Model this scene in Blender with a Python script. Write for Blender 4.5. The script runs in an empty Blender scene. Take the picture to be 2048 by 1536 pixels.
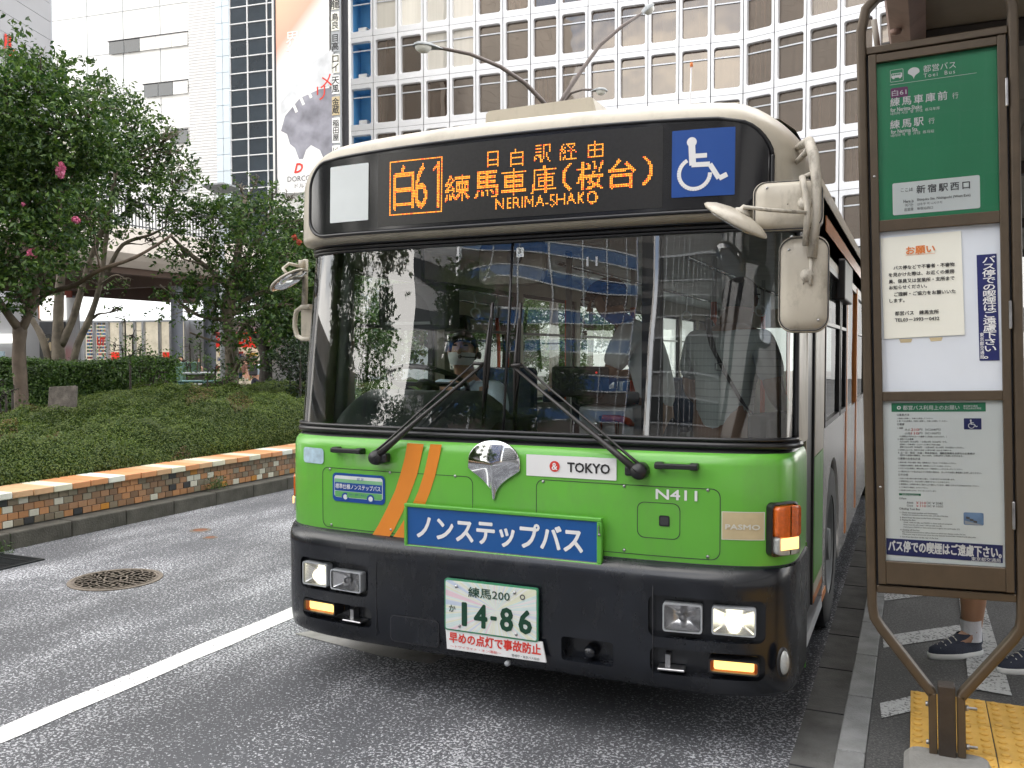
import bpy, bmesh, math, random
import numpy as np
from math import sin, cos, pi, radians, sqrt, atan2
from mathutils import Vector, Matrix, Euler
from mathutils.bvhtree import BVHTree

sc = bpy.context.scene
col = sc.collection
rnd = random.Random(7)

# ---------------------------------------------------------------- camera
FPX, YAW, PIT, ROL = 1800.0, radians(24.1), radians(1.95), radians(-0.05)
CPOS = Vector((1.68, -3.60, 1.62))
_f = Vector((-sin(YAW), cos(YAW), 0)); _r = Vector((cos(YAW), sin(YAW), 0)); _u = Vector((0, 0, 1))
_f2 = _f*cos(PIT) - _u*sin(PIT); _u2 = _u*cos(PIT) + _f*sin(PIT)
_r2 = _r*cos(ROL) + _u2*sin(ROL); _u3 = -_r*sin(ROL) + _u2*cos(ROL)
camd = bpy.data.cameras.new('camera'); cam = bpy.data.objects.new('camera', camd); col.objects.link(cam)
camd.sensor_fit = 'HORIZONTAL'; camd.sensor_width = 36.0; camd.lens = FPX/2048*36.0
camd.clip_start = 0.05; camd.clip_end = 2000
mw = Matrix(((_r2.x, _u3.x, -_f2.x, CPOS.x), (_r2.y, _u3.y, -_f2.y, CPOS.y), (_r2.z, _u3.z, -_f2.z, CPOS.z), (0, 0, 0, 1)))
cam.matrix_world = mw
sc.camera = cam

def rayv(px, py):
    return _r2*((px-1024)/FPX) - _u3*((py-768)/FPX) + _f2
def D(px, py, d):                      # point of the photograph at depth d (metres)
    return CPOS + rayv(px, py)*d
def H(px, py, ax, v):                  # point of the photograph on an axis plane
    r = rayv(px, py); return CPOS + r*((v-CPOS[ax])/r[ax])

# ---------------------------------------------------------------- light
SUN_AZ, SUN_EL = radians(-35), radians(35)      # azimuth from -y towards -x (negative: behind the camera, to its right)
to_sun = Vector((-sin(SUN_AZ)*cos(SUN_EL), -cos(SUN_AZ)*cos(SUN_EL), sin(SUN_EL)))
w = bpy.data.worlds.new('World'); sc.world = w; w.use_nodes = True
nt = w.node_tree; nt.nodes.clear()
wo = nt.nodes.new('ShaderNodeOutputWorld'); bg = nt.nodes.new('ShaderNodeBackground')
sky = nt.nodes.new('ShaderNodeTexSky'); sky.sky_type = 'NISHITA'; sky.sun_disc = False
sky.sun_elevation = SUN_EL; sky.sun_rotation = atan2(to_sun.x, to_sun.y)
sky.air_density = 1.0; sky.dust_density = 2.0; sky.ozone_density = 1.2
tc = nt.nodes.new('ShaderNodeTexCoord'); mp = nt.nodes.new('ShaderNodeMapping'); mp.inputs['Scale'].default_value = (1.0, 1.0, 2.6)
nz = nt.nodes.new('ShaderNodeTexNoise'); nz.inputs['Scale'].default_value = 2.3; nz.inputs['Detail'].default_value = 7; nz.inputs['Roughness'].default_value = .55
rp = nt.nodes.new('ShaderNodeValToRGB'); rp.color_ramp.elements[0].position = .34; rp.color_ramp.elements[1].position = .58
mx = nt.nodes.new('ShaderNodeMixRGB'); mx.inputs[2].default_value = (12.2, 11.8, 11.2, 1)
L = nt.links.new
L(tc.outputs['Generated'], mp.inputs[0]); L(mp.outputs[0], nz.inputs['Vector']); L(nz.outputs['Fac'], rp.inputs[0])
L(rp.outputs[0], mx.inputs[0]); L(sky.outputs[0], mx.inputs[1]); L(mx.outputs[0], bg.inputs[0]); L(bg.outputs[0], wo.inputs[0])
bg.inputs[1].default_value = 0.10
sd = bpy.data.lights.new('sun', 'SUN'); sd.energy = 4.5; sd.angle = radians(.5); sd.color = (1, .93, .82)
so = bpy.data.objects.new('sun', sd); col.objects.link(so); so.rotation_euler = to_sun.to_track_quat('Z', 'Y').to_euler()
so.location = (0, -20, 60)
sc.view_settings.view_transform = 'Standard'; sc.view_settings.look = 'None'
sc.view_settings.exposure = 2.05; sc.view_settings.gamma = 1.0
try: sc.view_settings.use_curve_mapping = False
except Exception: pass
sc.cycles.max_bounces = 8; sc.cycles.transparent_max_bounces = 12; sc.cycles.caustics_reflective = False; sc.cycles.caustics_refractive = False
sc.cycles.use_denoising = True

# ---------------------------------------------------------------- materials
def newmat(name):
    m = bpy.data.materials.new(name); m.use_nodes = True; t = m.node_tree; b = t.nodes['Principled BSDF']; return m, t, b
def pm(name, c, rough=.5, metal=0., var=.12, scale=6., bump=0., bscale=60., spec=.5, emit=None, estr=0., coat=0., dirt=0., dscale=3., objvar=0., dcol=None):
    m, t, b = newmat(name); N = t.nodes.new; K = t.links.new
    b.inputs['Roughness'].default_value = rough; b.inputs['Metallic'].default_value = metal
    b.inputs['Specular IOR Level'].default_value = spec; b.inputs['Coat Weight'].default_value = coat; b.inputs['Coat Roughness'].default_value = .08
    tcn = N('ShaderNodeTexCoord')
    n = N('ShaderNodeTexNoise'); n.inputs['Scale'].default_value = scale; n.inputs['Detail'].default_value = 5
    K(tcn.outputs['Object'], n.inputs['Vector'])
    r = N('ShaderNodeMapRange'); r.inputs[1].default_value = .3; r.inputs[2].default_value = .7; r.inputs[3].default_value = 1-var; r.inputs[4].default_value = 1+var*.6
    K(n.outputs['Fac'], r.inputs[0])
    v = N('ShaderNodeHueSaturation'); v.inputs['Color'].default_value = (*c, 1)
    if objvar:
        oi = N('ShaderNodeObjectInfo'); r3 = N('ShaderNodeMapRange'); r3.inputs[3].default_value = 1-objvar; r3.inputs[4].default_value = 1+objvar
        K(oi.outputs['Random'], r3.inputs[0]); mu = N('ShaderNodeMath'); mu.operation = 'MULTIPLY'; K(r.outputs[0], mu.inputs[0]); K(r3.outputs[0], mu.inputs[1]); K(mu.outputs[0], v.inputs['Value'])
    else: K(r.outputs[0], v.inputs['Value'])
    last = v.outputs[0]
    if dirt:
        n2 = N('ShaderNodeTexNoise'); n2.inputs['Scale'].default_value = dscale; n2.inputs['Detail'].default_value = 9; n2.inputs['Roughness'].default_value = .7
        mpp = N('ShaderNodeMapping'); mpp.inputs['Scale'].default_value = (1, 1, .45); K(tcn.outputs['Object'], mpp.inputs[0]); K(mpp.outputs[0], n2.inputs['Vector'])
        r2 = N('ShaderNodeMapRange'); r2.inputs[1].default_value = .5; r2.inputs[2].default_value = .78; r2.inputs[3].default_value = 0; r2.inputs[4].default_value = dirt
        K(n2.outputs['Fac'], r2.inputs[0]); mxx = N('ShaderNodeMixRGB'); K(r2.outputs[0], mxx.inputs[0]); K(last, mxx.inputs[1]); mxx.inputs[2].default_value = (*dcol, 1) if dcol else (c[0]*.3+.01, c[1]*.28+.01, c[2]*.25+.008, 1); last = mxx.outputs[0]
        rr = N('ShaderNodeMapRange'); rr.inputs[3].default_value = rough; rr.inputs[4].default_value = min(1, rough+.35); K(r2.outputs[0], rr.inputs[0]); K(rr.outputs[0], b.inputs['Roughness'])
    K(last, b.inputs['Base Color'])
    if bump:
        nb = N('ShaderNodeTexNoise'); nb.inputs['Scale'].default_value = bscale; nb.inputs['Detail'].default_value = 6; K(tcn.outputs['Object'], nb.inputs['Vector'])
        bp = N('ShaderNodeBump'); bp.inputs['Strength'].default_value = bump; bp.inputs['Distance'].default_value = .01; K(nb.outputs['Fac'], bp.inputs['Height']); K(bp.outputs[0], b.inputs['Normal'])
    if emit: b.inputs['Emission Color'].default_value = (*emit, 1); b.inputs['Emission Strength'].default_value = estr
    return m
def glassmat(name, tint, ior=1.6, rough=0., wav=0., wscale=1.5, boost=0.):
    m, t, b = newmat(name); t.nodes.remove(b); N = t.nodes.new; K = t.links.new; o = t.nodes['Material Output']
    tr = N('ShaderNodeBsdfTransparent'); tr.inputs[0].default_value = (*tint, 1)
    g = N('ShaderNodeBsdfGlossy'); g.inputs['Roughness'].default_value = rough
    f = N('ShaderNodeFresnel'); f.inputs['IOR'].default_value = ior
    x = N('ShaderNodeMixShader'); K(tr.outputs[0], x.inputs[1]); K(g.outputs[0], x.inputs[2]); K(x.outputs[0], o.inputs[0])
    if boost:
        a = N('ShaderNodeMath'); a.operation = 'ADD'; a.use_clamp = True; a.inputs[1].default_value = boost; K(f.outputs[0], a.inputs[0]); K(a.outputs[0], x.inputs[0])
    else: K(f.outputs[0], x.inputs[0])
    if wav:
        tcn = N('ShaderNodeTexCoord'); n = N('ShaderNodeTexNoise'); n.inputs['Scale'].default_value = wscale; n.inputs['Detail'].default_value = 1; K(tcn.outputs['Object'], n.inputs['Vector'])
        bp = N('ShaderNodeBump'); bp.inputs['Strength'].default_value = 1; bp.inputs['Distance'].default_value = wav; K(n.outputs['Fac'], bp.inputs['Height']); K(bp.outputs[0], g.inputs['Normal']); 
    return m
def leafmat(name, c, c2, gloss=.35):
    m, t, b = newmat(name); N = t.nodes.new; K = t.links.new; o = t.nodes['Material Output']
    ge = N('ShaderNodeNewGeometry'); rp = N('ShaderNodeValToRGB'); e = rp.color_ramp.elements
    e[0].color = (*c, 1); e[1].color = (*c2, 1); e[0].position = .15; e[1].position = .95
    K(ge.outputs['Random Per Island'], rp.inputs[0])
    tcn = N('ShaderNodeTexCoord'); n = N('ShaderNodeTexNoise'); n.inputs['Scale'].default_value = 1.3; n.inputs['Detail'].default_value = 4; K(tcn.outputs['Object'], n.inputs['Vector'])
    r = N('ShaderNodeMapRange'); r.inputs[1].default_value = .3; r.inputs[2].default_value = .7; r.inputs[3].default_value = .7; r.inputs[4].default_value = 1.3; K(n.outputs['Fac'], r.inputs[0])
    v = N('ShaderNodeHueSaturation'); K(rp.outputs[0], v.inputs['Color']); K(r.outputs[0], v.inputs['Value'])
    K(v.outputs[0], b.inputs['Base Color']); b.inputs['Roughness'].default_value = gloss
    tl = N('ShaderNodeBsdfTranslucent'); K(v.outputs[0], tl.inputs[0]); x = N('ShaderNodeMixShader'); x.inputs[0].default_value = .3
    K(b.outputs[0], x.inputs[1]); K(tl.outputs[0], x.inputs[2]); K(x.outputs[0], o.inputs[0]); return m

# ---------------------------------------------------------------- mesh helpers
class MB:
    def __init__(s): s.v = []; s.f = []; s.sm = []
    def add(s, vs, fs, smooth=False):
        o = len(s.v); s.v += [tuple(p) for p in vs]; s.f += [tuple(i+o for i in q) for q in fs]; s.sm += [smooth]*len(fs); return s
    def box(s, x0, x1, y0, y1, z0, z1, M=None, ch=0.):
        if x0 > x1: x0, x1 = x1, x0
        if y0 > y1: y0, y1 = y1, y0
        if z0 > z1: z0, z1 = z1, z0
        if ch:
            bm = bmesh.new(); r = bmesh.ops.create_cube(bm, size=1)
            for v in bm.verts: v.co = Vector(((x0+x1)/2+v.co.x*(x1-x0), (y0+y1)/2+v.co.y*(y1-y0), (z0+z1)/2+v.co.z*(z1-z0)))
            bmesh.ops.bevel(bm, geom=bm.edges[:], offset=min(ch, .45*min(x1-x0, y1-y0, z1-z0)), segments=2 if ch > .004 else 1, affect='EDGES', profile=.5)
            vs = [v.co.copy() for v in bm.verts]; fs = [[v.index for v in f.verts] for f in bm.faces]; bm.free()
        else:
            vs = [Vector(p) for p in ((x0,y0,z0),(x1,y0,z0),(x1,y1,z0),(x0,y1,z0),(x0,y0,z1),(x1,y0,z1),(x1,y1,z1),(x0,y1,z1))]
            fs = [(0,3,2,1),(4,5,6,7),(0,1,5,4),(1,2,6,5),(2,3,7,6),(3,0,4,7)]
        if M: vs = [M@v for v in vs]
        return s.add(vs, fs)
    def tube(s, pts, r, n=8, caps=True, smooth=True):
        pts = [Vector(p) for p in pts]; rs = r if isinstance(r, (list, tuple)) else [r]*len(pts)
        vs = []; prev = None
        for i, p in enumerate(pts):
            d = (pts[min(i+1, len(pts)-1)]-pts[max(i-1, 0)]).normalized()
            if prev is None:
                a = d.cross(Vector((0, 0, 1)) if abs(d.z) < .9 else Vector((1, 0, 0))).normalized()
            else:
                a = (prev - d*prev.dot(d)).normalized()
            prev = a; b = d.cross(a)
            for k in range(n):
                t = 2*pi*k/n; vs.append(p+(a*cos(t)+b*sin(t))*rs[i])
        fs = []
        for i in range(len(pts)-1):
            for k in range(n):
                fs.append((i*n+k, i*n+(k+1) % n, (i+1)*n+(k+1) % n, (i+1)*n+k))
        s.add(vs, fs, smooth)
        if caps:
            o = len(s.v)-len(vs); s.f.append(tuple(o+k for k in range(n))[::-1]); s.f.append(tuple(o+(len(pts)-1)*n+k for k in range(n))); s.sm += [False, False]
        return s
    def lathe(s, c, prof, ax='Z', n=24, smooth=True, M=None, caps=True):      # prof: (radius, height)
        vs = []; c = Vector(c)
        for r, h in prof:
            for k in range(n):
                t = 2*pi*k/n; p = {'Z': Vector((r*cos(t), r*sin(t), h)), 'Y': Vector((r*cos(t), h, r*sin(t))), 'X': Vector((h, r*cos(t), r*sin(t)))}[ax]
                if M: p = M@p
                vs.append(c+p)
        m = len(prof); fs = [(i*n+k, i*n+(k+1) % n, (i+1)*n+(k+1) % n, (i+1)*n+k) for i in range(m-1) for k in range(n)]
        s.add(vs, fs, smooth); o = len(s.v)-len(vs)
        if not caps or len(set(h for _, h in prof)) == 1: return s
        if prof[0][0] > 1e-4: s.f.append(tuple(o+k for k in range(n))); s.sm.append(False)
        if prof[-1][0] > 1e-4: s.f.append(tuple(o+(m-1)*n+k for k in range(n))); s.sm.append(False)
        return s
    def grid(s, rows, smooth=True, closed=False):
        n = len(rows[0]); vs = [p for r in rows for p in r]; fs = []
        for i in range(len(rows)-1):
            for k in range(n if closed else n-1):
                fs.append((i*n+k, i*n+(k+1) % n, (i+1)*n+(k+1) % n, (i+1)*n+k))
        return s.add(vs, fs, smooth)
    def prism(s, poly, d, to3, ch=0.):      # poly 2D list, to3(x,z,t) maps to 3D, t in 0..d
        n = len(poly); rings = []
        if ch:
            cx = sum(p[0] for p in poly)/n; cz = sum(p[1] for p in poly)/n
            def ins(p):
                v = Vector((cx-p[0], cz-p[1])); return (p[0]+v.x/max(v.length, 1e-6)*ch, p[1]+v.y/max(v.length, 1e-6)*ch)
            rings = [[to3(*ins(p), 0) for p in poly], [to3(*p, ch) for p in poly], [to3(*p, d) for p in poly]]
        else: rings = [[to3(*p, 0) for p in poly], [to3(*p, d) for p in poly]]
        s.grid(rings, False, True); o = len(s.v)-n*len(rings)
        s.f.append(tuple(range(o, o+n))[::-1]); s.f.append(tuple(range(o+n*(len(rings)-1), o+n*len(rings)))); s.sm += [False, False]
        return s
    def mesh(s, name, mat):
        me = bpy.data.meshes.new(name); me.from_pydata(s.v, [], s.f); me.polygons.foreach_set('use_smooth', s.sm)
        for m in (mat if isinstance(mat, (list, tuple)) else [mat]): me.materials.append(m)
        bm = bmesh.new(); bm.from_mesh(me); bmesh.ops.recalc_face_normals(bm, faces=bm.faces[:]); bm.to_mesh(me); bm.free()
        return me
def link(name, me, parent=None, loc=None, rot=None, **kw):
    o = bpy.data.objects.new(name, me); col.objects.link(o)
    if parent: o.parent = parent
    if loc is not None: o.location = loc
    if rot is not None: o.rotation_euler = rot
    for k, v in kw.items(): o[k] = v
    return o
def ob(name, mb, mat, parent=None, **kw): return link(name, mb.mesh(name, mat), parent, **kw)
def tag(o, label=None, cat=None, group=None, kind=None):
    if label: o['label'] = label
    if cat: o['category'] = cat
    if group: o['group'] = group
    if kind: o['kind'] = kind
    return o
def thing(name, label, cat, loc=(0, 0, 0), rot=(0, 0, 0), group=None):
    return tag(link(name, None, None, loc, rot), label, cat, group)
def box(name, x0, x1, y0, y1, z0, z1, mat, parent=None, ch=0., **kw): return ob(name, MB().box(x0, x1, y0, y1, z0, z1, ch=ch), mat, parent, **kw)
def rrect(x0, x1, z0, z1, r, n=5, m=1):
    p = []
    for cx, cz, a0, e in ((x1-r, z1-r, 0, 0), (x0+r, z1-r, 90, 1), (x0+r, z0+r, 180, 0), (x1-r, z0+r, 270, 1)):
        q = [(cx+r*cos(radians(a0+90*i/n)), cz+r*sin(radians(a0+90*i/n))) for i in range(n+1)]
        p += q
    if m > 1:                           # subdivide the straight sides
        out = []
        for i in range(len(p)):
            a, b = p[i], p[(i+1) % len(p)]; out.append(a)
            if (i+1) % (n+1) == 0:
                for k in range(1, m): out.append((a[0]+(b[0]-a[0])*k/m, a[1]+(b[1]-a[1])*k/m))
        p = out
    return p
def evalmesh(o):
    dg = bpy.context.evaluated_depsgraph_get(); me = bpy.data.meshes.new_from_object(o.evaluated_get(dg), depsgraph=dg)
    for m in list(o.modifiers): o.modifiers.remove(m)
    o.data = me; return me
# text ---------------------------------------------------------
FIT = []
def txt(s, c, w, h, mat, parent=None, name='lettering', rot=(pi/2, 0, 0), bold=0., sp=1., lsp=1., depth=0., shear=0.):
    """flat print of the string s, centred on c, scaled to w x h metres (w or h None: keep the proportions)"""
    cu = bpy.data.curves.new(name, 'FONT'); cu.body = s; cu.size = 1; cu.space_character = sp; cu.space_line = lsp
    cu.shear = shear; cu.extrude = 0; cu.resolution_u = 2; cu.materials.append(mat)
    o = bpy.data.objects.new(name, cu); col.objects.link(o); FIT.append((o, Vector(c), w, h, parent, rot, bold)); return o
def flush_text():
    bpy.context.view_layer.update(); dg = bpy.context.evaluated_depsgraph_get()
    for o, c, wd, hg, par, rot, bold in FIT:
        me = bpy.data.meshes.new_from_object(o.evaluated_get(dg), depsgraph=dg); n = len(me.vertices)
        a = np.empty(n*3); me.vertices.foreach_get('co', a); a = a.reshape(-1, 3)
        lo, hi = a.min(0), a.max(0); sx = wd/(hi[0]-lo[0]) if wd else None; sy = hg/(hi[1]-lo[1]) if hg else None
        sx = sx or sy; sy = sy or sx
        a[:, 0] = (a[:, 0]-(lo[0]+hi[0])/2)*sx; a[:, 1] = (a[:, 1]-(lo[1]+hi[1])/2)*sy; a[:, 2] = 0
        me.vertices.foreach_set('co', a.ravel()); me.update()
        if bold > 0:                        # bolder strokes: the same glyph faces again, shifted a little
            em = sy*1.0; mt_ = me.materials[0]; polys = [tuple(p.vertices) for p in me.polygons]; V_ = []; F2 = []
            for k_, (dx, dy) in enumerate(((0, 0), (bold, 0), (-bold, 0), (0, bold), (0, -bold), (bold*.7, bold*.7), (-bold*.7, -bold*.7), (bold*.7, -bold*.7), (-bold*.7, bold*.7))):
                o_ = len(V_); V_ += [(x+dx*em, y+dy*em, k_*.00004) for x, y, _ in a.tolist()]; F2 += [tuple(i+o_ for i in q) for q in polys]
            nm_ = me.name; bpy.data.meshes.remove(me); me = bpy.data.meshes.new(nm_); me.from_pydata(V_, [], F2); me.materials.append(mt_)
        nm = o.name.split('.')[0]; cu = o.data; bpy.data.objects.remove(o); bpy.data.curves.remove(cu)
        p = link(nm, me, par, c, rot)
    FIT.clear()
# leaves (numpy) -----------------------------------------------
def leaves(name, C, Nn, size, mat, parent=None, asp=.5, seed=0, fold=.25, **kw):
    """one small folded leaf per centre; Nn: preferred normals or None"""
    g = np.random.default_rng(seed); n = len(C); C = np.asarray(C, float)
    nn = g.normal(size=(n, 3))
    if Nn is not None: nn = nn*.55+np.asarray(Nn)
    else: nn[:, 2] += .9
    nn /= np.linalg.norm(nn, axis=1)[:, None]
    a = np.cross(nn, g.normal(size=(n, 3))); a /= np.linalg.norm(a, axis=1)[:, None]+1e-9; b = np.cross(nn, a)
    s = (size*g.uniform(.6, 1.25, n))[:, None]
    V = np.empty((n, 4, 3)); V[:, 0] = C-a*s*.5; V[:, 1] = C+b*s*asp*.5+nn*s*fold*.5; V[:, 2] = C+a*s*.5; V[:, 3] = C-b*s*asp*.5+nn*s*fold*.5
    me = bpy.data.meshes.new(name); me.vertices.add(n*4); me.vertices.foreach_set('co', V.ravel())
    me.loops.add(n*6); idx = (np.arange(n)[:, None]*4+np.array([0, 1, 2, 0, 2, 3])).ravel().astype(np.int32); me.loops.foreach_set('vertex_index', idx)
    me.polygons.add(n*2); me.polygons.foreach_set('loop_start', np.arange(0, n*6, 3, dtype=np.int32)); me.polygons.foreach_set('loop_total', np.full(n*2, 3, np.int32))
    me.materials.append(mat); me.update(calc_edges=True)
    return link(name, me, parent, **kw)
# ---------------------------------------------------------------- palette
M = {}
M['green'] = pm('bus_green_paint', (.130, .44, .048), .30, coat=.35, var=.08, scale=2, dirt=.5, dscale=6, dcol=(.13, .27, .07), bump=.14, bscale=2.4)
M['green_frame'] = pm('green_frame_paint', (.11, .39, .05), .35, var=.06)
M['cream'] = pm('bus_cream_paint', (.50, .455, .37), .38, coat=.15, var=.06, scale=3, dirt=.45, dscale=7, bump=.05, bscale=30)
M['mirror_cream'] = pm('mirror_cream_plastic', (.50, .455, .375), .36, var=.10, dirt=.65, dscale=18, bump=.1, bscale=14)
M['chip'] = pm('chipped_cream_tube', (.50, .46, .39), .5, var=.1, dirt=1., dcol=(.05, .04, .03), dscale=22, bump=.3, bscale=80)
M['bumper'] = pm('bumper_black_plastic', (.009, .011, .016), .24, var=.3, scale=9, dirt=.5, dscale=7, dcol=(.022, .022, .022), spec=.6, bump=.12, bscale=9)
M['black'] = pm('black_plastic', (.013, .013, .015), .42, var=.2)
M['rubber'] = pm('black_rubber', (.010, .010, .012), .30, var=.2, spec=.6)
M['wiper'] = pm('wiper_black_metal', (.02, .017, .017), .38, var=.3, scale=40, spec=.6)
M['dark'] = pm('dark_interior_trim', (.05, .055, .056), .6, var=.2)
M['grey'] = pm('interior_grey', (.30, .31, .30), .6, var=.12)
M['lightgrey'] = pm('light_grey_panel', (.38, .40, .42), .5, var=.08)
M['dash'] = pm('dashboard_moulding', (.07, .085, .082), .45, var=.25, scale=4, bump=.1, bscale=150)
M['reflector'] = pm('lamp_reflector', (.92, .92, .93), .22, .85, var=.03)
M['chrome'] = pm('chrome', (.75, .76, .78), .07, 1., var=.03)
M['steel'] = pm('bare_steel', (.45, .45, .46), .35, 1., var=.3, scale=30, dirt=.4, dscale=20)
M['orange'] = pm('orange_stripe_film', (.78, .25, .025), .35, var=.06, coat=.3)
M['orange_paint'] = pm('orange_side_paint', (.60, .20, .04), .35, var=.1, coat=.3)
M['white'] = pm('white_paint', (.78, .79, .80), .4, var=.04)
M['print_white'] = pm('white_print', (.80, .80, .80), .45, var=.02)
M['print_black'] = pm('black_print', (.02, .02, .022), .5, var=.05)
M['print_grey'] = pm('dark_grey_print', (.09, .09, .095), .5, var=.05)
M['print_red'] = pm('red_print', (.66, .045, .03), .45, var=.04)
M['print_orange'] = pm('orange_print', (.75, .23, .06), .45, var=.04)
M['print_green'] = pm('green_print', (.02, .20, .09), .45, var=.04)
M['print_navy'] = pm('navy_print', (.014, .02, .12), .4, var=.05)
M['blue'] = pm('blue_board', (.006, .085, .30), .32, var=.06, coat=.2)
M['isa_blue'] = pm('blue_sticker', (.008, .065, .30), .35, var=.05)
M['paleblue'] = pm('pale_blue_sticker', (.45, .60, .70), .45, var=.25, scale=30)
M['paleprint'] = pm('pale_print', (.68, .72, .72), .45, var=.04)
M['gold'] = pm('beige_sticker', (.56, .46, .28), .45, var=.08, scale=20)
M['palegold'] = pm('pale_print_beige', (.66, .66, .60), .45, var=.03)
M['plate_green'] = pm('plate_green', (.05, .25, .13), .45, var=.05)
M['plate_text'] = pm('plate_text_green', (.005, .05, .025), .45, var=.05)
M['amber'] = pm('amber_lens', (.62, .12, .012), .12, var=.2, scale=60, coat=.8, bump=.3, bscale=90)
M['amber_lit'] = pm('lit_side_lamp', (.9, .65, .35), .2, emit=(1., .55, .14), estr=.6)
M['clear'] = pm('clear_lens_plastic', (.36, .37, .36), .15, coat=.8, var=.15, scale=50)
M['lens_lit'] = pm('lit_headlamp_bulb', (.9, .9, .8), .2, emit=(1., .93, .66), estr=.75)
M['fog_lit'] = pm('lit_fog_lamp', (.9, .7, .4), .2, emit=(1., .62, .16), estr=.62)
M['led'] = pm('amber_led', (.5, .2, .02), .4, emit=(.62, .19, .014), estr=1.05)
M['led_red'] = pm('red_led', (.5, .05, .02), .4, emit=(.62, .07, .01), estr=1.1)
M['display'] = pm('display_black_glass', (.012, .012, .014), .13, var=.1, spec=.6)
M['mesh_screen'] = pm('display_dark_matrix', (.022, .021, .02), .25, var=.15, scale=90, spec=.5)
M['tyre'] = pm('tyre', (.02, .02, .02), .8, var=.2)
M['silver'] = pm('silver_side_film', (.58, .57, .56), .14, .35, var=.3, scale=5)
M['interior_red'] = pm('orange_grab_pole', (.55, .09, .03), .35, var=.06)
M['seat_blue'] = pm('seat_fabric_blue', (.015, .025, .05), .9, var=.25, scale=30)
M['floor_grey'] = pm('bus_floor', (.26, .27, .27), .6)
M['ceiling_white'] = pm('bus_ceiling', (.70, .71, .70), .6)
M['windshield'] = glassmat('windshield_glass', (.92, .97, .95), 1.85, wav=.006, wscale=1.4, boost=.045)
M['sideglass'] = glassmat('side_window_glass', (.86, .92, .89), 1.5, wav=.004)
M['lensglass'] = glassmat('lamp_lens_glass', (.95, .95, .95), 1.5, rough=.02)
M['signframe'] = pm('sign_brown_metal', (.085, .062, .040), .40, .25, var=.12, scale=12, dirt=.25, dscale=14, bump=.06, bscale=120)
M['signpost'] = pm('sign_post_dark_metal', (.045, .035, .028), .5, .2, var=.25, scale=14, dirt=.3, dscale=10, bump=.15, bscale=60)
M['signgreen'] = pm('sign_green_film', (.018, .25, .105), .42, var=.08, scale=3)
M['signwhite'] = pm('sign_backing_white', (.70, .74, .80), .45, var=.08, scale=2.5, dirt=.12, dscale=2)
M['paper'] = pm('cream_notice_paper', (.82, .81, .72), .7, var=.03)
M['poster'] = pm('white_notice_paper', (.80, .84, .82), .6, var=.03)
M['purple'] = pm('purple_tag', (.16, .03, .12), .5)
M['acrylic'] = glassmat('sign_cover_acrylic', (.96, .97, .97), 1.22)
M['concrete'] = pm('concrete', (.27, .265, .25), .9, var=.25, scale=5, dirt=.5, dscale=6, bump=.5, bscale=90)
M['curbstone'] = pm('dark_kerbstone', (.085, .080, .068), .9, var=.35, scale=6, dirt=.5, dscale=9, bump=.6, bscale=60)
M['flush'] = pm('kerb_top_concrete', (.22, .225, .225), .85, var=.25, scale=8, dirt=.35, dscale=6, bump=.5, bscale=140)
M['gutter'] = pm('gutter_concrete', (.135, .135, .13), .85, var=.35, scale=6, dirt=.5, dscale=5, bump=.5, bscale=120)
M['iron'] = pm('cast_iron', (.185, .155, .125), .6, .35, var=.3, scale=20, dirt=.3, dscale=25, bump=.3, bscale=90)
M['iron_dark'] = pm('cast_iron_recess', (.15, .125, .105), .8, var=.3, scale=20)
M['grate'] = pm('drain_steel', (.05, .055, .06), .45, .7, var=.4, scale=30)
M['rust'] = pm('rusty_plate', (.16, .06, .025), .8, var=.4, scale=20, bump=.4)
M['yellow'] = pm('tactile_yellow', (.62, .37, .075), .7, var=.16, scale=5, dirt=.25, dscale=8, bump=.2, bscale=120, objvar=.07)
M['bark'] = pm('crape_myrtle_bark', (.125, .092, .068), .75, var=.45, scale=5, dirt=.35, dscale=7, bump=.6, bscale=25)
M['bark_pale'] = pm('pale_mottled_bark', (.17, .14, .105), .75, var=.5, scale=7, dirt=.35, dscale=9, bump=.5, bscale=25)
M['bark_dark'] = pm('dark_bark', (.05, .042, .035), .85, var=.4, scale=6, bump=.6, bscale=30)
M['leaf'] = leafmat('crape_myrtle_leaf', (.020, .062, .014), (.105, .185, .028), .5)
M['leaf_light'] = leafmat('young_leaf', (.035, .085, .02), (.09, .15, .03))
M['leaf_dark'] = leafmat('dark_evergreen_leaf', (.012, .032, .014), (.03, .06, .02))
M['leaf_hedge'] = leafmat('clipped_hedge_leaf', (.030, .082, .012), (.105, .195, .028), .42)
M['leaf_azalea'] = leafmat('azalea_leaf', (.038, .078, .010), (.128, .172, .022), .55)
M['leaf_azalea_red'] = leafmat('azalea_bronze_leaf', (.10, .055, .022), (.14, .10, .03), .5)
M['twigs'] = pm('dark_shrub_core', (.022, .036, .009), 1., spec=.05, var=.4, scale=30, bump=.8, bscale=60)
M['flower'] = leafmat('pink_blossom', (.65, .13, .28), (.85, .32, .48), .6)
M['redflower'] = leafmat('red_blossom', (.45, .05, .03), (.55, .12, .06), .6)
M['soil'] = pm('planting_soil', (.05, .038, .026), .95, var=.3, bump=.6, bscale=50)
M['panelwhite'] = pm('aluminium_facade_panel', (.70, .71, .73), .42, .10, var=.05, scale=.7, dirt=.12, dscale=.6, objvar=.04)
M['reveal'] = pm('aluminium_window_bar', (.55, .57, .60), .4, .3, var=.05)
M['bluepanel'] = pm('blue_service_recess', (.10, .33, .62), .5, var=.1, scale=1)
M['siding'] = pm('white_ribbed_siding', (.72, .72, .72), .45, var=.05, scale=.2)
M['flatwhite'] = pm('white_cladding', (.82, .82, .80), .4, var=.04, scale=.15)
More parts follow.
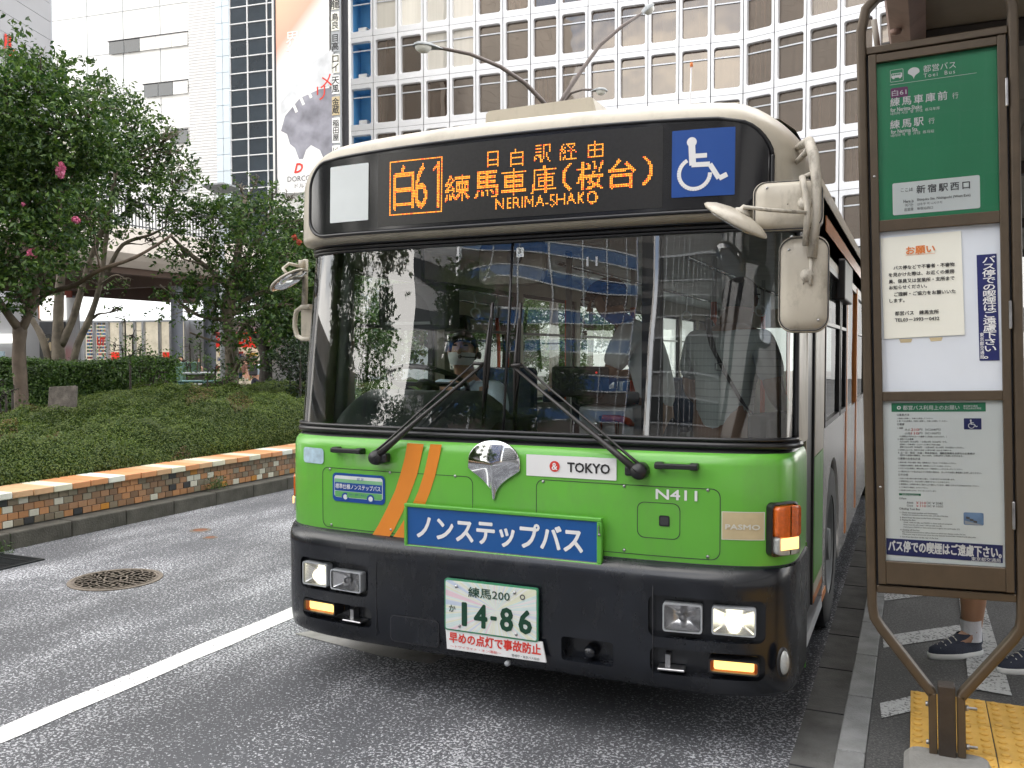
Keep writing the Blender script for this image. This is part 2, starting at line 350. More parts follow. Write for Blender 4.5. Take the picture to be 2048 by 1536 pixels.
M['tilepale'] = pm('pale_blue_tile_cladding', (.58, .66, .72), .35, var=.05, scale=.3, objvar=.04)
M['mullion'] = pm('white_mullion', (.74, .75, .76), .45, var=.05)
M['darkglass'] = pm('dark_tinted_window', (.022, .032, .042), .06, var=.3, scale=.6, spec=.8, objvar=.25)
M['fargrey'] = pm('grey_metal_cladding', (.36, .37, .39), .45, var=.06, scale=.4)
M['joint'] = pm('dark_joint', (.04, .04, .045), .8)
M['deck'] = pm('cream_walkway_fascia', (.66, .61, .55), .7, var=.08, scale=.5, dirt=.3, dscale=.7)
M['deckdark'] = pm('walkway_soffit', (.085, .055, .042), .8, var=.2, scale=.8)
M['pillar'] = pm('grey_walkway_pillar', (.19, .21, .25), .6, var=.15, scale=1)
M['rail'] = pm('dark_railing', (.07, .075, .085), .5, .4)
M['shopglass'] = pm('lit_shop_window', (.4, .38, .32), .15, emit=(1., .88, .66), estr=.12, var=.5, scale=2.)
M['litwhite'] = pm('backlit_white_band', (.8, .8, .8), .5, emit=(.95, .98, 1.), estr=.35)
M['litsign'] = pm('backlit_white_sign', (.8, .8, .8), .5, emit=(1, .98, .92), estr=.4)
M['redlit'] = pm('lit_red_sign', (.6, .03, .02), .5, emit=(1, .05, .03), estr=.12)
M['teal'] = pm('teal_cabinet_paint', (.13, .24, .20), .6, var=.12, scale=3, dirt=.25, dscale=4)
M['tealrail'] = pm('teal_rail_paint', (.10, .20, .20), .5, var=.1)
M['stone'] = pm('weathered_stone', (.12, .105, .09), .9, var=.5, scale=12, dirt=.5, dscale=14, bump=.8, bscale=50)
M['lamp'] = pm('lamp_bronze_metal', (.15, .125, .115), .5, .3, var=.2, scale=10)
M['lampgrey'] = pm('weathered_lamp_housing', (.30, .32, .33), .55, .3, var=.25, scale=14, dirt=.3, dscale=20)
M['lampglass'] = pm('frosted_lamp_glass', (.68, .68, .64), .25, var=.05)
M['shelter'] = pm('shelter_brown_steel', (.20, .125, .10), .6, .1, var=.2, scale=4, dirt=.4, dscale=5)
M['shelterceil'] = pm('shelter_ceiling_panel', (.27, .245, .215), .7, var=.15, scale=2, dirt=.3, dscale=2)
M['shelterdark'] = pm('shelter_dark_steel', (.04, .033, .03), .6, var=.2)
M['skin'] = pm('skin', (.42, .225, .145), .5, var=.06, scale=12, bump=.05, bscale=150)
M['skin_tan'] = pm('tanned_skin', (.33, .185, .115), .5, var=.08, scale=12, bump=.05, bscale=150)
M['hair'] = pm('black_hair', (.012, .010, .010), .45, var=.3, scale=60, bump=.5, bscale=200)
M['greyhair'] = pm('grey_hair', (.10, .095, .09), .5, var=.3, scale=60, bump=.5, bscale=200)
M['shirt_white'] = pm('white_shirt_cotton', (.84, .85, .85), .85, var=.06, scale=5, bump=.3, bscale=20)
M['shirt_blue'] = pm('pale_blue_shirt_cotton', (.55, .66, .76), .85, var=.08, scale=5, bump=.3, bscale=20)
M['trouser_beige'] = pm('beige_trousers', (.33, .29, .22), .9, var=.08)
M['trouser_dark'] = pm('dark_trousers', (.025, .028, .04), .9, var=.1)
M['mask'] = pm('white_face_mask', (.68, .70, .70), .85, var=.03)
M['strap'] = pm('black_strap', (.015, .015, .014), .6)
M['cap'] = pm('brown_cap', (.10, .045, .035), .8)
M['sock'] = pm('white_sock', (.62, .63, .68), .95, var=.05, bump=.3, bscale=120)
M['shoe'] = pm('navy_sneaker', (.016, .022, .042), .75, var=.2, scale=30, bump=.3, bscale=200)
M['shoelace'] = pm('pale_laces', (.5, .49, .44), .8)
M['sole'] = pm('white_sole', (.62, .63, .62), .6)
M['bag'] = pm('black_bag', (.015, .015, .017), .7)
M['tshirt_brown'] = pm('brown_tshirt', (.16, .075, .055), .9)
M['tshirt_tan'] = pm('tan_tshirt', (.30, .20, .14), .9)
# brown office glass: curtains behind reflective glazing
def officeglass(nm='bronze_reflective_window', refl=.06, sky_tone=None):
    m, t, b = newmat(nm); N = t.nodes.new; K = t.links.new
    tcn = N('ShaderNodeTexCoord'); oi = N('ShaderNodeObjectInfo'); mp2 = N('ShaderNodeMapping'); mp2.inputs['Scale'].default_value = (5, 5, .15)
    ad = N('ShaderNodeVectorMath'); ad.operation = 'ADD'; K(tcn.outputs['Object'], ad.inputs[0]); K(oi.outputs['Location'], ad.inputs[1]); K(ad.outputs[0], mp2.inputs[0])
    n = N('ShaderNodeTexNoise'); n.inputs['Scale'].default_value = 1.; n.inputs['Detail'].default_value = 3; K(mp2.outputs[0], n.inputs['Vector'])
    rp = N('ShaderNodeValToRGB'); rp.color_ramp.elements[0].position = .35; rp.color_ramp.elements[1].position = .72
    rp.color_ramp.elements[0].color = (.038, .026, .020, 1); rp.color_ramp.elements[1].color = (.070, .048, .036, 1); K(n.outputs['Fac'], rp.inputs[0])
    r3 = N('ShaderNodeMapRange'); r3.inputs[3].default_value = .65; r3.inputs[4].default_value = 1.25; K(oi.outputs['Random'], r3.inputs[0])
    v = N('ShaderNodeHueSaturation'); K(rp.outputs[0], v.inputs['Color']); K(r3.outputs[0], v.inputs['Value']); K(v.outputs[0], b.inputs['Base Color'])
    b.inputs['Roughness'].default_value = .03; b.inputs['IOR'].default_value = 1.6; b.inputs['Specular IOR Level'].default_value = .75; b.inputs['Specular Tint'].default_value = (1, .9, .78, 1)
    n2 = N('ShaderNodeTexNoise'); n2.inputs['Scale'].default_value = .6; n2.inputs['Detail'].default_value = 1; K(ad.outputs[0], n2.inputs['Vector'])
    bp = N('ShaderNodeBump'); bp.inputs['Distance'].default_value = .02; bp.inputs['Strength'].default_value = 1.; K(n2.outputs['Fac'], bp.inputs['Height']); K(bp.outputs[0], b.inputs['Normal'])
    if sky_tone: rp.color_ramp.elements[0].color = (*[x*.9 for x in sky_tone], 1); rp.color_ramp.elements[1].color = (*sky_tone, 1)  # pane colour swapped for a painted sky reflection
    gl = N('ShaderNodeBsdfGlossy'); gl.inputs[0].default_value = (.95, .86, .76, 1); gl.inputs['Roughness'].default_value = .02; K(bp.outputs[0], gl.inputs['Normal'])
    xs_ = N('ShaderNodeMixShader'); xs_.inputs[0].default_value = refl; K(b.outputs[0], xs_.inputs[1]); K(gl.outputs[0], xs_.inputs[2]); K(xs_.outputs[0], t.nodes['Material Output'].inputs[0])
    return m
M['office'] = officeglass(); M['office_bright'] = officeglass('window_painted_pale_sky', .10, (.62, .60, .54)); M['office_grey'] = officeglass('window_painted_grey_sky', .2, (.13, .11, .095))  # pale and grey panes carry the sky's reflection in their base colour
def asphalt(name, dark, light, thr, sc1=75., wet=.75, patch=.35, tracks=False):
    m, t, b = newmat(name); N = t.nodes.new; K = t.links.new
    tcn = N('ShaderNodeTexCoord')
    vo = N('ShaderNodeTexNoise'); vo.inputs['Scale'].default_value = sc1; vo.inputs['Detail'].default_value = 3; vo.inputs['Roughness'].default_value = .6; vo.inputs['Distortion'].default_value = .6; K(tcn.outputs['Object'], vo.inputs['Vector'])
    big = N('ShaderNodeTexNoise'); big.inputs['Scale'].default_value = .9; big.inputs['Detail'].default_value = 5; big.inputs['Roughness'].default_value = .65
    mpp = N('ShaderNodeMapping'); mpp.inputs['Scale'].default_value = (1.6, .6, 1); K(tcn.outputs['Object'], mpp.inputs[0]); K(mpp.outputs[0], big.inputs['Vector'])
    r1 = N('ShaderNodeMapRange'); r1.inputs[1].default_value = .3; r1.inputs[2].default_value = .7; r1.inputs[3].default_value = -.085; r1.inputs[4].default_value = .085; K(big.outputs['Fac'], r1.inputs[0])
    ad = N('ShaderNodeMath'); K(vo.outputs['Fac'], ad.inputs[0]); K(r1.outputs[0], ad.inputs[1])
    rp = N('ShaderNodeValToRGB'); e = rp.color_ramp.elements; e[0].position = thr; e[0].color = (*dark, 1); e[1].position = thr+(.075 if tracks else .10); e[1].color = (*light, 1); K(ad.outputs[0], rp.inputs[0])
    r2 = N('ShaderNodeMapRange'); r2.inputs[1].default_value = .3; r2.inputs[2].default_value = .7; r2.inputs[3].default_value = 1-patch; r2.inputs[4].default_value = 1+patch*.5
    b2 = N('ShaderNodeTexNoise'); b2.inputs['Scale'].default_value = .45; b2.inputs['Detail'].default_value = 6; K(tcn.outputs['Object'], b2.inputs['Vector']); K(b2.outputs['Fac'], r2.inputs[0])
    v = N('ShaderNodeHueSaturation'); K(rp.outputs[0], v.inputs['Color']); K(r2.outputs[0], v.inputs['Value']); last = v.outputs[0]
    if tracks:                           # oil spots, hairline cracks and polished wheel paths
        no = N('ShaderNodeTexNoise'); no.inputs['Scale'].default_value = 3.1; no.inputs['Detail'].default_value = 4; K(tcn.outputs['Object'], no.inputs['Vector'])
        ro = N('ShaderNodeMapRange'); ro.inputs[1].default_value = .66; ro.inputs[2].default_value = .74; ro.inputs[4].default_value = .55; K(no.outputs['Fac'], ro.inputs[0])
        vc = N('ShaderNodeTexVoronoi'); vc.feature = 'DISTANCE_TO_EDGE'; vc.inputs['Scale'].default_value = .55; nd = N('ShaderNodeTexNoise'); nd.inputs['Scale'].default_value = 3.; nd.inputs['Detail'].default_value = 6
        va = N('ShaderNodeVectorMath'); va.operation = 'ADD'; K(tcn.outputs['Object'], nd.inputs['Vector']); K(tcn.outputs['Object'], va.inputs[0]); K(nd.outputs['Color'], va.inputs[1]); K(va.outputs[0], vc.inputs['Vector'])
        rc = N('ShaderNodeMapRange'); rc.inputs[1].default_value = 0; rc.inputs[2].default_value = .006; rc.inputs[3].default_value = .5; rc.inputs[4].default_value = 0; K(vc.outputs['Distance'], rc.inputs[0])
        sxx = N('ShaderNodeSeparateXYZ'); K(tcn.outputs['Object'], sxx.inputs[0]); si = N('ShaderNodeMath'); si.operation = 'MULTIPLY'; si.inputs[1].default_value = 3.6; K(sxx.outputs[0], si.inputs[0]); s2 = N('ShaderNodeMath'); s2.operation = 'SINE'; K(si.outputs[0], s2.inputs[0])
        rs_ = N('ShaderNodeMapRange'); rs_.inputs[1].default_value = -.2; rs_.inputs[2].default_value = 1; rs_.inputs[3].default_value = 0; rs_.inputs[4].default_value = .28; K(s2.outputs[0], rs_.inputs[0])
        m1_ = N('ShaderNodeMath'); m1_.operation = 'MAXIMUM'; K(ro.outputs[0], m1_.inputs[0]); K(rc.outputs[0], m1_.inputs[1]); m2_ = N('ShaderNodeMath'); m2_.operation = 'MAXIMUM'; K(m1_.outputs[0], m2_.inputs[0]); K(rs_.outputs[0], m2_.inputs[1])
        mk = N('ShaderNodeMixRGB'); mk.inputs[2].default_value = (.035, .036, .040, 1); K(m2_.outputs[0], mk.inputs[0]); K(last, mk.inputs[1]); last = mk.outputs[0]
    K(last, b.inputs['Base Color'])
    b.inputs['Roughness'].default_value = wet
    bp = N('ShaderNodeBump'); bp.inputs['Strength'].default_value = .7; bp.inputs['Distance'].default_value = .004; K(vo.outputs['Fac'], bp.inputs['Height']); K(bp.outputs[0], b.inputs['Normal'])
    return m
M['asphalt'] = asphalt('worn_asphalt', (.080, .083, .093), (.55, .56, .59), .548, 76., patch=.3, tracks=True)
M['sidewalk'] = asphalt('sidewalk_asphalt', (.045, .045, .045), (.11, .11, .108), .48, 110., patch=.25)
def linepaint(name, c, thr=.62):
    m, t, b = newmat(name); N = t.nodes.new; K = t.links.new
    tcn = N('ShaderNodeTexCoord'); n = N('ShaderNodeTexNoise'); n.inputs['Scale'].default_value = 70; n.inputs['Detail'].default_value = 6; K(tcn.outputs['Object'], n.inputs['Vector'])
    n2 = N('ShaderNodeTexNoise'); n2.inputs['Scale'].default_value = 5; n2.inputs['Detail'].default_value = 5; K(tcn.outputs['Object'], n2.inputs['Vector'])
    a = N('ShaderNodeMath'); a.operation = 'MULTIPLY_ADD'; K(n2.outputs['Fac'], a.inputs[0]); a.inputs[1].default_value = .35; K(n.outputs['Fac'], a.inputs[2])
    rp = N('ShaderNodeValToRGB'); e = rp.color_ramp.elements; e[0].position = thr+.16; e[0].color = (*c, 1); e[1].position = thr+.24; e[1].color = (.12, .12, .12, 1); K(a.outputs[0], rp.inputs[0]); K(rp.outputs[0], b.inputs['Base Color'])
    b.inputs['Roughness'].default_value = .7; return m
M['linewhite'] = linepaint('white_road_paint', (.78, .79, .78))
M['lineworn'] = linepaint('worn_white_paint', (.42, .43, .43), .54)
# ================================================================ setting: ground, road, kerbs, pavement
SZ = .10
def sheet(name, x0, x1, y0, y1, z, mat, kind='structure', parent=None, lab=None):
    o = ob(name, MB().add([(x0, y0, z), (x1, y0, z), (x1, y1, z), (x0, y1, z)], [(0, 1, 2, 3)]), mat, parent)
    if kind: o['kind'] = kind
    return o
M['paving'] = pm('plaza_paving', (.20, .19, .18), .85, var=.2, scale=1.5, bump=.3)
sheet('ground', -600, 600, -600, 600, -.012, M['paving'])
sheet('road', -5.12, 1.27, -70, 140, 0, M['asphalt'])
sheet('road_gutter', 1.25, 1.427, -40, 60, .005, M['gutter'])
# gutter joints
mb = MB()
for k in range(-6, 30): mb.box(1.25, 1.426, k*.6+.02, k*.6+.027, .0055, .0085)
o = ob('gutter_joint_line', mb, M['joint']); o['kind'] = 'structure'
kb = thing('kerb', None, None); kb['kind'] = 'structure'
me = MB().box(1.427, 1.53, .004, .596, -.01, SZ+.002, ch=.006).mesh('kerb_stone', M['flush'])
for k in range(-8, 30): link('kerb_stone', me, kb, (0, k*.6+.02, 0))
sheet('pavement', 1.532, 14, -40, 60, SZ, M['sidewalk'])
box('pavement_base', 1.534, 14, -40, 60, -.01, SZ-.004, M['concrete'], kind='structure')
kl = thing('kerb', None, None); kl['kind'] = 'structure'
me = MB().box(-5.30, -5.12, .002, .598, -.01, .142, ch=.012).mesh('kerb_stone', M['curbstone'])
for k in range(-20, 34): link('kerb_stone', me, kl, (rnd.uniform(-.004, .004), k*.6+.25, rnd.uniform(-.006, .002)))
# painted lines
o = ob('road_marking_line', MB().grid([[(-1.91+.006*sin(i*1.7)-.0005*i, -6+i*.25, .004), (-1.755+.005*sin(i*2.3)-.0005*i, -6+i*.25, .004)] for i in range(200)], False), M['linewhite']); o['kind'] = 'structure'
def poly_px(name, pts, z, mat):
    vs = [H(x, y, 2, z) for x, y in pts]; o = ob(name, MB().add(vs, [tuple(range(len(vs)))]), mat); o['kind'] = 'structure'
poly_px('pavement_marking', [(1768, 1187), (1908, 1172), (1915, 1183), (1769, 1201)], SZ+.004, M['lineworn'])
poly_px('pavement_marking', [(1766, 1272), (1920, 1249), (1925, 1272), (1767, 1295)], SZ+.004, M['lineworn'])
poly_px('pavement_marking', [(1760, 1406), (1822, 1392), (1822, 1422), (1763, 1436)], SZ+.004, M['lineworn'])
poly_px('pavement_marking', [(1912, 1150), (1950, 1150), (1962, 1182), (2024, 1391), (1938, 1376), (1925, 1250)], SZ+.006, M['lineworn'])
# concrete repair patch under the bus bumper, small rusty plates
o = ob('road_repair_patch', MB().add([(-1.57, .585, .004), (-.92, .46, .004), (-.60, .46, .004), (-.5, 1.3, .004), (-1.2, 1.2, .004), (-1.45, .75, .004)], [(0, 1, 2, 3, 4, 5)]), M['concrete']); o['kind'] = 'structure'
# manhole cover
mh = thing('manhole_cover', 'round brown cast iron manhole cover in the asphalt beside the tiled planter', 'manhole cover', (-3.53, 1.085, 0))
ob('rim', MB().lathe((0, 0, 0), [(.318, .001), (.318, .006), (.292, .007), (.292, .003)], n=48, smooth=False), M['iron'], mh)
ob('plate', MB().lathe((0, 0, 0), [(.0, .0042), (.291, .0042)], n=48, smooth=False), M['iron_dark'], mh)
mb = MB(); mb.lathe((0, 0, 0), [(.278, .0045), (.278, .0085), (.268, .0085), (.268, .0045)], n=48, smooth=False); mb.lathe((0, 0, 0), [(.085, .0045), (.085, .0085), (.072, .0085), (.072, .0045)], n=32, smooth=False)
for r, n in ((.04, 6), (.105, 12), (.135, 16), (.165, 20), (.195, 23), (.225, 27), (.252, 31)):
    for k in range(n):
        t = 2*pi*(k+rnd.random()*.35)/n; Mx = Matrix.Translation((r*cos(t), r*sin(t), 0)) @ Matrix.Rotation(t+(.9 if (k+n) % 2 else -.7)+rnd.uniform(-.3, .3), 4, 'Z')
        mb.box(-.017, .017, -.0065, .0065, .0045, .0070, M=Mx)
ob('raised_pattern', mb, M['iron'], mh)
for a, b, s, lb in ((-4.28, 2.72, .075, 'small rusty valve cover in the road, the one nearer the planter kerb'), (-3.96, 2.50, .05, 'small rusty valve cover in the road, the one farther from the planter kerb')):
    v = thing('valve_cover', lb, 'valve cover', (a, b, 0), group='small rusty covers set in the road')
    ob('lid', MB().lathe((0, 0, 0), [(0, .006), (s*.8, .006), (s*.86, .003)], n=20, smooth=False), M['rust'], v)
    ob('rim', MB().lathe((0, 0, 0), [(s*.9, .002), (s*.9, .006), (s*1.25, .005), (s*1.3, .001)], n=20, smooth=False), M['iron_dark'], v)
# drain grate at the kerb
dg_ = thing('drain_grate', 'rectangular steel drain grate at the foot of the planter kerb', 'drain grate', (-4.80, .95, 0))
mb = MB(); 
for x0, x1, y0, y1 in ((-.26, -.24, -.36, .36), (.24, .26, -.36, .36), (-.24, .24, -.36, -.34), (-.24, .24, .34, .36)): mb.box(x0, x1, y0, y1, .0, .012)
ob('frame', mb, M['grate'], dg_)
ob('pit', MB().add([(-.24, -.34, .003), (.24, -.34, .003), (.24, .34, .003), (-.24, .34, .003)], [(0, 1, 2, 3)]), M['joint'], dg_)
me = MB().box(-.0035, .0035, -.34, .34, .003, .012).mesh('bar', M['grate'])
for k in range(21): link('bar', me, dg_, (-.228+k*.0228, 0, 0))
me = MB().box(-.24, .24, -.004, .004, .003, .0135).mesh('cross_bar', M['grate'])
for k in range(4): link('cross_bar', me, dg_, (0, -.255+k*.17, 0))

# tactile paving
tp = thing('tactile_paving', 'yellow tactile paving with raised dots around the foot of the bus stop sign', 'tactile paving', (1.681, .775, SZ))
mb = MB().box(.002, .298, -.298, -.002, 0, .006, ch=.002)
for i in range(5):
    for j in range(5):
        mb.lathe((.03+i*.06, -.03-j*.06, 0), [(.0175, .0055), (.0160, .0105), (.012, .0128), (0, .0130)], n=10)
me = mb.mesh('tactile_tile', M['yellow'])
for i in range(4):
    for j in range(7): link('tactile_tile', me, tp, (i*.3, -j*.3, rnd.uniform(0, .0015)), (0, 0, rnd.uniform(-.004, .004)))

# ---------------------------------------------------------------- tiled planter
pl = thing('tiled_planter', 'long planter wall of multicoloured tiles with orange and white coping blocks', 'planter')
WX = -5.285
box('planter_core', -5.80, WX-.006, -30, 30, -.005, .392, pm('grout', (.11, .10, .10), .9), pl)
pal = [((.25, .145, .085), 20), ((.50, .24, .11), 20), ((.37, .20, .11), 17), ((.24, .19, .135), 17), ((.27, .23, .17), 9), ((.66, .63, .54), 8), ((.04, .04, .045), 4), ((.56, .24, .035), 5)]
tm = [pm('planter_tile', c, .38, var=.16, scale=3, objvar=.12, dirt=.3, dscale=12, bump=.1) for c, _ in pal]
wts = [x[1] for x in pal]
tme = []
for m in tm: tme.append(MB().box(-.010, .004, .003, .097, .003, .0595, ch=.0025).mesh('wall_tile', m))
strays = MB(); smat = []
for r in range(4):
    z = .150+r*.0615
    for k in range(-120, 150):
        y = k*.1+(.05 if r % 2 else 0)
        i = rnd.choices(range(len(pal)), wts)[0]
        if 1.0 <= y < 6.6: link('wall_tile', tme[i], pl, (WX+rnd.uniform(-.002, .002), y, z))
        else:
            strays.box(WX-.010, WX+.004, y+.003, y+.097, z+.003, z+.0595); smat += [i]*6
me = strays.mesh('wall_tiles', tm); me.polygons.foreach_set('material_index', smat); link('wall_tiles', me, pl, kind='stuff')
cm = [pm('coping_block', c, .45, var=.08, scale=3, objvar=.05, dirt=.2, dscale=6, bump=.08) for c in ((.60, .27, .12), (.60, .37, .21), (.74, .74, .66), (.66, .62, .48))]
cme = [MB().box(-5.80, -5.245, .003, .194, .396, .452, ch=.006).mesh('coping_block', m) for m in cm]
seq = [1, 0, 2, 1, 1, 3, 0, 0, 2, 0, 0, 1, 3, 0, 1, 3, 1, 0, 3, 0, 0, 2, 1, 0, 1, 2, 0]
for k in range(-50, 70): link('coping_block', cme[seq[(k+2) % 27]], pl, (rnd.uniform(-.004, .004), 1.38+k*.197, rnd.uniform(-.0015, .0015)))
box('planting_soil', -13.2, -5.80, -30, 30, 0, .40, M['soil'], kind='structure')

# tufts of grass at the kerb
g = np.random.default_rng(5)
for cx, cy, cz, n, lb in ((-5.2, 3.95, .16, 260, 'small weed tuft growing at the foot of the tiled wall'), (-5.05, 1.28, .0, 120, 'small weed tuft growing beside the drain grate')):
    C = np.column_stack([cx+g.normal(0, .05, n), cy+g.normal(0, .08, n), cz+np.abs(g.normal(0, .06, n))])
    tag(leaves('weed_tuft', C, None, .035, M['leaf_light'], seed=3, asp=.25), lb, 'weed')

# ---------------------------------------------------------------- clipped azalea mound
def mound_h(x, y):
    """height of the clipped azalea surface; x -13..-5.7, y along the street"""
    t = np.clip((-5.68-x)/1.1, 0, 1); edge = np.sin(t*pi/2)**.42
    top = .87+.23*np.clip((y-4.1)/2.4, 0, 1)+.10*np.exp(-((y-5.6)/1.1)**2)+.05*np.sin(x*1.9+y*.7)+.05*np.sin(y*1.35+2)
    valley = -.16*np.exp(-((y-3.35-.55*(x+6.5))/.30)**2)
    back = np.clip((x+9.0)/.8, 0, 1)**.5
    h = .40+(top-.40+valley)*edge*np.where(y > 7.5, back, back)
    return h
def bump3(x, y): return .046*np.sin(x*5+np.sin(y*4)*1.3)+.034*np.sin(y*5.3+x*3)+.022*np.sin(x*19+y*11)+.012*np.sin(y*23-x*9)
xs = np.linspace(-9.2, -5.66, 90); ys = np.linspace(-16, 12, 420)
X, Y = np.meshgrid(xs, ys); Z = mound_h(X, Y)+bump3(X, Y)*np.clip((-5.74-X)/.4, 0, 1)-.03
az = tag(ob('azalea_core', MB().grid([[tuple(p) for p in zip(X[i], Y[i], Z[i])] for i in range(len(ys))]), M['twigs']), 'low clipped azalea bushes forming a green mound behind the tiled planter wall', 'shrub', kind='stuff'); az.name = 'azalea_mound'
n = 430000; yy = g.uniform(-.2, 8.6, n); xx = -5.66-3.4*g.uniform(0, 1, n)**1.25
e = 1e-3; hz = mound_h(xx, yy)+bump3(xx, yy)*np.clip((-5.74-xx)/.4, 0, 1)
gx = (mound_h(xx+e, yy)-mound_h(xx-e, yy))/(2*e); gy = (mound_h(xx, yy+e)-mound_h(xx, yy-e))/(2*e)
Nn = np.column_stack([-gx, -gy, np.ones(n)]); Nn /= np.linalg.norm(Nn, axis=1)[:, None]
# extra density where the front face is steep
keep = (g.uniform(0, 1, n) < np.clip(1/np.maximum(Nn[:, 2], .12)*.42, 0, 1)) & (g.uniform(0, 1, n) < .75+.25*np.clip((hz-.50)/.38, 0, 1))
off = g.uniform(-.022, .026, n)
C = np.column_stack([xx, yy, hz])+Nn*off[:, None]
C = C[keep]; Nn2 = Nn[keep]
red = (np.sin(C[:, 0]*2.3+1)*np.sin(C[:, 1]*1.9+.5)+.35*np.sin(C[:, 0]*9+C[:, 1]*7) > .62) & (g.uniform(0, 1, len(C)) < .5)
leaves('azalea_leaf_cover', C[~red], Nn2[~red], .0225, M['leaf_azalea'], az, seed=1, asp=.6)['kind'] = 'stuff'
leaves('bronze_leaf_cover', C[red], Nn2[red], .022, M['leaf_azalea_red'], az, seed=2, asp=.6)['kind'] = 'stuff'
m2 = 42000; yy = g.uniform(-16, -.2, m2); xx = -5.54-2.6*g.uniform(0, 1, m2)
C = np.column_stack([xx, yy, mound_h(xx, yy)+g.uniform(-.03, .03, m2)])
leaves('azalea_leaf_cover', C, None, .05, M['leaf_azalea'], az, seed=4, asp=.6)['kind'] = 'stuff'
# ================================================================ trees and hedges
def blob_leaves(blobs, per_m3, g, gate=.42):
    """leaf centres clustered on twigs inside ellipsoid blobs (x, y, z, r)"""
    out = []
    for (c, r) in blobs:
        k = int(per_m3*4.19*r**3/9)
        d = g.normal(size=(k, 3)); d /= np.linalg.norm(d, axis=1)[:, None]
        rad = r*g.uniform(0, 1, k)**.40*(1+.30*np.sin(d[:, 0]*5+c.x*3)*np.sin(d[:, 1]*6+c.z*5)+.22*np.sin(d[:, 2]*9+c.y*7))
        P = np.array(c)+d*rad[:, None]*np.array([1, 1, .85])
        q = np.sin(P[:, 0]*6.1+1.3)*np.sin(P[:, 1]*5.3+.4)*np.sin(P[:, 2]*6.7+2.1)+.5*np.sin(P[:, 0]*12.7+P[:, 2]*10.9)*np.sin(P[:, 1]*13.9)
        P = P[q > -gate]
        m = len(P); dirs = g.normal(size=(m, 3)); dirs[:, 2] *= .6; dirs /= np.linalg.norm(dirs, axis=1)[:, None]
        for j in range(9): out.append(P+dirs*(.032*j)+g.normal(0, .016, (m, 3)))
    return np.concatenate(out)
def wig(a, b, n, amp, r):
    pts = []; off = Vector((0, 0, 0))
    for i in range(n+1):
        t = i/n; off += Vector([r.uniform(-amp, amp) for _ in range(3)])*(1 if 0 < i < n else 0)
        sag = Vector((0, 0, sin(t*pi)*.12*(b-a).length*.5)); pts.append(a.lerp(b, t)+off*sin(t*pi)+sag)
    return pts
def tree(name, label, cat, trunks, blobs, per, lsize, bark, leafm, seed, group=None, gate=.42, twig=1.0, asp=.5):
    """trunks: list of [(point, radius) ...] polylines; blobs: [(centre, radius)]"""
    r = random.Random(seed); g = np.random.default_rng(seed)
    base = Vector(trunks[0][0][0]); t = thing(name, label, cat, base, group=group)
    rel = lambda p: Vector(p)-base
    mb = MB()
    for tr in trunks:
        P = [rel(p) for p, _ in tr]; R = [q for _, q in tr]
        # resample smoothly
        pts, rs = [], []
        for i in range(len(P)-1):
            for k in range(4):
                u = k/4; p0 = P[max(i-1, 0)]; p1 = P[i]; p2 = P[i+1]; p3 = P[min(i+2, len(P)-1)]
                pts.append(.5*((2*p1)+(p2-p0)*u+(2*p0-5*p1+4*p2-p3)*u*u+(3*p1-p0-3*p2+p3)*u**3)); rs.append((R[i]*(1-u)+R[i+1]*u)*(1+.06*sin(i*4+k*1.7)))
        pts.append(P[-1]); rs.append(R[-1]); mb.tube(pts, rs, 10)
    ob('trunk', mb, bark, t)
    ends = [(rel(tr[-1][0]), tr[-1][1]) for tr in trunks]; 
    for tr in trunks:
        for p, q in tr[1:-1]: ends.append((rel(p), q))
    mb = MB()
    for c, rr in blobs:
        c = rel(c); e, er = min(ends, key=lambda a: (a[0]-c).length+(.5 if a[0].z > c.z else 0))
        if (e-c).length > .15: mb.tube(wig(e, c, 6, .035, r), [max(.008, er*.55*(1-i/8)) for i in range(7)], 6)
        for _ in range(int(7*twig)):
            d = Vector((r.gauss(0, 1), r.gauss(0, 1), r.gauss(.3, .8))).normalized(); q = c+d*rr*r.uniform(.55, 1.0)
            s = c.lerp(e, r.uniform(0, .35)); mb.tube(wig(s, q, 4, .04, r), [.011, .009, .007, .005, .003], 4)
    ob('branches', mb, bark, t)
    C = blob_leaves([(rel(c), rr) for c, rr in blobs], per, g, gate)
    leaves('crown', C, None, lsize, leafm, t, seed=seed, asp=asp)
    return t
B = lambda lst, d: [(D(x, y, d+rnd.uniform(-.5, .5)+(q[3] if len(q) > 3 else 0)), r) for q in lst for x, y, r in (q[:3],)]
# 1: nearest crape myrtle at the left edge
d1 = 11.5
t1 = [[(D(46, 862, d1), .105), (D(42, 780, d1), .085), (D(38, 715, d1), .078), (D(40, 655, d1), .085)],
      [(D(40, 660, d1), .06), (D(10, 620, d1-.2), .05), (D(-25, 560, d1-.4), .04), (D(-40, 440, d1-.4), .03)],
      [(D(42, 660, d1), .06), (D(58, 620, d1), .05), (D(48, 540, d1+.1), .045), (D(25, 430, d1+.2), .035), (D(30, 300, d1), .025)],
      [(D(50, 640, d1), .05), (D(90, 590, d1+.2), .035), (D(150, 570, d1), .032), (D(200, 540, d1-.2), .028), (D(270, 515, d1-.3), .022), (D(345, 470, d1-.3), .014)],
      [(D(52, 630, d1), .05), (D(95, 520, d1), .04), (D(120, 400, d1), .03), (D(110, 280, d1), .02)]]
b1 = B([(5, 190, .62), (60, 150, .42), (120, 165, .42), (20, 300, .75), (105, 270, .6), (180, 230, .38), (170, 320, .45), (60, 420, .62), (10, 520, .5), (110, 500, .42), (40, 590, .30), (-60, 350, .8), (-50, 560, .5), (170, 430, .34), (80, 350, .5)], d1)
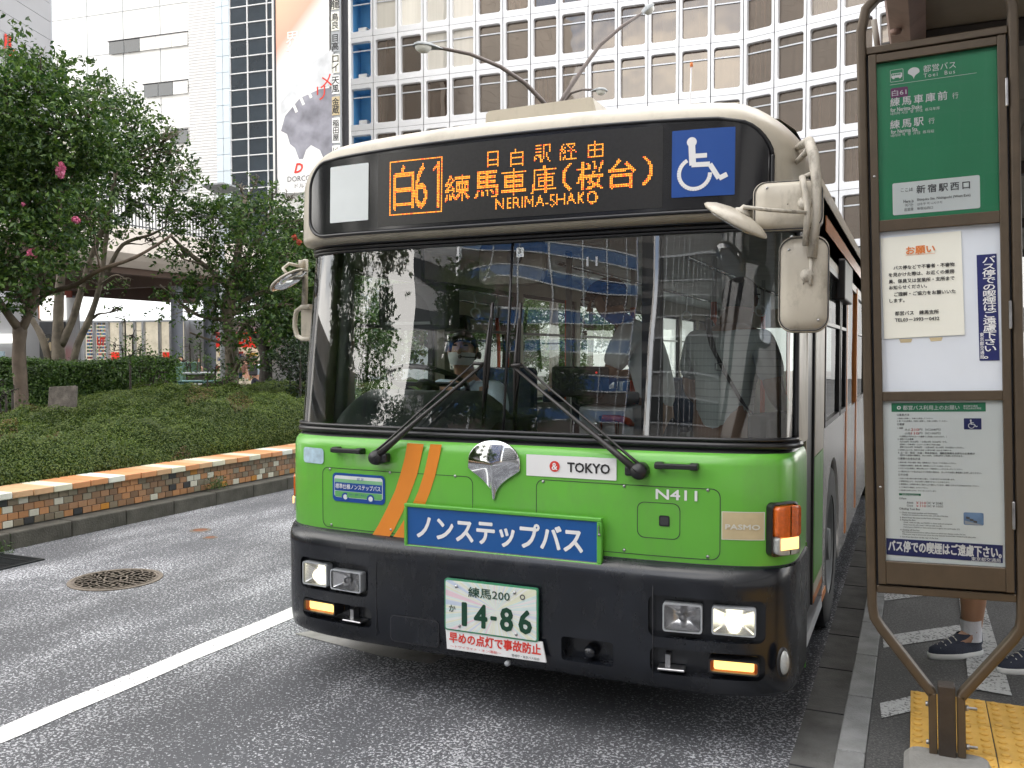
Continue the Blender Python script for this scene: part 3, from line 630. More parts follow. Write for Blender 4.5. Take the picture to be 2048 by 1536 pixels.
T1 = tree('crape_myrtle_tree', 'crape myrtle tree with bare brown trunk and pink blossoms nearest the left edge', 'tree', t1, [(c, r*1.14) for c, r in b1], 2900, .080, M['bark'], M['leaf'], 11, 'crape myrtle trees in the planter', gate=.26)
# 2: multi-stemmed tree behind it
d2 = 13.6
t2 = [[(D(118, 800, d2), .10), (D(118, 740, d2), .10), (D(116, 680, d2), .085), (D(118, 600, d2), .07), (D(125, 520, d2), .055), (D(140, 400, d2), .05), (D(160, 300, d2), .03)],
      [(D(112, 790, d2), .06), (D(96, 715, d2), .055), (D(82, 670, d2), .05), (D(60, 630, d2), .04), (D(40, 560, d2), .035)],
      [(D(122, 690, d2), .065), (D(145, 640, d2), .055), (D(160, 590, d2), .048), (D(180, 520, d2), .04), (D(215, 430, d2), .04), (D(235, 330, d2), .025)],
      [(D(140, 760, d2), .06), (D(155, 690, d2), .055), (D(178, 640, d2), .048), (D(200, 570, d2), .038), (D(212, 480, d2), .035), (D(225, 400, d2), .02)],
      [(D(215, 545, d2), .035), (D(245, 490, d2), .03), (D(300, 470, d2), .02), (D(330, 455, d2), .012)]]
b2 = B([(230, 215, .38), (175, 190, .3), (270, 270, .5), (215, 330, .52), (305, 340, .42), (340, 290, .24), (350, 360, .30), (270, 400, .40), (340, 420, .33), (205, 460, .30), (150, 400, .5), (180, 560, .26), (150, 480, .42), (310, 480, .16), (250, 560, .12), (240, 620, .10)], d2)
b2 += [(D(x, y, d2), r) for x, y, r in ((362, 215+88, .14), (375, 335, .14), (355, 270, .12), (200, 175, .15))]
T2 = tree('crape_myrtle_tree', 'multi stemmed crape myrtle spreading in front of the cream walkway', 'tree', t2, [(c, r*1.12) for c, r in b2], 2800, .080, M['bark_pale'], M['leaf'], 12, 'crape myrtle trees in the planter', gate=.42)
# 3: pale trunk tree left of the bus
d3 = 13.8
t3 = [[(D(462, 800, d3), .12), (D(464, 750, d3), .11), (D(463, 690, d3), .10), (D(456, 630, d3), .095), (D(466, 570, d3), .085), (D(480, 480, d3), .05), (D(490, 400, d3), .03)],
      [(D(455, 640, d3), .035), (D(400, 632, d3), .028), (D(360, 605, d3), .02), (D(320, 570, d3), .012)],
      [(D(462, 580, d3), .05), (D(420, 540, d3), .04), (D(370, 500, d3), .03), (D(340, 470, d3), .02)],
      [(D(470, 560, d3), .05), (D(500, 500, d3), .035), (D(540, 430, d3), .025)],
      [(D(468, 690, d3), .035), (D(420, 680, d3), .02), (D(380, 665, d3), .012)]]
b3 = B([(400, 420, .36), (450, 440, .45), (350, 500, .26), (500, 420, .42), (560, 440, .40), (520, 500, .5), (420, 500, .38), (590, 510, .36), (480, 560, .42), (390, 560, .30), (560, 570, .45), (430, 610, .34), (375, 625, .24), (510, 640, .4), (340, 590, .22), (590, 610, .35), (430, 665, .22), (460, 690, .20), (490, 720, .2)], d3)
b3 += [(D(x, y, d3), r) for x, y, r in ((480, 375, .13), (515, 360, .10), (545, 385, .13), (585, 395, .14), (600, 440, .2))]
T3 = tree('crape_myrtle_tree', 'crape myrtle with pale upright trunk standing just left of the bus', 'tree', t3, [(c, r*1.16) for c, r in b3], 2700, .078, M['bark_pale'], M['leaf'], 13, 'crape myrtle trees in the planter', gate=.28)
# 4: dark evergreen behind
d4 = 18
t4 = [[(D(530, 790, d4), .15), (D(532, 720, d4), .13), (D(525, 670, d4), .11), (D(545, 600, d4), .08)], [(D(530, 710, d4), .08), (D(505, 670, d4), .05), (D(490, 640, d4), .04)], [(D(535, 720, d4), .06), (D(556, 680, d4), .05), (D(575, 640, d4), .04)]]
b4 = B([(500, 600, .6), (560, 590, .75), (600, 640, .6), (540, 650, .5), (480, 650, .35), (620, 560, .7), (590, 500, .5)], d4)
tree('evergreen_tree', 'dark evergreen tree with short black trunk behind the pale trunk', 'tree', t4, b4, 2400, .07, M['bark_dark'], M['leaf_dark'], 14, gate=.42)
# shrubs
def shrub(lb, pts, d, lm, seed, per=3600, ls=.05, name='shrub', group=None):
    r = random.Random(seed); bl = [(D(x, y, d+r.uniform(-.3, .3)), q) for x, y, q in pts]
    c0 = min((b[0] for b in bl), key=lambda v: v.z)
    tr = [[(Vector((b[0].x, b[0].y, .38)), .025), (b[0], .012)] for b in bl[:4]]
    return tree(name, lb, 'shrub', tr, bl, per, ls, M['bark_dark'], lm, seed, group, gate=.9, twig=.7)
shrub('dark leafy bush filling the gap beside the bus mirror', [(600, 700, .38), (580, 740, .32), (615, 760, .3), (600, 780, .3), (560, 730, .22), (625, 720, .35)], 13.5, M['leaf_dark'], 21)
shrub('rounded green bush between the utility cabinet and the pale trunk', [(430, 745, .22), (445, 765, .22), (415, 755, .17), (440, 785, .22), (460, 760, .14)], 13.2, M['leaf_hedge'], 22)
shrub('loose leafy bush growing out of the clipped hedge', [(300, 720, .3), (320, 745, .3), (280, 745, .3), (260, 715, .22), (335, 765, .18), (300, 775, .3)], 12.6, M['leaf_hedge'], 23)
shrub('young shrub with bright leaves at the lower left edge', [(-5, 770, .16), (12, 790, .12), (25, 780, .08), (0, 800, .18)], 10.6, M['leaf_light'], 24, ls=.06)
shrub('slender young shrub standing in front of the shop window', [(250, 640, .16), (265, 670, .15), (245, 700, .18), (280, 700, .14), (225, 690, .14)], 14.5, M['leaf_hedge'], 25, per=2600)
shrub('thin leafy sapling between the two grey walkway pillars', [(380, 700, .24), (395, 720, .2), (375, 735, .2), (400, 690, .15), (360, 720, .15)], 16.5, M['leaf_hedge'], 26, per=2400)
# clipped hedge behind
p0 = D(-60, 735, 13.0); p1 = D(335, 735, 13.7); hd = (p1-p0); hd.z = 0; hl = hd.length; hd.normalize(); hn = Vector((hd.y, -hd.x, 0))
hedge = thing('clipped_hedge', 'long clipped green hedge running behind the azalea mound', 'hedge', (p0.x, p0.y, .38), (0, 0, atan2(hd.y, hd.x)))
HT = 1.06
rows = []
for j in range(11):
    a = j/10*pi; rows.append([(-0.2+i*(hl+.3)/60, -cos(a)*.34*(1+.05*sin(i*1.3+j)), (HT*min(1, sin(a)**.35+.0)*.97+.03*sin(i*.9+j*2)) if 0 < j < 10 else 0) for i in range(61)])
ob('hedge_core', MB().grid(rows), M['twigs'], hedge)
n = 60000; L0 = g.uniform(-.25, hl+.15, n); face = g.uniform(0, 1, n) < .62
Yh = np.where(face, -.40+g.normal(0, .035, n)+.03*np.sin(L0*5), g.uniform(-.42, .40, n)); Zh = np.where(face, g.uniform(0, HT+.02, n), HT+.035+g.normal(0, .03, n)+.03*np.sin(L0*3.3))
Nh = np.where(face[:, None], np.array([[0, -1, .5]]), np.array([[0, 0, 1.]]))
leaves('hedge_leaves', np.column_stack([L0, Yh, Zh]), Nh, .042, M['leaf_hedge'], hedge, seed=9)['kind'] = 'stuff'

# blossoms
def blossom(px, py, d, w_, h_, n, lb, m, par=None, seed=0, name='blossom_cluster'):
    gg = np.random.default_rng(seed); c = D(px, py, d); u = gg.normal(size=(n, 3)); u /= np.linalg.norm(u, axis=1)[:, None]; u *= gg.uniform(.4, 1, n)[:, None]
    P = u*np.array([w_, w_, h_])
    o = leaves(name, P+np.array(c-par.location), None, .030, m, par, seed=seed, asp=.9, fold=.5); o['label'] = lb
for i, (px, py, w_, h_, n) in enumerate(((121, 340, .055, .105, 650), (152, 440, .05, .04, 220), (65, 507, .065, .06, 300), (47, 408, .022, .022, 50))):
    blossom(px, py, 10.9, w_, h_, n, 'pink blossom cluster', M['flower'], T1, 40+i)
for i, (px, py) in enumerate(((589, 475), (598, 484))): blossom(px, py, 12.6, .04, .04, 70, 'red blossom cluster', M['redflower'], T3, 60+i)

# trees and buildings behind the camera (they are what the windscreen and the office glass reflect)
def backtree(x, y, h, seed, lb, cr=1.9, per=1300, lo=.3):
    r = random.Random(seed); tr = [[(Vector((x, y, .38)), .13), (Vector((x+.1, y, h*.4)), .10), (Vector((x, y+.1, h*.75)), .05)]]
    bl = [(Vector((x+r.uniform(-cr, cr)*.6, y+r.uniform(-cr, cr)*.7, h*r.uniform(lo, 1.0))), r.uniform(.6, .95)) for _ in range(11)]
    tree('street_tree', lb, 'tree', tr, bl, per, .10, M['bark_dark'], M['leaf_light'], seed, 'street trees along the planter seen reflected in the bus glass', gate=.7)
backtree(-6.9, -4.6, 4.6, 31, 'street tree reflected in the left part of the windscreen, nearest the bus', 1.3)
backtree(-8.5, -9, 6.2, 32, 'second street tree reflected in the left part of the windscreen')
backtree(-8.2, -14.5, 7.0, 33, 'third street tree reflected in the left part of the windscreen')
backtree(-10.5, -6.0, 6.0, 34, 'rear street tree reflected beside the windscreen edge')
backtree(-9.0, -21, 7.0, 35, 'farthest street tree reflected in the left part of the windscreen')

backtree(-8.4, 10.5, 3.6, 36, 'street tree seen through the driver side window of the bus', 1.3, 1300, .35)
backtree(-8.4, 14.5, 4.2, 37, 'second street tree seen through the side windows of the bus', 1.7, 1300, .3)
backtree(-8.6, 20, 5.0, 38, 'third street tree seen through the side windows of the bus', 2.2, 1300, .25)
backtree(-9, 27, 6.0, 39, 'farthest street tree seen through the side windows of the bus', 2.6, 1000, .2)
# ================================================================ buildings
def facade(px, py, d, ang):            # local frame of a facade: Empty location and functions
    o = D(px, py, d); o.z = 0; a = radians(ang); dr = Vector((cos(a), sin(a), 0)); nn = Vector((sin(a), -cos(a), 0))
    def hit(x, y, off=0):              # pixel -> (local x, z)
        r = rayv(x, y); p0 = o+nn*off; t = (p0-CPOS).dot(nn)/r.dot(nn); p = CPOS+r*t; return (p-o).dot(dr), p.z
    return o, a, hit
# ---- curved grid office block
CW, CH = 2.07, 3.46
o, a, hit = facade(698, 233, 68, 4.1)
grid = thing('office_block', 'curved white office block with a grid of deep set bronze windows behind the bus', 'building', o, (0, 0, a))
_, zb = hit(874, 233)
zrow = lambda n: zb + n*CH - .48         # bottom edge of cell n
nring = 5
def cellmesh():
    out = rrect(.028, CW-.028, .014, CH-.014, .01, nring); inn = rrect(.205, CW-.205, .46, CH-.34, .16, nring)
    mb = MB(); R = [[(x, .06, z) for x, z in out], [(x, 0, z) for x, z in out]]
    q = rrect(.18, CW-.18, .435, CH-.315, .17, nring); R += [[(x, 0, z) for x, z in q], [(x, .03, z) for x, z in inn], [(x, .34, z) for x, z in inn]]
    mb.grid(R, False, True); return mb.mesh('facade_panel', M['panelwhite'])
cell = cellmesh()
pane = MB().add([(.17, .33, .41), (CW-.17, .33, .41), (CW-.17, .33, CH-.3), (.17, .33, CH-.3)], [(0, 1, 2, 3)]).mesh('window', M['office'])
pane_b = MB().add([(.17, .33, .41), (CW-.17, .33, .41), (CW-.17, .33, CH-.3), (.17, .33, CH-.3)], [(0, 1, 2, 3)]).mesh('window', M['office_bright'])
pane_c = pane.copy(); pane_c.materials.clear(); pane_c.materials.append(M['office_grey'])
barm = MB().box(.206, CW-.206, .24, .31, CH-.98, CH-.90).mesh('window_bar', M['reveal'])
recess = MB().box(.206, CW-.206, .34, 1.5, .44, CH-.38); recess.f.pop(2); recess.sm.pop()
recess = recess.mesh('service_recess', M['bluepanel'])
unit = MB().box(.5, 1.2, .6, 1.1, .50, .95, ch=.03); unit.box(.62, 1.08, .55, .6, .56, .72); unit = unit.mesh('air_unit', M['flatwhite'])
cells = [(0, i) for i in range(14)]+[(1, i) for i in range(9)]
aB = radians(-18.6)
for part, i in cells:
    for n in range(-3, 5):
        if part == 0: loc = Vector((i*CW, 0, zrow(n))); rz = 0
        else: loc = Vector((14*CW+cos(aB)*i*CW, sin(aB)*i*CW, zrow(n))); rz = aB
        link('facade_panel', cell, grid, loc, (0, 0, rz))
        if part == 0 and i == 0:
            link('service_recess', recess, grid, loc, (0, 0, rz)); link('air_unit', unit, grid, loc, (0, 0, rz))
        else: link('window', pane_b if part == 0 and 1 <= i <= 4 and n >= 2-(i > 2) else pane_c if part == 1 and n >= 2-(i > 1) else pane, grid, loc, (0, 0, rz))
        link('window_bar', barm, grid, loc, (0, 0, rz))
mb = MB(); z0, z1 = zrow(-3), zrow(5)
mb.box(1.6, 14*CW-.3, 1.6, 18, z0, z1+.6); mb.box(-.1, 14*CW, .07, .16, z1, z1+.6)
Mb = Matrix.Translation((14*CW, 0, 0)) @ Matrix.Rotation(aB, 4, 'Z'); mb.box(.1, 9*CW, 1.6, 18, z0, z1+.6, M=Mb); mb.box(0, 9*CW, .07, .16, z1, z1+.6, M=Mb)
ob('core_wall', mb, M['joint'], grid)
mb = MB(); mb.box(0, 14*CW+.2, .05, .07, z0, z1); mb.box(.2, 9*CW, .05, .07, z0, z1, M=Mb)
# joints behind the panel gaps: thin vertical backing strips only
mb = MB()
for i in range(15): mb.box(i*CW-.05, i*CW+.05, .05, .09, z0, z1)
for i in range(1, 10): mb.box(i*CW-.05, i*CW+.05, .05, .09, z0, z1, M=Mb)
for n in range(-3, 6):
    mb.box(0, 14*CW, .05, .085, zrow(n)-.05, zrow(n)+.05); mb.box(0, 9*CW, .05, .085, zrow(n)-.05, zrow(n)+.05, M=Mb)
ob('joint_strips', mb, M['joint'], grid)
mb = MB(); mb.box(-.7, -.02, .0, .5, 0, z1+.6); ob('corner_column', mb, M['reveal'], grid)
mb = MB(); mb.box(0, 14*CW, .3, 18, 0, z0-.02); mb.box(0, 9*CW, .3, 18, 0, z0-.02, M=Mb); ob('podium_wall', mb, M['flatwhite'], grid)
mb = MB()
for i in range(60): mb.box(14*CW-6+i*.4, 14*CW-5.96+i*.4, -1.2, -1.16, z0-1.6, z0-.5)
mb.box(14*CW-6, 14*CW+18, -1.22, -1.14, z0-.5, z0-.44); mb.box(14*CW-6, 14*CW+18, -1.4, .3, z0-2.0, z0-1.6); ob('terrace_railing', mb, M['rail'], grid)

# ---- department store with glazed strip
o, a, hs = facade(463, 200, 62, 6.2)
ds = thing('department_store', 'white department store with ribbed siding, pale blue tiles and a glazed stair strip', 'building', o, (0, 0, a))
def lx(px, py=200): return hs(px, py)[0]
def lz(px, py): return hs(px, py)[1]
TOP = 42
xl, xr = lx(104), lx(436)
rows = []
for k in range(int(TOP/.1)+1):
    z = 5.6+k*.1
    if z > TOP: break
    y = -.05 if k % 2 else .0
    rows.append([(lx(379), y, z), (xr, y, z)])
ob('ribbed_siding', MB().grid(rows, False), M['siding'], ds)['kind'] = 'stuff'
ob('wall', MB().box(xl, lx(689), .12, .9, 0, TOP).box(xl, lx(560), .9, 14, 0, TOP), M['flatwhite'], ds)
mj = MB()
for k in range(14): mj.box(xl, lx(378), .085, .13, 3+k*2.9, 3.03+k*2.9)
for k in range(8): mj.box(xl+k*3.2, xl+k*3.2+.03, .085, .13, 0, TOP)
ob('panel_joints', mj, M['lightgrey'], ds)['kind'] = 'stuff'
ob('base_band', MB().box(xl, xr, -.15, .1, 0, 5.6), M['flatwhite'], ds)
fx0, fx1 = lx(190), lx(378)
for (pa, ya, pb, yb, zlo, zhi) in ((218, 96, 376, 80, None, None), (288, 180, 376, 178, None, None), (340, 275, 376, 274, None, None), (350, 372, 376, 372, None, None)):
    zc = lz((pa+pb)/2, (ya+yb)/2); x0, x1 = lx(pa, ya), lx(pb, yb)
    # cladding band around, with the window strip left open
    fr = MB(); fr.box(min(x0, fx0)-.5, fx1, -.14, .08, zc+.5, zc+1.95); fr.box(min(x0, fx0)-.5, fx1, -.14, .08, zc-1.3 if pa > 218 else zc-2.0, zc-.42)
    pass
    nw = max(1, int((x1-x0)/1.15)); wv = (x1-x0)/nw
    pm_ = MB().box(.02, wv-.02, -.04, .0, -.41, .48).mesh('window_pane', M['darkglass'] if pa != 350 else M['lightgrey'])
    lit_ = MB().box(.02, wv-.02, -.04, .0, -.41, .48).mesh('window_pane', M['flatwhite'])
    for k in range(nw): link('window_pane', pm_ if (k < 2 or k == nw-1 and pa > 300) else lit_, ds, (x0+k*wv, 0, zc))
    ob('window_frame', MB().box(x0-.05, x1+.05, -.1, -.0, zc+.48, zc+.53), M['joint'], ds)
# pale blue tile pilaster
x0, x1 = lx(436), lx(463); wt = (x1-x0)/2
ph = lz(448, 50)-lz(448, 83)
tile = MB().box(.015, wt-.015, -.22, -.1, .012, ph-.012, ch=.01).mesh('cladding_tile', M['tilepale'])
zz = 3.0
while zz < TOP-ph:
    for k in range(2): link('cladding_tile', tile, ds, (x0+k*wt, 0, zz))
    zz += ph
ob('tile_backing', MB().box(x0, x1, -.12, .1, 0, TOP), M['joint'], ds)
# glazed strip: three columns of panes, the top ones mirror-bright
cx = [lx(463), lx(498), lx(537), lx(550)]
mull = MB(); gp = []
for k in range(3): gp.append(MB().add([(cx[k]+.06, -.08, .05), (cx[k+1]-.06, -.08, .05), (cx[k+1]-.06, -.08, ph-.05), (cx[k]+.06, -.08, ph-.05)], [(0, 1, 2, 3)]).mesh('glazing_pane', M['darkglass']))
zz = lz(500, 410)-3*ph; rr = 0
while zz < TOP-ph:
    for k in range(3): link('glazing_pane', gp[k], ds, (0, 0, zz))
    mull.box(cx[0], cx[3], -.15, -.06, zz-.032, zz+.032); zz += ph
for c in cx: mull.box(c-.035, c+.035, -.155, -.06, lz(500, 410)-3*ph, TOP)
ob('mullions', mull, M['mullion'], ds)
ob('curtain_behind', MB().box(cx[0]+.3, cx[2]-.4, -.02, .08, lz(500, 410)-3*ph, lz(500, 250)), pm('interior_blue_curtain', (.03, .12, .30), .6), ds)
ob('edge_column', MB().box(lx(550), lx(561), -.3, .1, 0, TOP), M['flatwhite'], ds)
# billboard
bx0, bx1 = lx(562), lx(667); bz0, bz1 = lz(600, 388), TOP-3
m, t, b = newmat('billboard_print'); N = t.nodes.new; K = t.links.new
tcn = N('ShaderNodeTexCoord'); sx = N('ShaderNodeSeparateXYZ'); K(tcn.outputs['Generated'], sx.inputs[0])
ad = N('ShaderNodeMath'); ad.operation = 'MULTIPLY_ADD'; K(sx.outputs[0], ad.inputs[0]); ad.inputs[1].default_value = -.16; K(sx.outputs[2], ad.inputs[2])
rp = N('ShaderNodeValToRGB'); e = rp.color_ramp.elements; e[0].position = .30; e[0].color = (.80, .80, .79, 1); e[1].position = .36; e[1].color = (.80, .40, .30, 1)
e2 = e.new(.50); e2.color = (.82, .55, .38, 1); e3 = e.new(.62); e3.color = (.80, .70, .58, 1); e4 = e.new(1.); e4.color = (.82, .76, .66, 1); K(ad.outputs[0], rp.inputs[0]); K(rp.outputs[0], b.inputs['Base Color'])
bb = thing('billboard', 'tall advertising banner with orange top and a dark razor head, hung beside the glazed strip', 'billboard', o, (0, 0, a))
ob('banner', MB().box(bx0, bx1, -.55, -.45, bz0, bz1), m, bb)
ob('frame', MB().box(bx0-.12, bx0-.02, -.6, -.35, bz0-.2, bz1), M['rail'], bb)
def wpx(px, py, off): r = hs(px, py, off); return (r[0], -off, r[1])
pl1 = [wpx(x, y, .556) for x, y in ((562, 262), (570, 232), (600, 196), (640, 178), (667, 175), (667, 330), (655, 336), (640, 300), (622, 290), (612, 300), (606, 318), (598, 318), (590, 296), (580, 288), (574, 268))]
ob('razor_picture', MB().add(pl1, [tuple(range(len(pl1)))]), pm('grey_print_picture', (.26, .26, .30), .5, var=.5, scale=.8), bb)
pl1 = [wpx(x, y, .560) for x, y in ((562, 205), (620, 128), (667, 96), (667, 172), (636, 176), (600, 192), (572, 224), (562, 232))]
ob('handle_picture', MB().add(pl1, [tuple(range(len(pl1)))]), pm('pale_print_picture', (.62, .64, .66), .5, var=.3, scale=.8), bb)
for k, (x0_, y0_) in enumerate(((582, 205), (596, 190), (611, 176))):
    q = [wpx(x, y, .566) for x, y in ((x0_, y0_), (x0_+5, y0_-3), (x0_+14, y0_+18), (x0_+9, y0_+21))]; ob('white_stroke', MB().add(q, [(0, 1, 2, 3)]), M['flatwhite'], bb)
for s, (px, py), h, mt in (('界', (585, 78), 1.0, 'flatwhite'), ('初', (585, 108), 1.0, 'flatwhite'), ('メ', (652, 162), .9, 'print_red'), ('リ', (642, 186), .9, 'print_red')):
    txt(s, wpx(px, py, .575), None, h, M[mt], bb)
txt('D', wpx(597, 336, .575), .62, .6, M['print_red'], bb, bold=.03, shear=.3)
txt('DORCO', wpx(598, 357, .575), 1.75, .36, M['print_grey'], bb)
txt('ドルコ', wpx(604, 371, .575), 1.1, .3, M['print_grey'], bb)
# strip of tenant signs
ts = thing('tenant_sign_strip', 'tall strip of small stacked tenant signs between the banner and the office block', 'sign', o, (0, 0, a))
sx0, sx1 = lx(672), lx(687)
ob('frame', MB().box(sx0-.04, sx1+.04, -.5, -.32, lz(680, 300), TOP-2), M['lightgrey'], ts)
items = [('平', 'paper'), ('龍', 'paper'), ('鳥\n良', 'paper'), ('目\n高', 'lightgrey'), ('ロ\nイ', 'paper'), ('天\n風', 'flatwhite'), ('金\n蔵', 'gold'), ('稲\n田\n屋', 'flatwhite'), ('は\nな\nの', 'flatwhite'), ('舞', 'lightgrey')]
yy = -30
for s, mt in items:
    n = s.count('\n')+1; h = 14+n*13
    za, zb_ = lz(680, yy+h), lz(680, yy)
    bo = ob('sign_board', MB().box(sx0, sx1, -.56, -.5, za+.05, zb_-.05, ch=.01), M[mt], ts)
    txt(s, ((sx0+sx1)/2, -.565, (za+zb_)/2), None, (zb_-za)*.78, M['print_black'], bo, lsp=.95, bold=.02); yy += h+2
ob('dark_gap_wall', MB().box(lx(687), lx(696), -.1, .1, 0, TOP), M['joint'], ts)

# ---- grey building at the top left, running away from the camera
p = D(103, 50, 50); an = radians(110.2); gl = thing('grey_clad_building', 'grey panel clad building at the upper left corner with red lettering', 'building', (p.x, p.y, 0), (0, 0, an))
mb = MB()
for k in range(44): mb.box(-32, 0, .0, 12, k+.012, k+.988)
ob('cladding_courses', mb, M['fargrey'], gl)['kind'] = 'stuff'
ob('joint_backing', MB().box(-31.99, -.01, .04, 11.9, 0, 43.9), M['joint'], gl)
for s, px, h in (('ル', 16, .95), ('ッ', -22, .95)):
    r = rayv(px, 92); pn = Vector((sin(an), -cos(an), 0)); tt = (Vector((p.x, p.y, 0))-CPOS).dot(pn)/r.dot(pn); q = CPOS+r*tt; ql = (q-Vector((p.x, p.y, 0))).dot(Vector((cos(an), sin(an), 0)))
    txt(s, (ql, -.06, q.z), None, h, M['print_red'], gl, bold=.05)
# yellowish annexe seen through the leaves
yb = D(131, 300, 55); an2 = thing('yellow_annexe', 'narrow pale yellow tower partly hidden by the crape myrtle leaves', 'building', (yb.x, yb.y, 0), (0, 0, radians(6.2)))
ob('wall', MB().box(-.45, .45, 0, 2, 0, 15, ch=.05), pm('pale_yellow_wall', (.80, .78, .66), .6), an2)
ob('window_band', MB().box(-.3, .3, -.03, .0, 9, 11.5), pm('blue_glass_band', (.05, .15, .5), .2), an2)

# ---- elevated walkway
wk = thing('elevated_walkway', 'cream elevated walkway with dark railing passing behind the trees', 'walkway', (-24.3, 17, 0))
mb = MB(); prof = [(0, 6.2), (0, 5.25), (-.35, 5.05), (-.9, 4.85), (-1.3, 4.85), (-1.3, 6.2)]
mb.grid([[(x, y, z) for x, z in prof] for y in (0, 90)], False, True); mb.box(-10, -1.2, 0, 90, 5.6, 6.1)
ob('fascia', mb, M['deck'], wk)
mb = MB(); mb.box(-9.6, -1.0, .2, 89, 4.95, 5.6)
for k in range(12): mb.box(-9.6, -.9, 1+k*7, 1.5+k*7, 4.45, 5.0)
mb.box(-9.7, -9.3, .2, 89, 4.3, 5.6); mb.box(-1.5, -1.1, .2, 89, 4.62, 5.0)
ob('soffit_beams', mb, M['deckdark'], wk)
mb = MB(); mb.box(-.28, -.22, .05, 90, 7.15, 7.22); mb.box(-.28, -.22, .05, 90, 6.3, 6.34)
ob('handrail', mb, M['rail'], wk)
me = MB().box(-.265, -.235, -.015, .015, 6.2, 7.16).mesh('baluster', M['rail'])
for k in range(150): link('baluster', me, wk, (0, .15+k*.16, 0))
for px, d, r_, lb in ((144, 42, .36, 1), (355, 38, .24, 2), (420, 44, .29, 3)):
    q = D(px, 720, d); pp = link('pillar', MB().lathe((0, 0, 0), [(r_, 0), (r_, 4.9), (r_*1.3, 5.2)], n=20).mesh('pillar', M['pillar']), wk, (q.x+24.3, q.y-17, 0))
q = D(148, 590, 41); box('red_panel', q.x-.75+24.3, q.x+.4+24.3, q.y-17-.5, q.y-17-.42, 4.1, 5.0, pm('dull_red_panel', (.25, .05, .03), .6), wk)

# ---- shops under the walkway
o, a, hp = facade(250, 640, 50, 8)
shop = thing('clothes_shop', 'shop with a bright white band above its lit display windows, under the walkway', 'building', o, (0, 0, a))
x0, x1 = hp(160, 600)[0], hp(640, 600)[0]; zt, zm = hp(250, 560)[1], hp(250, 641)[1]
ob('white_band', MB().box(x0, x1, -.1, .3, zm, zt+1.5), M['litwhite'], shop)
ob('wall', MB().box(x0-9, x1+6, .35, 8, 0, zt+1.6), M['lightgrey'], shop)
wd = [(168, 188), (188, 213), (217, 240), (244, 268), (270, 285), (288, 318), (320, 340), (344, 370)]
for i, (pa, pb) in enumerate(wd):
    xa, xb = hp(pa, 680)[0], hp(pb, 680)[0]
    f = ob('window_frame', MB().box(xa-.06, xa+.02, -.05, .3, 0, zm).box(xb-.02, xb+.06, -.05, .3, 0, zm).box(xa, xb, -.05, .3, zm-.1, zm).box(xa, xb, -.05, .3, .95, 1.05), M['lightgrey'], shop)
    ob('pane', MB().box(xa+.02, xb-.02, .12, .16, 0, zm-.1), M['shopglass'], f)
    if i in (0, 1):
        mbs = [MB() for _ in range(4)]
        for u in range(6):
            for v in range(12): mbs[rnd.randrange(4)].box(xa+.12+u*(xb-xa-.24)/6, xa+.12+(u+.62)*(xb-xa-.24)/6, .08, .11, 1.15+v*.19, 1.27+v*.19)
        for q_, cc in zip(mbs, ((.5, .12, .1), (.1, .3, .15), (.08, .2, .5), (.06, .06, .06))): ob('poster_squares', q_, pm('poster_square', cc, .5), f)[ 'kind'] = 'stuff'
        if i == 1: txt('UT', ((xa+xb)/2, .06, 2.3), .5, .42, M['print_red'], f, bold=.05)
    if i in (2, 6): ob('red_poster', MB().box(xa+.1, xb-.1, .07, .11, .3, 1.7), M['redlit'], f)
    if i == 5: txt('THE', ((xa+xb)/2, .06, .75), .7, .35, M['print_red'], f, bold=.05)
# red fronted shop further right
xa, xb = hp(445, 690)[0], hp(531, 690)[0]; za = hp(480, 695)[1]; zc = hp(480, 681)[1]
rs = thing('red_front_shop', 'shop with red fascia and brightly lit merchandise, right of the walkway pillars', 'shop', o, (0, 0, a))
ob('fascia', MB().box(xa, xb, -1.1, -.4, za, zc+.4), M['redlit'], rs)
ob('window', MB().box(xa, xb, -.6, -.5, 0, za), M['shopglass'], rs)
mbs = [MB() for _ in range(5)]
for k in range(110):
    u = rnd.uniform(xa, xb-.3); v = rnd.uniform(.2, za-.3); mbs[k % 5].box(u, u+rnd.uniform(.15, .4), -.66, -.61-rnd.random()*.01, v, v+rnd.uniform(.1, .3))
for q_, cc in zip(mbs, ((.6, .08, .05), (.7, .55, .1), (.1, .35, .12), (.7, .7, .68), (.08, .2, .5))): ob('merchandise', q_, pm('merchandise', cc, .5), rs)['kind'] = 'stuff'
txt('くすり', ((xa+xb)/2, -1.12, (za+zc+.4)/2), 2.0, .5, M['print_white'], rs, bold=.04)
# left: white lit square sign and kiosk signs
o, a, hq = facade(110, 620, 40, 8)
ks = thing('kiosk_front', 'shop front with a glowing white square sign behind the leftmost tree trunks', 'shop', o, (0, 0, a))
def hbox(pa, ya, pb, yb, y0, y1, mt, nm, par): (xa, zb2), (xb, za2) = hq(pa, ya), hq(pb, yb); return ob(nm, MB().box(xa, xb, y0, y1, za2, zb2), M[mt], par)
hbox(-90, 600, 150, 725, .1, .3, 'fargrey', 'wall', ks)
hbox(84, 592, 131, 640, -.15, .05, 'litsign', 'sign_panel', ks)
hbox(82, 592, 85, 640, -.16, .04, 'print_orange', 'sign_edge', ks)
hbox(-80, 669, 36, 686, -.2, .05, 'litsign', 'white_fascia', ks); hbox(-80, 669, 4, 676, -.22, -.2, 'print_orange', 'orange_swoosh', ks)
hbox(82, 644, 130, 668, -.1, .05, 'rail', 'dark_fascia', ks); hbox(82, 670, 112, 720, -.1, .05, 'dark', 'dark_board', ks)
hbox(125, 694, 133, 722, -.3, -.1, 'redlit', 'red_flag_sign', ks)
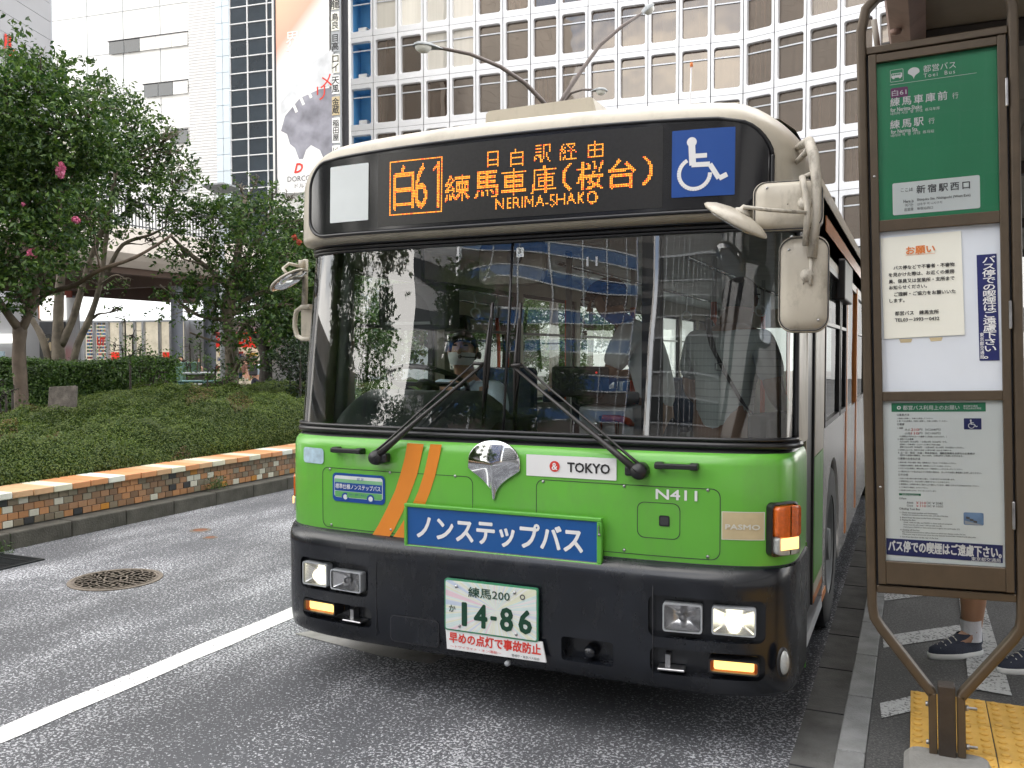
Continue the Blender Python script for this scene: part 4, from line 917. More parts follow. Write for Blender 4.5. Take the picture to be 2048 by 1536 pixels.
txt('E', (hq(125, 654)[0], -.12, hq(125, 654)[1]), None, .16, M['print_white'], ks); txt('SGF', (hq(98, 679)[0], -.12, hq(98, 679)[1]), None, .12, M['gold'], ks); txt('M', (hq(100, 693)[0], -.12, hq(100, 693)[1]), .3, .34, M['gold'], ks, bold=.06)
hbox(-80, 703, 65, 722, -1.6, -1.5, 'paleblue', 'pale_blue_barrier', ks)

# ---- towers behind the camera, seen in bus glass and office windows; last two added as sun blockers
def tower(nm, lb, az, dist, wd_, dp, h, rot, wallm, bandm, z0, fh, bh, vert=None, extra=None):
    a_ = radians(az); c = Vector((-sin(a_)*dist, -cos(a_)*dist, 0)); t = thing(nm, lb, 'building', c, (0, 0, radians(rot)))
    ob('wall', MB().box(-wd_/2, wd_/2, -dp, 0, 0, h), wallm, t)
    mb = MB(); k = 0
    while z0+k*fh+bh < h: mb.box(-wd_/2-.02, wd_/2+.02, -dp-.02, .06, z0+k*fh, z0+k*fh+bh); k += 1
    ob('window_bands', mb, bandm, t)['kind'] = 'stuff'
    if vert:
        mb = MB(); n_ = int(wd_/vert)
        for k in range(n_+1): mb.box(-wd_/2+k*vert-.06, -wd_/2+k*vert+.06, .06, .12, 0, h)
        ob('facade_ribs', mb, M['reveal'], t)['kind'] = 'stuff'
        mb = MB(); k = 0
        while z0+k*fh+bh < h: mb.box(-wd_/2, wd_/2, .06, .13, z0+k*fh-.05, z0+k*fh+.05).box(-wd_/2, wd_/2, .06, .13, z0+k*fh+bh-.05, z0+k*fh+bh+.05); k += 1
        ob('sill_lines', mb, M['reveal'], t)['kind'] = 'stuff'
    return t
M['towerbrown'] = pm('dark_brown_tower_stone', (.10, .068, .055), .6); M['towerblue'] = pm('blue_tower_glass', (.018, .10, .30), .3, spec=.3)
M['towergrey'] = pm('grey_ribbed_tower', (.20, .19, .18), .6); M['towerdark'] = pm('dark_tower_glass', (.02, .022, .025), .15)
M['towerpale'] = pm('pale_concrete_tower', (.62, .61, .60), .7)
tower('brown_tower', 'brown high rise with blue window bands, seen reflected in the middle of the windscreen', 22, 62, 17, 20, 35, -14, M['towerbrown'], M['towerblue'], 3, 2.6, 1.1, 2.6)
tower('ribbed_tower', 'dark ribbed high rise reflected beside the bright strip in the windscreen', 13.2, 85, 4.2, 6, 46, -8, M['towergrey'], M['towerdark'], 3, 2.2, 1.1)
tower('balcony_block', 'grey balcony apartment block reflected in the right half of the windscreen', 1.2, 46, 15.2, 14, 23, 0, pm('grey_balcony_block', (.24, .235, .23), .7), M['towerdark'], 2.5, 3.1, 1.7, 1.1)
tower('striped_block', 'pale striped block reflected at the upper left of the windscreen', 31.6, 70, 4.5, 8, 38, -30, M['towerpale'], M['towerdark'], 3, 3.3, 1.5)
tower('west_block', 'broad low office block beyond the street trees behind the photographer', 66, 75, 60, 16, 15, -60, M['towergrey'], M['towerdark'], 3, 3.6, 1.7, 3)
def block(nm, lb, x0, x1, y0, y1, h, wallm):
    t = thing(nm, lb, 'building', (x0, y0, 0)); ob('wall', MB().box(0, x1-x0, 0, y1-y0, 0, h), wallm, t); mb = MB(); k = 0
    while 4+k*3.8 < h-3: mb.box(-.05, x1-x0+.05, -.05, y1-y0+.05, 4+k*3.8, 5.2+k*3.8); k += 1
    ob('window_bands', mb, M['towerdark'], t)['kind'] = 'stuff'
block('sun_block_building', 'unseen long pale block added behind the camera, to the right, to keep the sun off the street', 7.5, 30, -75, 2, 30, M['towerpale'])  # added to block the sun, kept pale to bounce light into the bus
block('sun_block_tower', 'unseen tall pale tower added to keep the sun off the office block', 21, 110, -62, -30, 135, M['towerpale'])  # added out of view, placed to shade the office block front
# ================================================================ street lamps, cabinet, small things
lp = D(1108, 300, 15.6); base = Vector((lp.x, lp.y, 0)); rel = lambda p: p-base
sl = thing('street_lamp', 'tall brown street lamp with three curved arms rising behind the bus roof', 'street lamp', base)
top = D(1110, 232, 15.6)
ob('pole', MB().tube([(0, 0, 0), rel(Vector((base.x, base.y, top.z)))], [.09, .06], 12), M['lamp'], sl)
c0 = Vector((base.x, base.y, top.z))
def arm(pts, r, head, hr, nm='arm'):
    P = [rel(c0)]+[rel(D(x, y, d)) for x, y, d in pts]; ob(nm, MB().tube(P, r, 10), M['lamp'], sl); return P[-1]
arm([(1083, 200, 15.5), (1050, 166, 15.3), (1000, 133, 15), (940, 108, 14.7), (880, 96, 14.4)], [.042, .04, .037, .034, .03, .027, .025], None, 0)
arm([(1130, 190, 15.6), (1160, 145, 15.7), (1200, 90, 15.9), (1245, 52, 16), (1285, 26, 16.1)], [.042, .04, .037, .034, .03, .027], None, 0)
arm([(1128, 205, 15.5), (1142, 186, 15.3), (1165, 179, 15.1), (1190, 180, 14.9)], [.03, .027, .024, .02, .02], None, 0)
def head(px, py, d, px2, py2, d2, w_, lb):
    a_, b_ = D(px, py, d), D(px2, py2, d2); ax = (b_-a_); L_ = ax.length; q = ax.to_track_quat('X', 'Z').to_matrix().to_4x4()
    Mx = Matrix.Translation(rel(a_)) @ q
    mb = MB(); prof = [(0, 0), (.04, .5), (.15, .85), (.4, 1.), (.65, .8), (.85, .45), (1, .3)]
    rows = [[Mx@Vector((t*L_, cos(k/12*pi)*w_*r_, sin(k/12*pi)*w_*r_*.55)) for k in range(13)] for t, r_ in prof]
    mb.grid(rows); h_ = ob('lamp_head', mb, M['lampgrey'], sl)
    mb = MB(); rows = [[Mx@Vector((L_*(.06+.58*t), cos(k/12*pi)*w_*.8*sqrt(max(0, 1-(2*t-1)**2)), -sin(k/12*pi)*w_*.75*sqrt(max(0, 1-(2*t-1)**2)))) for k in range(13)] for t in [i/10 for i in range(11)]]
    mb.grid(rows); mb.grid([[r[0] for r in rows], [r[-1] for r in rows]]); ob('lamp_glass', mb, M['lampglass'], h_)
head(826, 90, 14.2, 884, 99, 14.4, .135, '')
head(1306, 10, 16.2, 1280, 32, 16.1, .135, '')
head(1213, 181, 14.7, 1183, 183, 14.9, .10, '')
# modern lamp near the walkway
p_ = D(443, 480, 22); ml = thing('square_street_lamp', 'small modern street lamp with a flat square head above the trees', 'street lamp', (p_.x, p_.y, 0))
zt = D(443, 388, 22).z
ob('pole', MB().tube([(0, 0, 0), (0, 0, zt)], .07, 10), M['lampgrey'], ml)
mb = MB().box(-.12, .12, -.12, .12, zt-.02, zt+.1, ch=.02)
vs = [(-.32, -.32, zt+.16), (.32, -.32, zt+.16), (.32, .32, zt+.16), (-.32, .32, zt+.16), (-.12, -.12, zt), (.12, -.12, zt), (.12, .12, zt), (-.12, .12, zt), (-.32, -.32, zt+.2), (.32, -.32, zt+.2), (.32, .32, zt+.2), (-.32, .32, zt+.2)]
mb.add(vs, [(4, 5, 1, 0), (5, 6, 2, 1), (6, 7, 3, 2), (7, 4, 0, 3), (0, 1, 9, 8), (1, 2, 10, 9), (2, 3, 11, 10), (3, 0, 8, 11), (8, 9, 10, 11)])
ob('head', mb, M['lampgrey'], ml)
# teal utility cabinet
a_, b_ = D(336, 780, 17), D(386, 724, 17); zt = b_.z
cb = thing('utility_cabinet', 'pale green steel utility cabinet standing behind the hedge', 'cabinet', ((a_.x+b_.x)/2, (a_.y+b_.y)/2, 0), (0, 0, radians(14)))
w2 = (b_-a_); w2.z = 0; w2 = w2.length/2
ob('body', MB().box(-w2, w2, -.25, .3, 0, zt, ch=.015), M['teal'], cb); ob('door', MB().box(-w2*.55, w2-.03, -.262, -.251, .1, zt-.08, ch=.004), M['teal'], cb)
ob('door', MB().box(-w2+.02, -w2*.55-.015, -.262, -.251, .1, zt-.08, ch=.004), M['teal'], cb)
a_, b_ = D(377, 780, 16.2), D(424, 744, 16.2)
c2 = thing('dark_ashtray_box', 'dark brown box covered with pale stickers right of the green cabinet', 'box', ((a_.x+b_.x)/2, (a_.y+b_.y)/2, 0), (0, 0, radians(20)))
w2 = (b_-a_); w2.z = 0; w2 = w2.length/2*.85
ob('body', MB().box(-w2, w2, -.2, .2, 0, b_.z-.04, ch=.01), M['stone'], c2); ob('lid', MB().box(-w2-.04, w2+.04, -.24, .24, b_.z-.04, b_.z, ch=.01), M['lightgrey'], c2)
for k in range(6):
    x_ = -w2*.3+(k % 3)*.1; z_ = b_.z-.22-(k//3)*.1; ob('sticker', MB().box(x_, x_+.07, -.206, -.201, z_, z_+.07), M['print_white'], c2)
# teal rail and bicycle
r0, r1 = D(318, 764, 15.3), D(438, 762, 15.6)
rl = thing('teal_guard_rail', 'low teal guard rail in front of the utility cabinet', 'railing', (r0.x, r0.y, 0)); dv = r1-r0; dv.z = 0
mb = MB().tube([(0, 0, r0.z), tuple(dv+Vector((0, 0, r0.z)))], .025, 8); ob('rail', mb, M['tealrail'], rl)
for k in range(5): q = dv*(k/4); ob('post', MB().tube([(q.x, q.y, 0), (q.x, q.y, r0.z)], .025, 8), M['tealrail'], rl)
bp = D(336, 782, 15.9); bk = thing('bicycle', 'parked bicycle half hidden behind the hedge beside the utility cabinet', 'bicycle', (bp.x, bp.y, 0), (0, 0, radians(14)))
WR = .33; wz = D(336, 782, 15.9).z-.02; wz = .36+.3
def wheel(x):
    mb = MB(); n = 28; R = [[(x+(WR+.016*cos(b))*cos(2*pi*k/n), .016*sin(b), wz+(WR+.016*cos(b))*sin(2*pi*k/n)) for b in [2*pi*j/6 for j in range(6)]] for k in range(n)]; R.append(R[0]); mb.grid(R, True, True)
    wh = ob('wheel', mb, M['black'], bk); sp = MB()
    for k in range(16): t = 2*pi*k/16; sp.tube([(x, 0, wz), (x+WR*cos(t), 0, wz+WR*sin(t))], .0025, 3)
    ob('spokes', sp, M['steel'], wh); return wh
wheel(0); wheel(-1.05)
ob('frame', MB().tube([(-1.05, 0, wz), (-.6, 0, wz-.05), (-.18, 0, wz+.5), (-.72, 0, wz+.45), (-.6, 0, wz-.05)], .016, 6).tube([(0, 0, wz), (-.2, 0, wz+.62)], .016, 6), M['tealrail'], bk)
ob('handlebar', MB().tube([(-.33, -.26, wz+.62), (-.18, -.2, wz+.68), (-.18, .2, wz+.68), (-.33, .26, wz+.62)], .012, 6), M['steel'], bk)
ob('saddle', MB().box(-.85, -.62, -.07, .07, wz+.52, wz+.57, ch=.02), M['black'], bk)
box('bike_plinth', bp.x-1.8, bp.x+.7, bp.y-1, bp.y+.6, 0, .33, M['concrete'], None, kind='structure')
# stone slab in the planting bed
a_, b_ = D(92, 798, 10.7), D(142, 770, 10.7)
st = tag(ob('stone_marker', MB().box(-.165, .165, -.03, .03, 0, b_.z-.38, ch=.008), M['stone']), 'small weathered stone marker slab standing between hedge and azaleas', 'stone marker')
st.location = ((a_.x+b_.x)/2, (a_.y+b_.y)/2, .38); st.rotation_euler = (radians(-14), radians(-3), radians(24))
# ================================================================ the bus
BW = 1.245
def plan(x, e=5., A=.45):
    u = min(abs(x)/BW, .99999); return A*(1-(1-u**e)**(1/e))
_us = [0, .1, .2, .3, .4, .5, .6, .68, .74, .79, .83, .865, .895, .92, .94, .957, .971, .982, .990, .996, .9993]
XS = [-u for u in _us[::-1]]+_us[1:]
PL = [(-BW, y) for y in (.56, .51, .47)]+[(x*BW, plan(x*BW)) for x in XS]+[(BW, y) for y in (.47, .51, .56)]
def nrm(i):
    a = PL[max(i-1, 0)]; b = PL[min(i+1, len(PL)-1)]; t = Vector((b[0]-a[0], b[1]-a[1])).normalized(); return Vector((t.y, -t.x))
NR = [nrm(i) for i in range(len(PL))]
def wrap(prof, i0=0, i1=None):        # rows of points; prof: (z, outward offset, setback)
    i1 = len(PL) if i1 is None else i1
    return [[(PL[i][0]+NR[i].x*min(o, .012), PL[i][1]+NR[i].y*o+s, z) for i in range(i0, i1)] for z, o, s in prof]
def S(px, py, sb=0., bul=0.):         # where a pixel meets the front skin (set back sb, bulged bul)
    r = rayv(px, py); lo, hi = (-.6-CPOS.y)/r.y, (.75-CPOS.y)/r.y
    f = lambda t: (lambda p: p.y-(plan(p.x*BW/(BW+bul))+sb-bul) if abs(p.x) < BW+bul else (1 if p.y > .45 else -1))(CPOS+r*t)
    for _ in range(50):
        m_ = (lo+hi)/2
        if f(m_) > 0: hi = m_
        else: lo = m_
    return CPOS+r*hi
def slope(x): e = 1e-3; return atan2(plan(x+e)-plan(x-e), 2*e)
bus = thing('city_bus', 'green and cream route bus with amber destination display stopped at the kerb', 'bus', (0, 0, 0))
# patches that follow the front skin
def patch(x0, x1, z0, z1, r, ysurf, nx=24, nz=4, both=None):
    r = min(r, abs(x1-x0)/2.01, abs(z1-z0)/2.01); xs_ = sorted(set([x0+(x1-x0)*i/nx for i in range(nx+1)]+[x0+r*(1-cos(k*pi/12)) for k in range(7)]+[x1-r*(1-cos(k*pi/12)) for k in range(7)]))
    rows = []
    for j in range(nz+1):
        row = []
        for x in xs_:
            d_ = min(x-x0, x1-x); ins = r-sqrt(max(0, r*r-(r-d_)**2)) if d_ < r else 0
            z = (z0+ins)+(z1-z0-2*ins)*j/nz; row.append((x, ysurf(x, z), z))
        rows.append(row)
    return MB().grid(rows)
gsurf = lambda off, sb=0.: (lambda x, z: plan(x)+sb-off)
def sticker(nm, pTL, pBR, r, mt, off=.0015, sb=0., lab=None, nx=16, parent=None):
    a_, b_ = S(*pTL, sb=sb), S(*pBR, sb=sb); o_ = ob(nm, patch(a_.x, b_.x, b_.z, a_.z, r, gsurf(off, sb), nx), mt, parent or bus)
    if lab: o_['label'] = lab
    return o_, a_, b_
def ftxt(s, x, z, w_, h_, mt, off=.003, sb=0., par=None, **k): return txt(s, (x, plan(x)+sb-off, z), w_, h_, mt, par or bus, rot=(pi/2, 0, slope(x)), **k)

# --- front green panel
ob('front_panel', MB().grid(wrap([(.74, .0, 0), (.78, .004, 0), (1.0, .005, 0), (1.165, .003, 0), (1.19, -.001, .003), (1.208, -.010, .008), (1.222, -.028, .02), (1.235, -.045, .04)])), M['green'], bus)
# --- bumper shell with real recesses
bp_ = [(.765, .0), (.757, .022), (.740, .046), (.718, .060), (.69, .064), (.665, .0605), (.63, .058), (.45, .058), (.34, .054), (.285, .044), (.255, .026), (.238, .0), (.235, -.10), (.5, -.12), (.765, -.10)]
R = wrap([(z, o_, 0) for z, o_ in bp_]); mb = MB(); mb.grid(R+[R[0]]); n_ = len(PL)
mb.f.append(tuple(k*n_ for k in range(len(bp_)))); mb.f.append(tuple(k*n_+n_-1 for k in range(len(bp_)))[::-1]); mb.sm += [False, False]
bump = ob('bumper', mb, M['bumper'], bus); bump['label'] = 'glossy black wraparound front bumper'
bm = bmesh.new(); bm.from_mesh(bump.data); bmesh.ops.remove_doubles(bm, verts=bm.verts, dist=1e-5); bmesh.ops.recalc_face_normals(bm, faces=bm.faces[:]); bm.to_mesh(bump.data); bm.free()
def recess(pTL, pBR, depth, r, skew=0.):
    a_, b_ = S(*pTL, bul=.058), S(*pBR, bul=.058); cx_ = (a_.x+b_.x)/2; ang = slope(cx_)*1.0; c_ = Vector((cx_, plan(cx_)-.058, (a_.z+b_.z)/2))
    w_ = abs(b_.x-a_.x)/cos(ang); h_ = abs(a_.z-b_.z); Mx = Matrix.Translation(c_) @ Matrix.Rotation(ang, 4, 'Z')
    return Mx, w_, h_
cut = MB()
RC = {}
for key, tl, br, dep, r in (('hl', (597, 1112), (736, 1196), .05, .03), ('fl', (601, 1193), (742, 1258), .075, .03), ('hr', (1297, 1189), (1532, 1292), .05, .03), ('fr', (1300, 1293), (1531, 1368), .075, .03), ('tow', (1122, 1272), (1226, 1336), .08, .015)):
    Mx, w_, h_ = recess(tl, br, dep, r); RC[key] = (Mx, w_, h_, dep)
    poly = rrect(-w_/2, w_/2, -h_/2, h_/2, min(r, h_*.4), 5)
    cut.prism(poly, dep+.12, lambda x, z, t, Mx=Mx, dep=dep: Mx @ Vector((x, -.12+t, z)))
co = ob('cutter', cut, M['black']); md = bump.modifiers.new('cut', 'BOOLEAN'); md.operation = 'DIFFERENCE'; md.solver = 'EXACT'; md.object = co
evalmesh(bump); bpy.data.objects.remove(co); bump.data.set_sharp_from_angle(angle=radians(28))
for sgx, xj in ((-1, -.60), (1, .72)):
    mb = MB(); mb.tube([(xj, plan(xj)-.0605-.0+.002*(z < .5), z) for z in (.69, .60, .45, .30)], .0018, 4)
    ob('bumper_seam', mb, M['joint'], bus)
ob('bumper_cover', patch(-.52, -.27, .292, .408, .02, gsurf(.0605), 10), M['bumper'], bus)
ob('cover_seam', patch(-.524, -.266, .288, .412, .024, gsurf(.0590), 10), M['joint'], bus)
ob('panel_gap', MB().grid(wrap([(.768, .002, 0), (.752, .008, 0)])), M['joint'], bus)
# --- lamps
def lampbox(nm, key, fx0, fx1, fz0, fz1, lit, lab=None, proud=.0):
    """rectangular lamp inside a recess; fractions of the recess"""
    Mx, w_, h_, dep = RC[key]; x0, x1 = -w_/2+fx0*w_, -w_/2+fx1*w_; z0, z1 = -h_/2+fz0*h_, -h_/2+fz1*h_
    l = thing(nm, None, None); l.parent = bus; l.matrix_world = Mx
    if lab: l['label'] = lab
    P = rrect(x0, x1, z0, z1, .012, 5); Q = rrect(x0+.006, x1-.006, z0+.006, z1-.006, .010, 5); y0 = -proud+.004
    ob('bezel', MB().grid([[(x, dep-.003, z) for x, z in P], [(x, y0, z) for x, z in P], [(x, y0, z) for x, z in Q], [(x, y0+.012, z) for x, z in Q]], False, True), M['lightgrey'] if lit < 2 else M['black'], l)
    # reflector bowl
    rows = []; cx_, cz_ = (x0+x1)/2, (z0+z1)/2
    for k in range(7):
        s_ = 1-k/6; yy_ = y0+.012+(dep-.012-y0)*(1-s_**2)*.9
        rows.append([(cx_+(x-cx_)*s_, yy_, cz_+(z-cz_)*s_) for x, z in Q])
    ob('reflector', MB().grid(rows, True, True), M['reflector'] if lit < 2 else M['amber'], l)
    if lit == 0: ob('bulb_shield', MB().lathe((cx_, dep*.45, cz_), [(0, -.012), (.014, -.010), (.016, .0), (.012, .02)], 'Y', 14), M['steel'], l)
    if lit == 1: ob('bulb', MB().lathe((cx_, dep*.40, cz_-.012), [(0, -.012), (.016, -.010), (.026, .0), (.032, .016)], 'Y', 16), M['lens_lit'], l)
    if lit == 2: ob('bulb', MB().box(x0+.012, x1-.012, dep*.4, dep*.42, z0+.008, z1-.008), M['fog_lit'], l)
    # moulded lens
    gl_ = MB(); n1 = 14
    rows = [[(x0+.005+(x1-x0-.01)*i/n1, y0+.004-.004*sin(pi*i/n1)-.0012*(i % 2), z0+.005+(z1-z0-.01)*j/6) for i in range(n1+1)] for j in range(7)]
    ob('lens', gl_.grid(rows), M['lensglass'], l); return l
lampbox('headlight', 'hl', .06, .42, .12, .86, 1, 'lit outer headlight')
lampbox('headlight', 'hl', .47, .90, .10, .74, 0)
lampbox('headlight', 'hr', .13, .47, .16, .84, 0)
lampbox('headlight', 'hr', .55, .92, .18, .84, 1, 'lit outer headlight')
lampbox('fog_lamp', 'fl', .04, .50, .30, .94, 2, 'lit amber fog lamp')
lampbox('fog_lamp', 'fr', .52, .95, .24, .78, 2, 'lit amber fog lamp')
for key, fx in (('fl', .60), ('fr', .07)):
    Mx, w_, h_, dep = RC[key]; x0 = -w_/2+fx*w_; mb = MB().box(x0, x0+.11, .005, dep-.004, -h_*.36, -h_*.27, ch=.003).box(x0+.03, x0+.05, .03, dep-.004, -h_*.27, h_*.2)
    o_ = ob('tow_bracket', mb, M['steel'], bus); o_.matrix_world = Mx
Mx, w_, h_, dep = RC['tow']; o_ = ob('tow_eye', MB().lathe((0, dep*.5, -.015), [(0, -.02), (.022, -.018), (.028, 0), (.03, .03)], 'Y', 16), M['bumper'], bus); o_.matrix_world = Mx
c_ = S(1567, 1325, bul=.052); sl_ = slope(min(c_.x, 1.20)); o_ = ob('corner_lamp', MB().grid([[(sin(u*pi/2)*.022*cos(v*2*pi/16), -.024*cos(u*pi/2), sin(u*pi/2)*.05*sin(v*2*pi/16)) for v in range(17)] for u in [k/6 for k in range(7)]]), M['clear'], bus); o_.location = c_; o_.rotation_euler = (0, 0, sl_)
o_ = ob('corner_lamp_rim', MB().grid([[(.029*cos(v*2*pi/20)*a_, b_, .058*sin(v*2*pi/20)*a_) for v in range(21)] for a_, b_ in ((.8, -.004), (1., -.004), (1.05, .006))]), M['black'], bus); o_.location = c_; o_.rotation_euler = (0, 0, sl_)
# direction lamps
for (tl, br, lb) in (((1538, 996), (1600, 1098), 'amber direction lamp with its lower half lit'),):
    a_, b_ = S(*tl), S(*br); cx_ = (a_.x+b_.x)/2; c_ = Vector((cx_, plan(cx_), (a_.z+b_.z)/2)); ang = slope(cx_); w_ = .125; h_ = .195
    l = thing('direction_lamp', None, None, c_, (0, 0, ang)); l['label'] = lb; l.parent = bus
    def cap(z0, z1, dpt, ins=0.): return MB().grid([[(x*s_, -t_, z) for x, z in rrect(-w_/2+ins, w_/2-ins, z0, z1, .016, 5)] for s_, t_ in ((1, -.03), (1, dpt*.75), (.96, dpt), (.5, dpt+.004), (.05, dpt+.005))], True, True)
    ob('housing', MB().grid([[(x*s_, -t_, z*s_) for x, z in rrect(-w_/2-.012, w_/2+.01, -h_/2-.01, h_/2+.012, .022, 5)] for s_, t_ in ((1, -.04), (1, .018), (.93, .021))], False, True), M['rubber'], l)
    ob('amber_lens', cap(-h_/2+.07, h_/2, .045), M['amber'], l); ob('clear_lens', cap(-h_/2, -h_/2+.072, .043), M['clear'], l)
    ob('lit_bulb', MB().grid([[(x*.85, -.0505, z) for x, z in ((-w_/2, -h_/2+.022+.048*j/3) , (-.005, -h_/2+.022+.048*j/3), (w_/2*.8, -h_/2+.022+.048*j/3))] for j in range(4)]), M['amber_lit'], l)
# the left one, seen edge-on
P = [S(603, 945), S(603, 1018)]
l = thing('direction_lamp', None, None, (-1.262, .33, (P[0].z+P[1].z)/2-.005), (0, 0, radians(-62))); l['label'] = 'amber direction lamp wrapping the left corner'; l.parent = bus
w_, h_ = .125, .19
ob('housing', MB().grid([[(x*s_, -t_, z*s_) for x, z in rrect(-w_/2-.012, w_/2+.012, -h_/2-.012, h_/2+.012, .022, 5)] for s_, t_ in ((1, -.04), (1, .018), (.93, .021))], False, True), M['rubber'], l)
def cap2(z0, z1, dpt): return MB().grid([[(x*s_, -t_, z) for x, z in rrect(-w_/2, w_/2, z0, z1, .016, 5)] for s_, t_ in ((1, -.02), (1, dpt*.75), (.96, dpt), (.5, dpt+.004), (.05, dpt+.005))], True, True)
ob('amber_lens', cap2(-h_/2+.075, h_/2, .075), M['amber'], l); ob('clear_lens', cap2(-h_/2, -h_/2+.077, .073), M['clear'], l)
ob('lit_bulb', MB().box(-w_/2*.6, w_/2*.6, -.084, -.082, -h_/2+.035, -h_/2+.072), M['amber_lit'], l)

# --- hatches, handles, emblem, stickers
def seam_ring(x0, x1, z0, z1, r, wd_=.003, off=.0058):
    A_ = rrect(x0, x1, z0, z1, r, 6, 14); B_ = rrect(x0+wd_, x1-wd_, z0+wd_, z1-wd_, r-wd_*.5, 6, 14)
    return MB().grid([[(x, plan(x)-off, z) for x, z in A_], [(x, plan(x)-off, z) for x, z in B_]], False, True)
hx = [S(646, 933), S(931, 951), S(646, 1053)]; 
ob('hatch_seam', seam_ring(hx[0].x, -.12, .775, 1.068, .035), M['joint'], bus)
a_, b_ = S(1073, 957), S(1441, 1118); ob('hatch_seam', seam_ring(a_.x, b_.x, .785, 1.075, .035), M['joint'], bus)
a_, b_ = S(1275, 1002), S(1361, 1080); ob('hatch_seam', seam_ring(a_.x, b_.x, b_.z, a_.z, .03), M['joint'], bus)
a_, b_ = S(1319, 1030), S(1340, 1053); ob('key_hole', patch(a_.x, b_.x, b_.z, a_.z, .007, gsurf(.0075), 6), M['black'], bus); ob('key_recess', patch(a_.x+.006, b_.x-.006, b_.z+.006, a_.z-.006, .004, gsurf(.0085), 6), M['joint'], bus)
for px, py in ((661, 938), (781, 945), (911, 952), (664, 1049), (783, 1059), (1087, 963), (1249, 972), (1416, 980), (1249, 1100), (1416, 1113)):
    p = S(px, py); ob('screw', MB().lathe((p.x, plan(p.x)-.004, p.z), [(0, -.004), (.005, -.004), (.0075, 0)], 'Y', 10), M['steel'], bus)
for px, py in ((702, 900), (1355, 931)):
    p = S(px, py); w_ = .088; hd_ = thing('grab_handle', None, None, (p.x, plan(p.x), p.z), (0, 0, slope(p.x))); hd_.parent = bus
    mb = MB(); mb.box(-w_, w_, -.050, -.030, -.011, .011, ch=.005); mb.box(-w_, -w_+.035, -.04, .0, -.014, .014, ch=.005); mb.box(w_-.035, w_, -.04, .0, -.014, .014, ch=.005); ob('grip', mb, M['black'], hd_)
# orange double stripe
def strip(pts, nm='orange_stripe'):
    mb = MB(); rows = []
    for l_, r_ in pts:
        a_, b_ = S(*l_), S(*r_); rows.append([(a_.x+(b_.x-a_.x)*k/3, plan(a_.x+(b_.x-a_.x)*k/3)-.0065, a_.z+(b_.z-a_.z)*k/3) for k in range(4)])
    mb.grid(rows); ob(nm, mb, M['orange'], bus)
strip([((816, 886), (849, 888)), ((811, 915), (843, 917)), ((803, 945), (836, 948)), ((792, 980), (823, 984)), ((776, 1015), (808, 1021)), ((758, 1050), (790, 1058)), ((744, 1073), (774, 1082))])
strip([((862, 888), (885, 889)), ((856, 917), (879, 919)), ((849, 948), (872, 950)), ((838, 982), (861, 985)), ((822, 1018), (846, 1022)), ((800, 1055), (824, 1062)), ((784, 1079), (806, 1086))])
# ginkgo shaped mirror emblem
def emb_outline():
    pts = [(-.127, .0)]
    for k in range(1, 20): t = pi-k*pi/20; pts.append((.127*cos(t), .03+.098*sin(t)))
    pts.append((.127, .0))
    for k in range(1, 12): t = k/12; pts.append((.115*(1-t)**2.0+.008*t, -.012-.118*t**1.0))
    pts.append((.003, -.138)); pts.append((-.003, -.138))
    for k in range(11, 0, -1): t = k/12; pts.append((-.115*(1-t)**2.0-.008*t, -.012-.118*t**1.0))
    return pts
p = S(990, 940); eo = emb_outline(); cz_ = .02
rows = [[(x, -.004, z) for x, z in eo]]+[[(x*s_, -.012-.022*(1-s_**2), cz_+(z-cz_)*s_) for x, z in eo] for s_ in (1, .97, .9, .75, .55, .3, .02)]
e_ = ob('ginkgo_emblem', MB().grid(rows, True, True), M['chrome'], bus); e_.location = (p.x, -.004, p.z+.005)
# TOKYO sticker (no mascot), bus sticker, worn sticker, PASMO sticker, number
st, a_, b_ = sticker('white_sticker', (1054, 908), (1234, 961), .003, M['print_white'], .0075); xw = b_.x-a_.x; zc = (a_.z+b_.z)/2
ob('red_disc', MB().lathe((a_.x+xw*.325, plan(0)-.0095, zc), [(0, 0), (.0235, 0)], 'Y', 28, False), M['print_red'], bus)
ftxt('&', a_.x+xw*.325, zc, None, .029, M['print_white'], .0105, bold=.02); ftxt('TOKYO', a_.x+xw*.70, zc, xw*.46, .040, M['print_black'], .010, bold=.025)
st, a_, b_ = sticker('bus_shaped_sticker', (667, 944), (772, 1010), .022, M['isa_blue'], .0078); X0, X1, Z0, Z1 = a_.x, b_.x, b_.z, a_.z; W_ = X1-X0; H_ = Z1-Z0
ob('sticker_field', patch(X0+.012, X1-.012, Z0+.02, Z1-.012, .014, gsurf(.009), 8), M['paleprint'], bus)
ob('sticker_field', patch(X0+.014, X1-.014, Z1-.045, Z1-.028, .004, gsurf(.0098), 8), M['print_green'] if 0 else pm('pale_green_print', (.22, .48, .25), .5), bus)
ob('sticker_field', patch(X0+.015, X1-.015, Z0+.052, Z1-.045, .002, gsurf(.0102), 8), M['isa_blue'], bus)
ob('sticker_field', patch(X0+.016, X1-.016, Z0+.022, Z0+.050, .004, gsurf(.0099), 8), pm('sticker_green_print', (.12, .40, .12), .5), bus)
for fx in (.26, .74):
    xx_ = X0+W_*fx; ob('printed_wheel', MB().lathe((xx_, plan(xx_)-.0106, Z0+.024), [(.012, 0), (.021, 0)], 'Y', 20, False), M['isa_blue'], bus); ob('printed_wheel', MB().lathe((xx_, plan(xx_)-.0104, Z0+.024), [(0, 0), (.0125, 0)], 'Y', 16, False), M['paleprint'], bus)
ftxt('標準仕様ノンステップバス', (X0+X1)/2, (Z0+Z1)/2+.006, W_-.045, .024, M['print_white'], .0112, bold=.01)
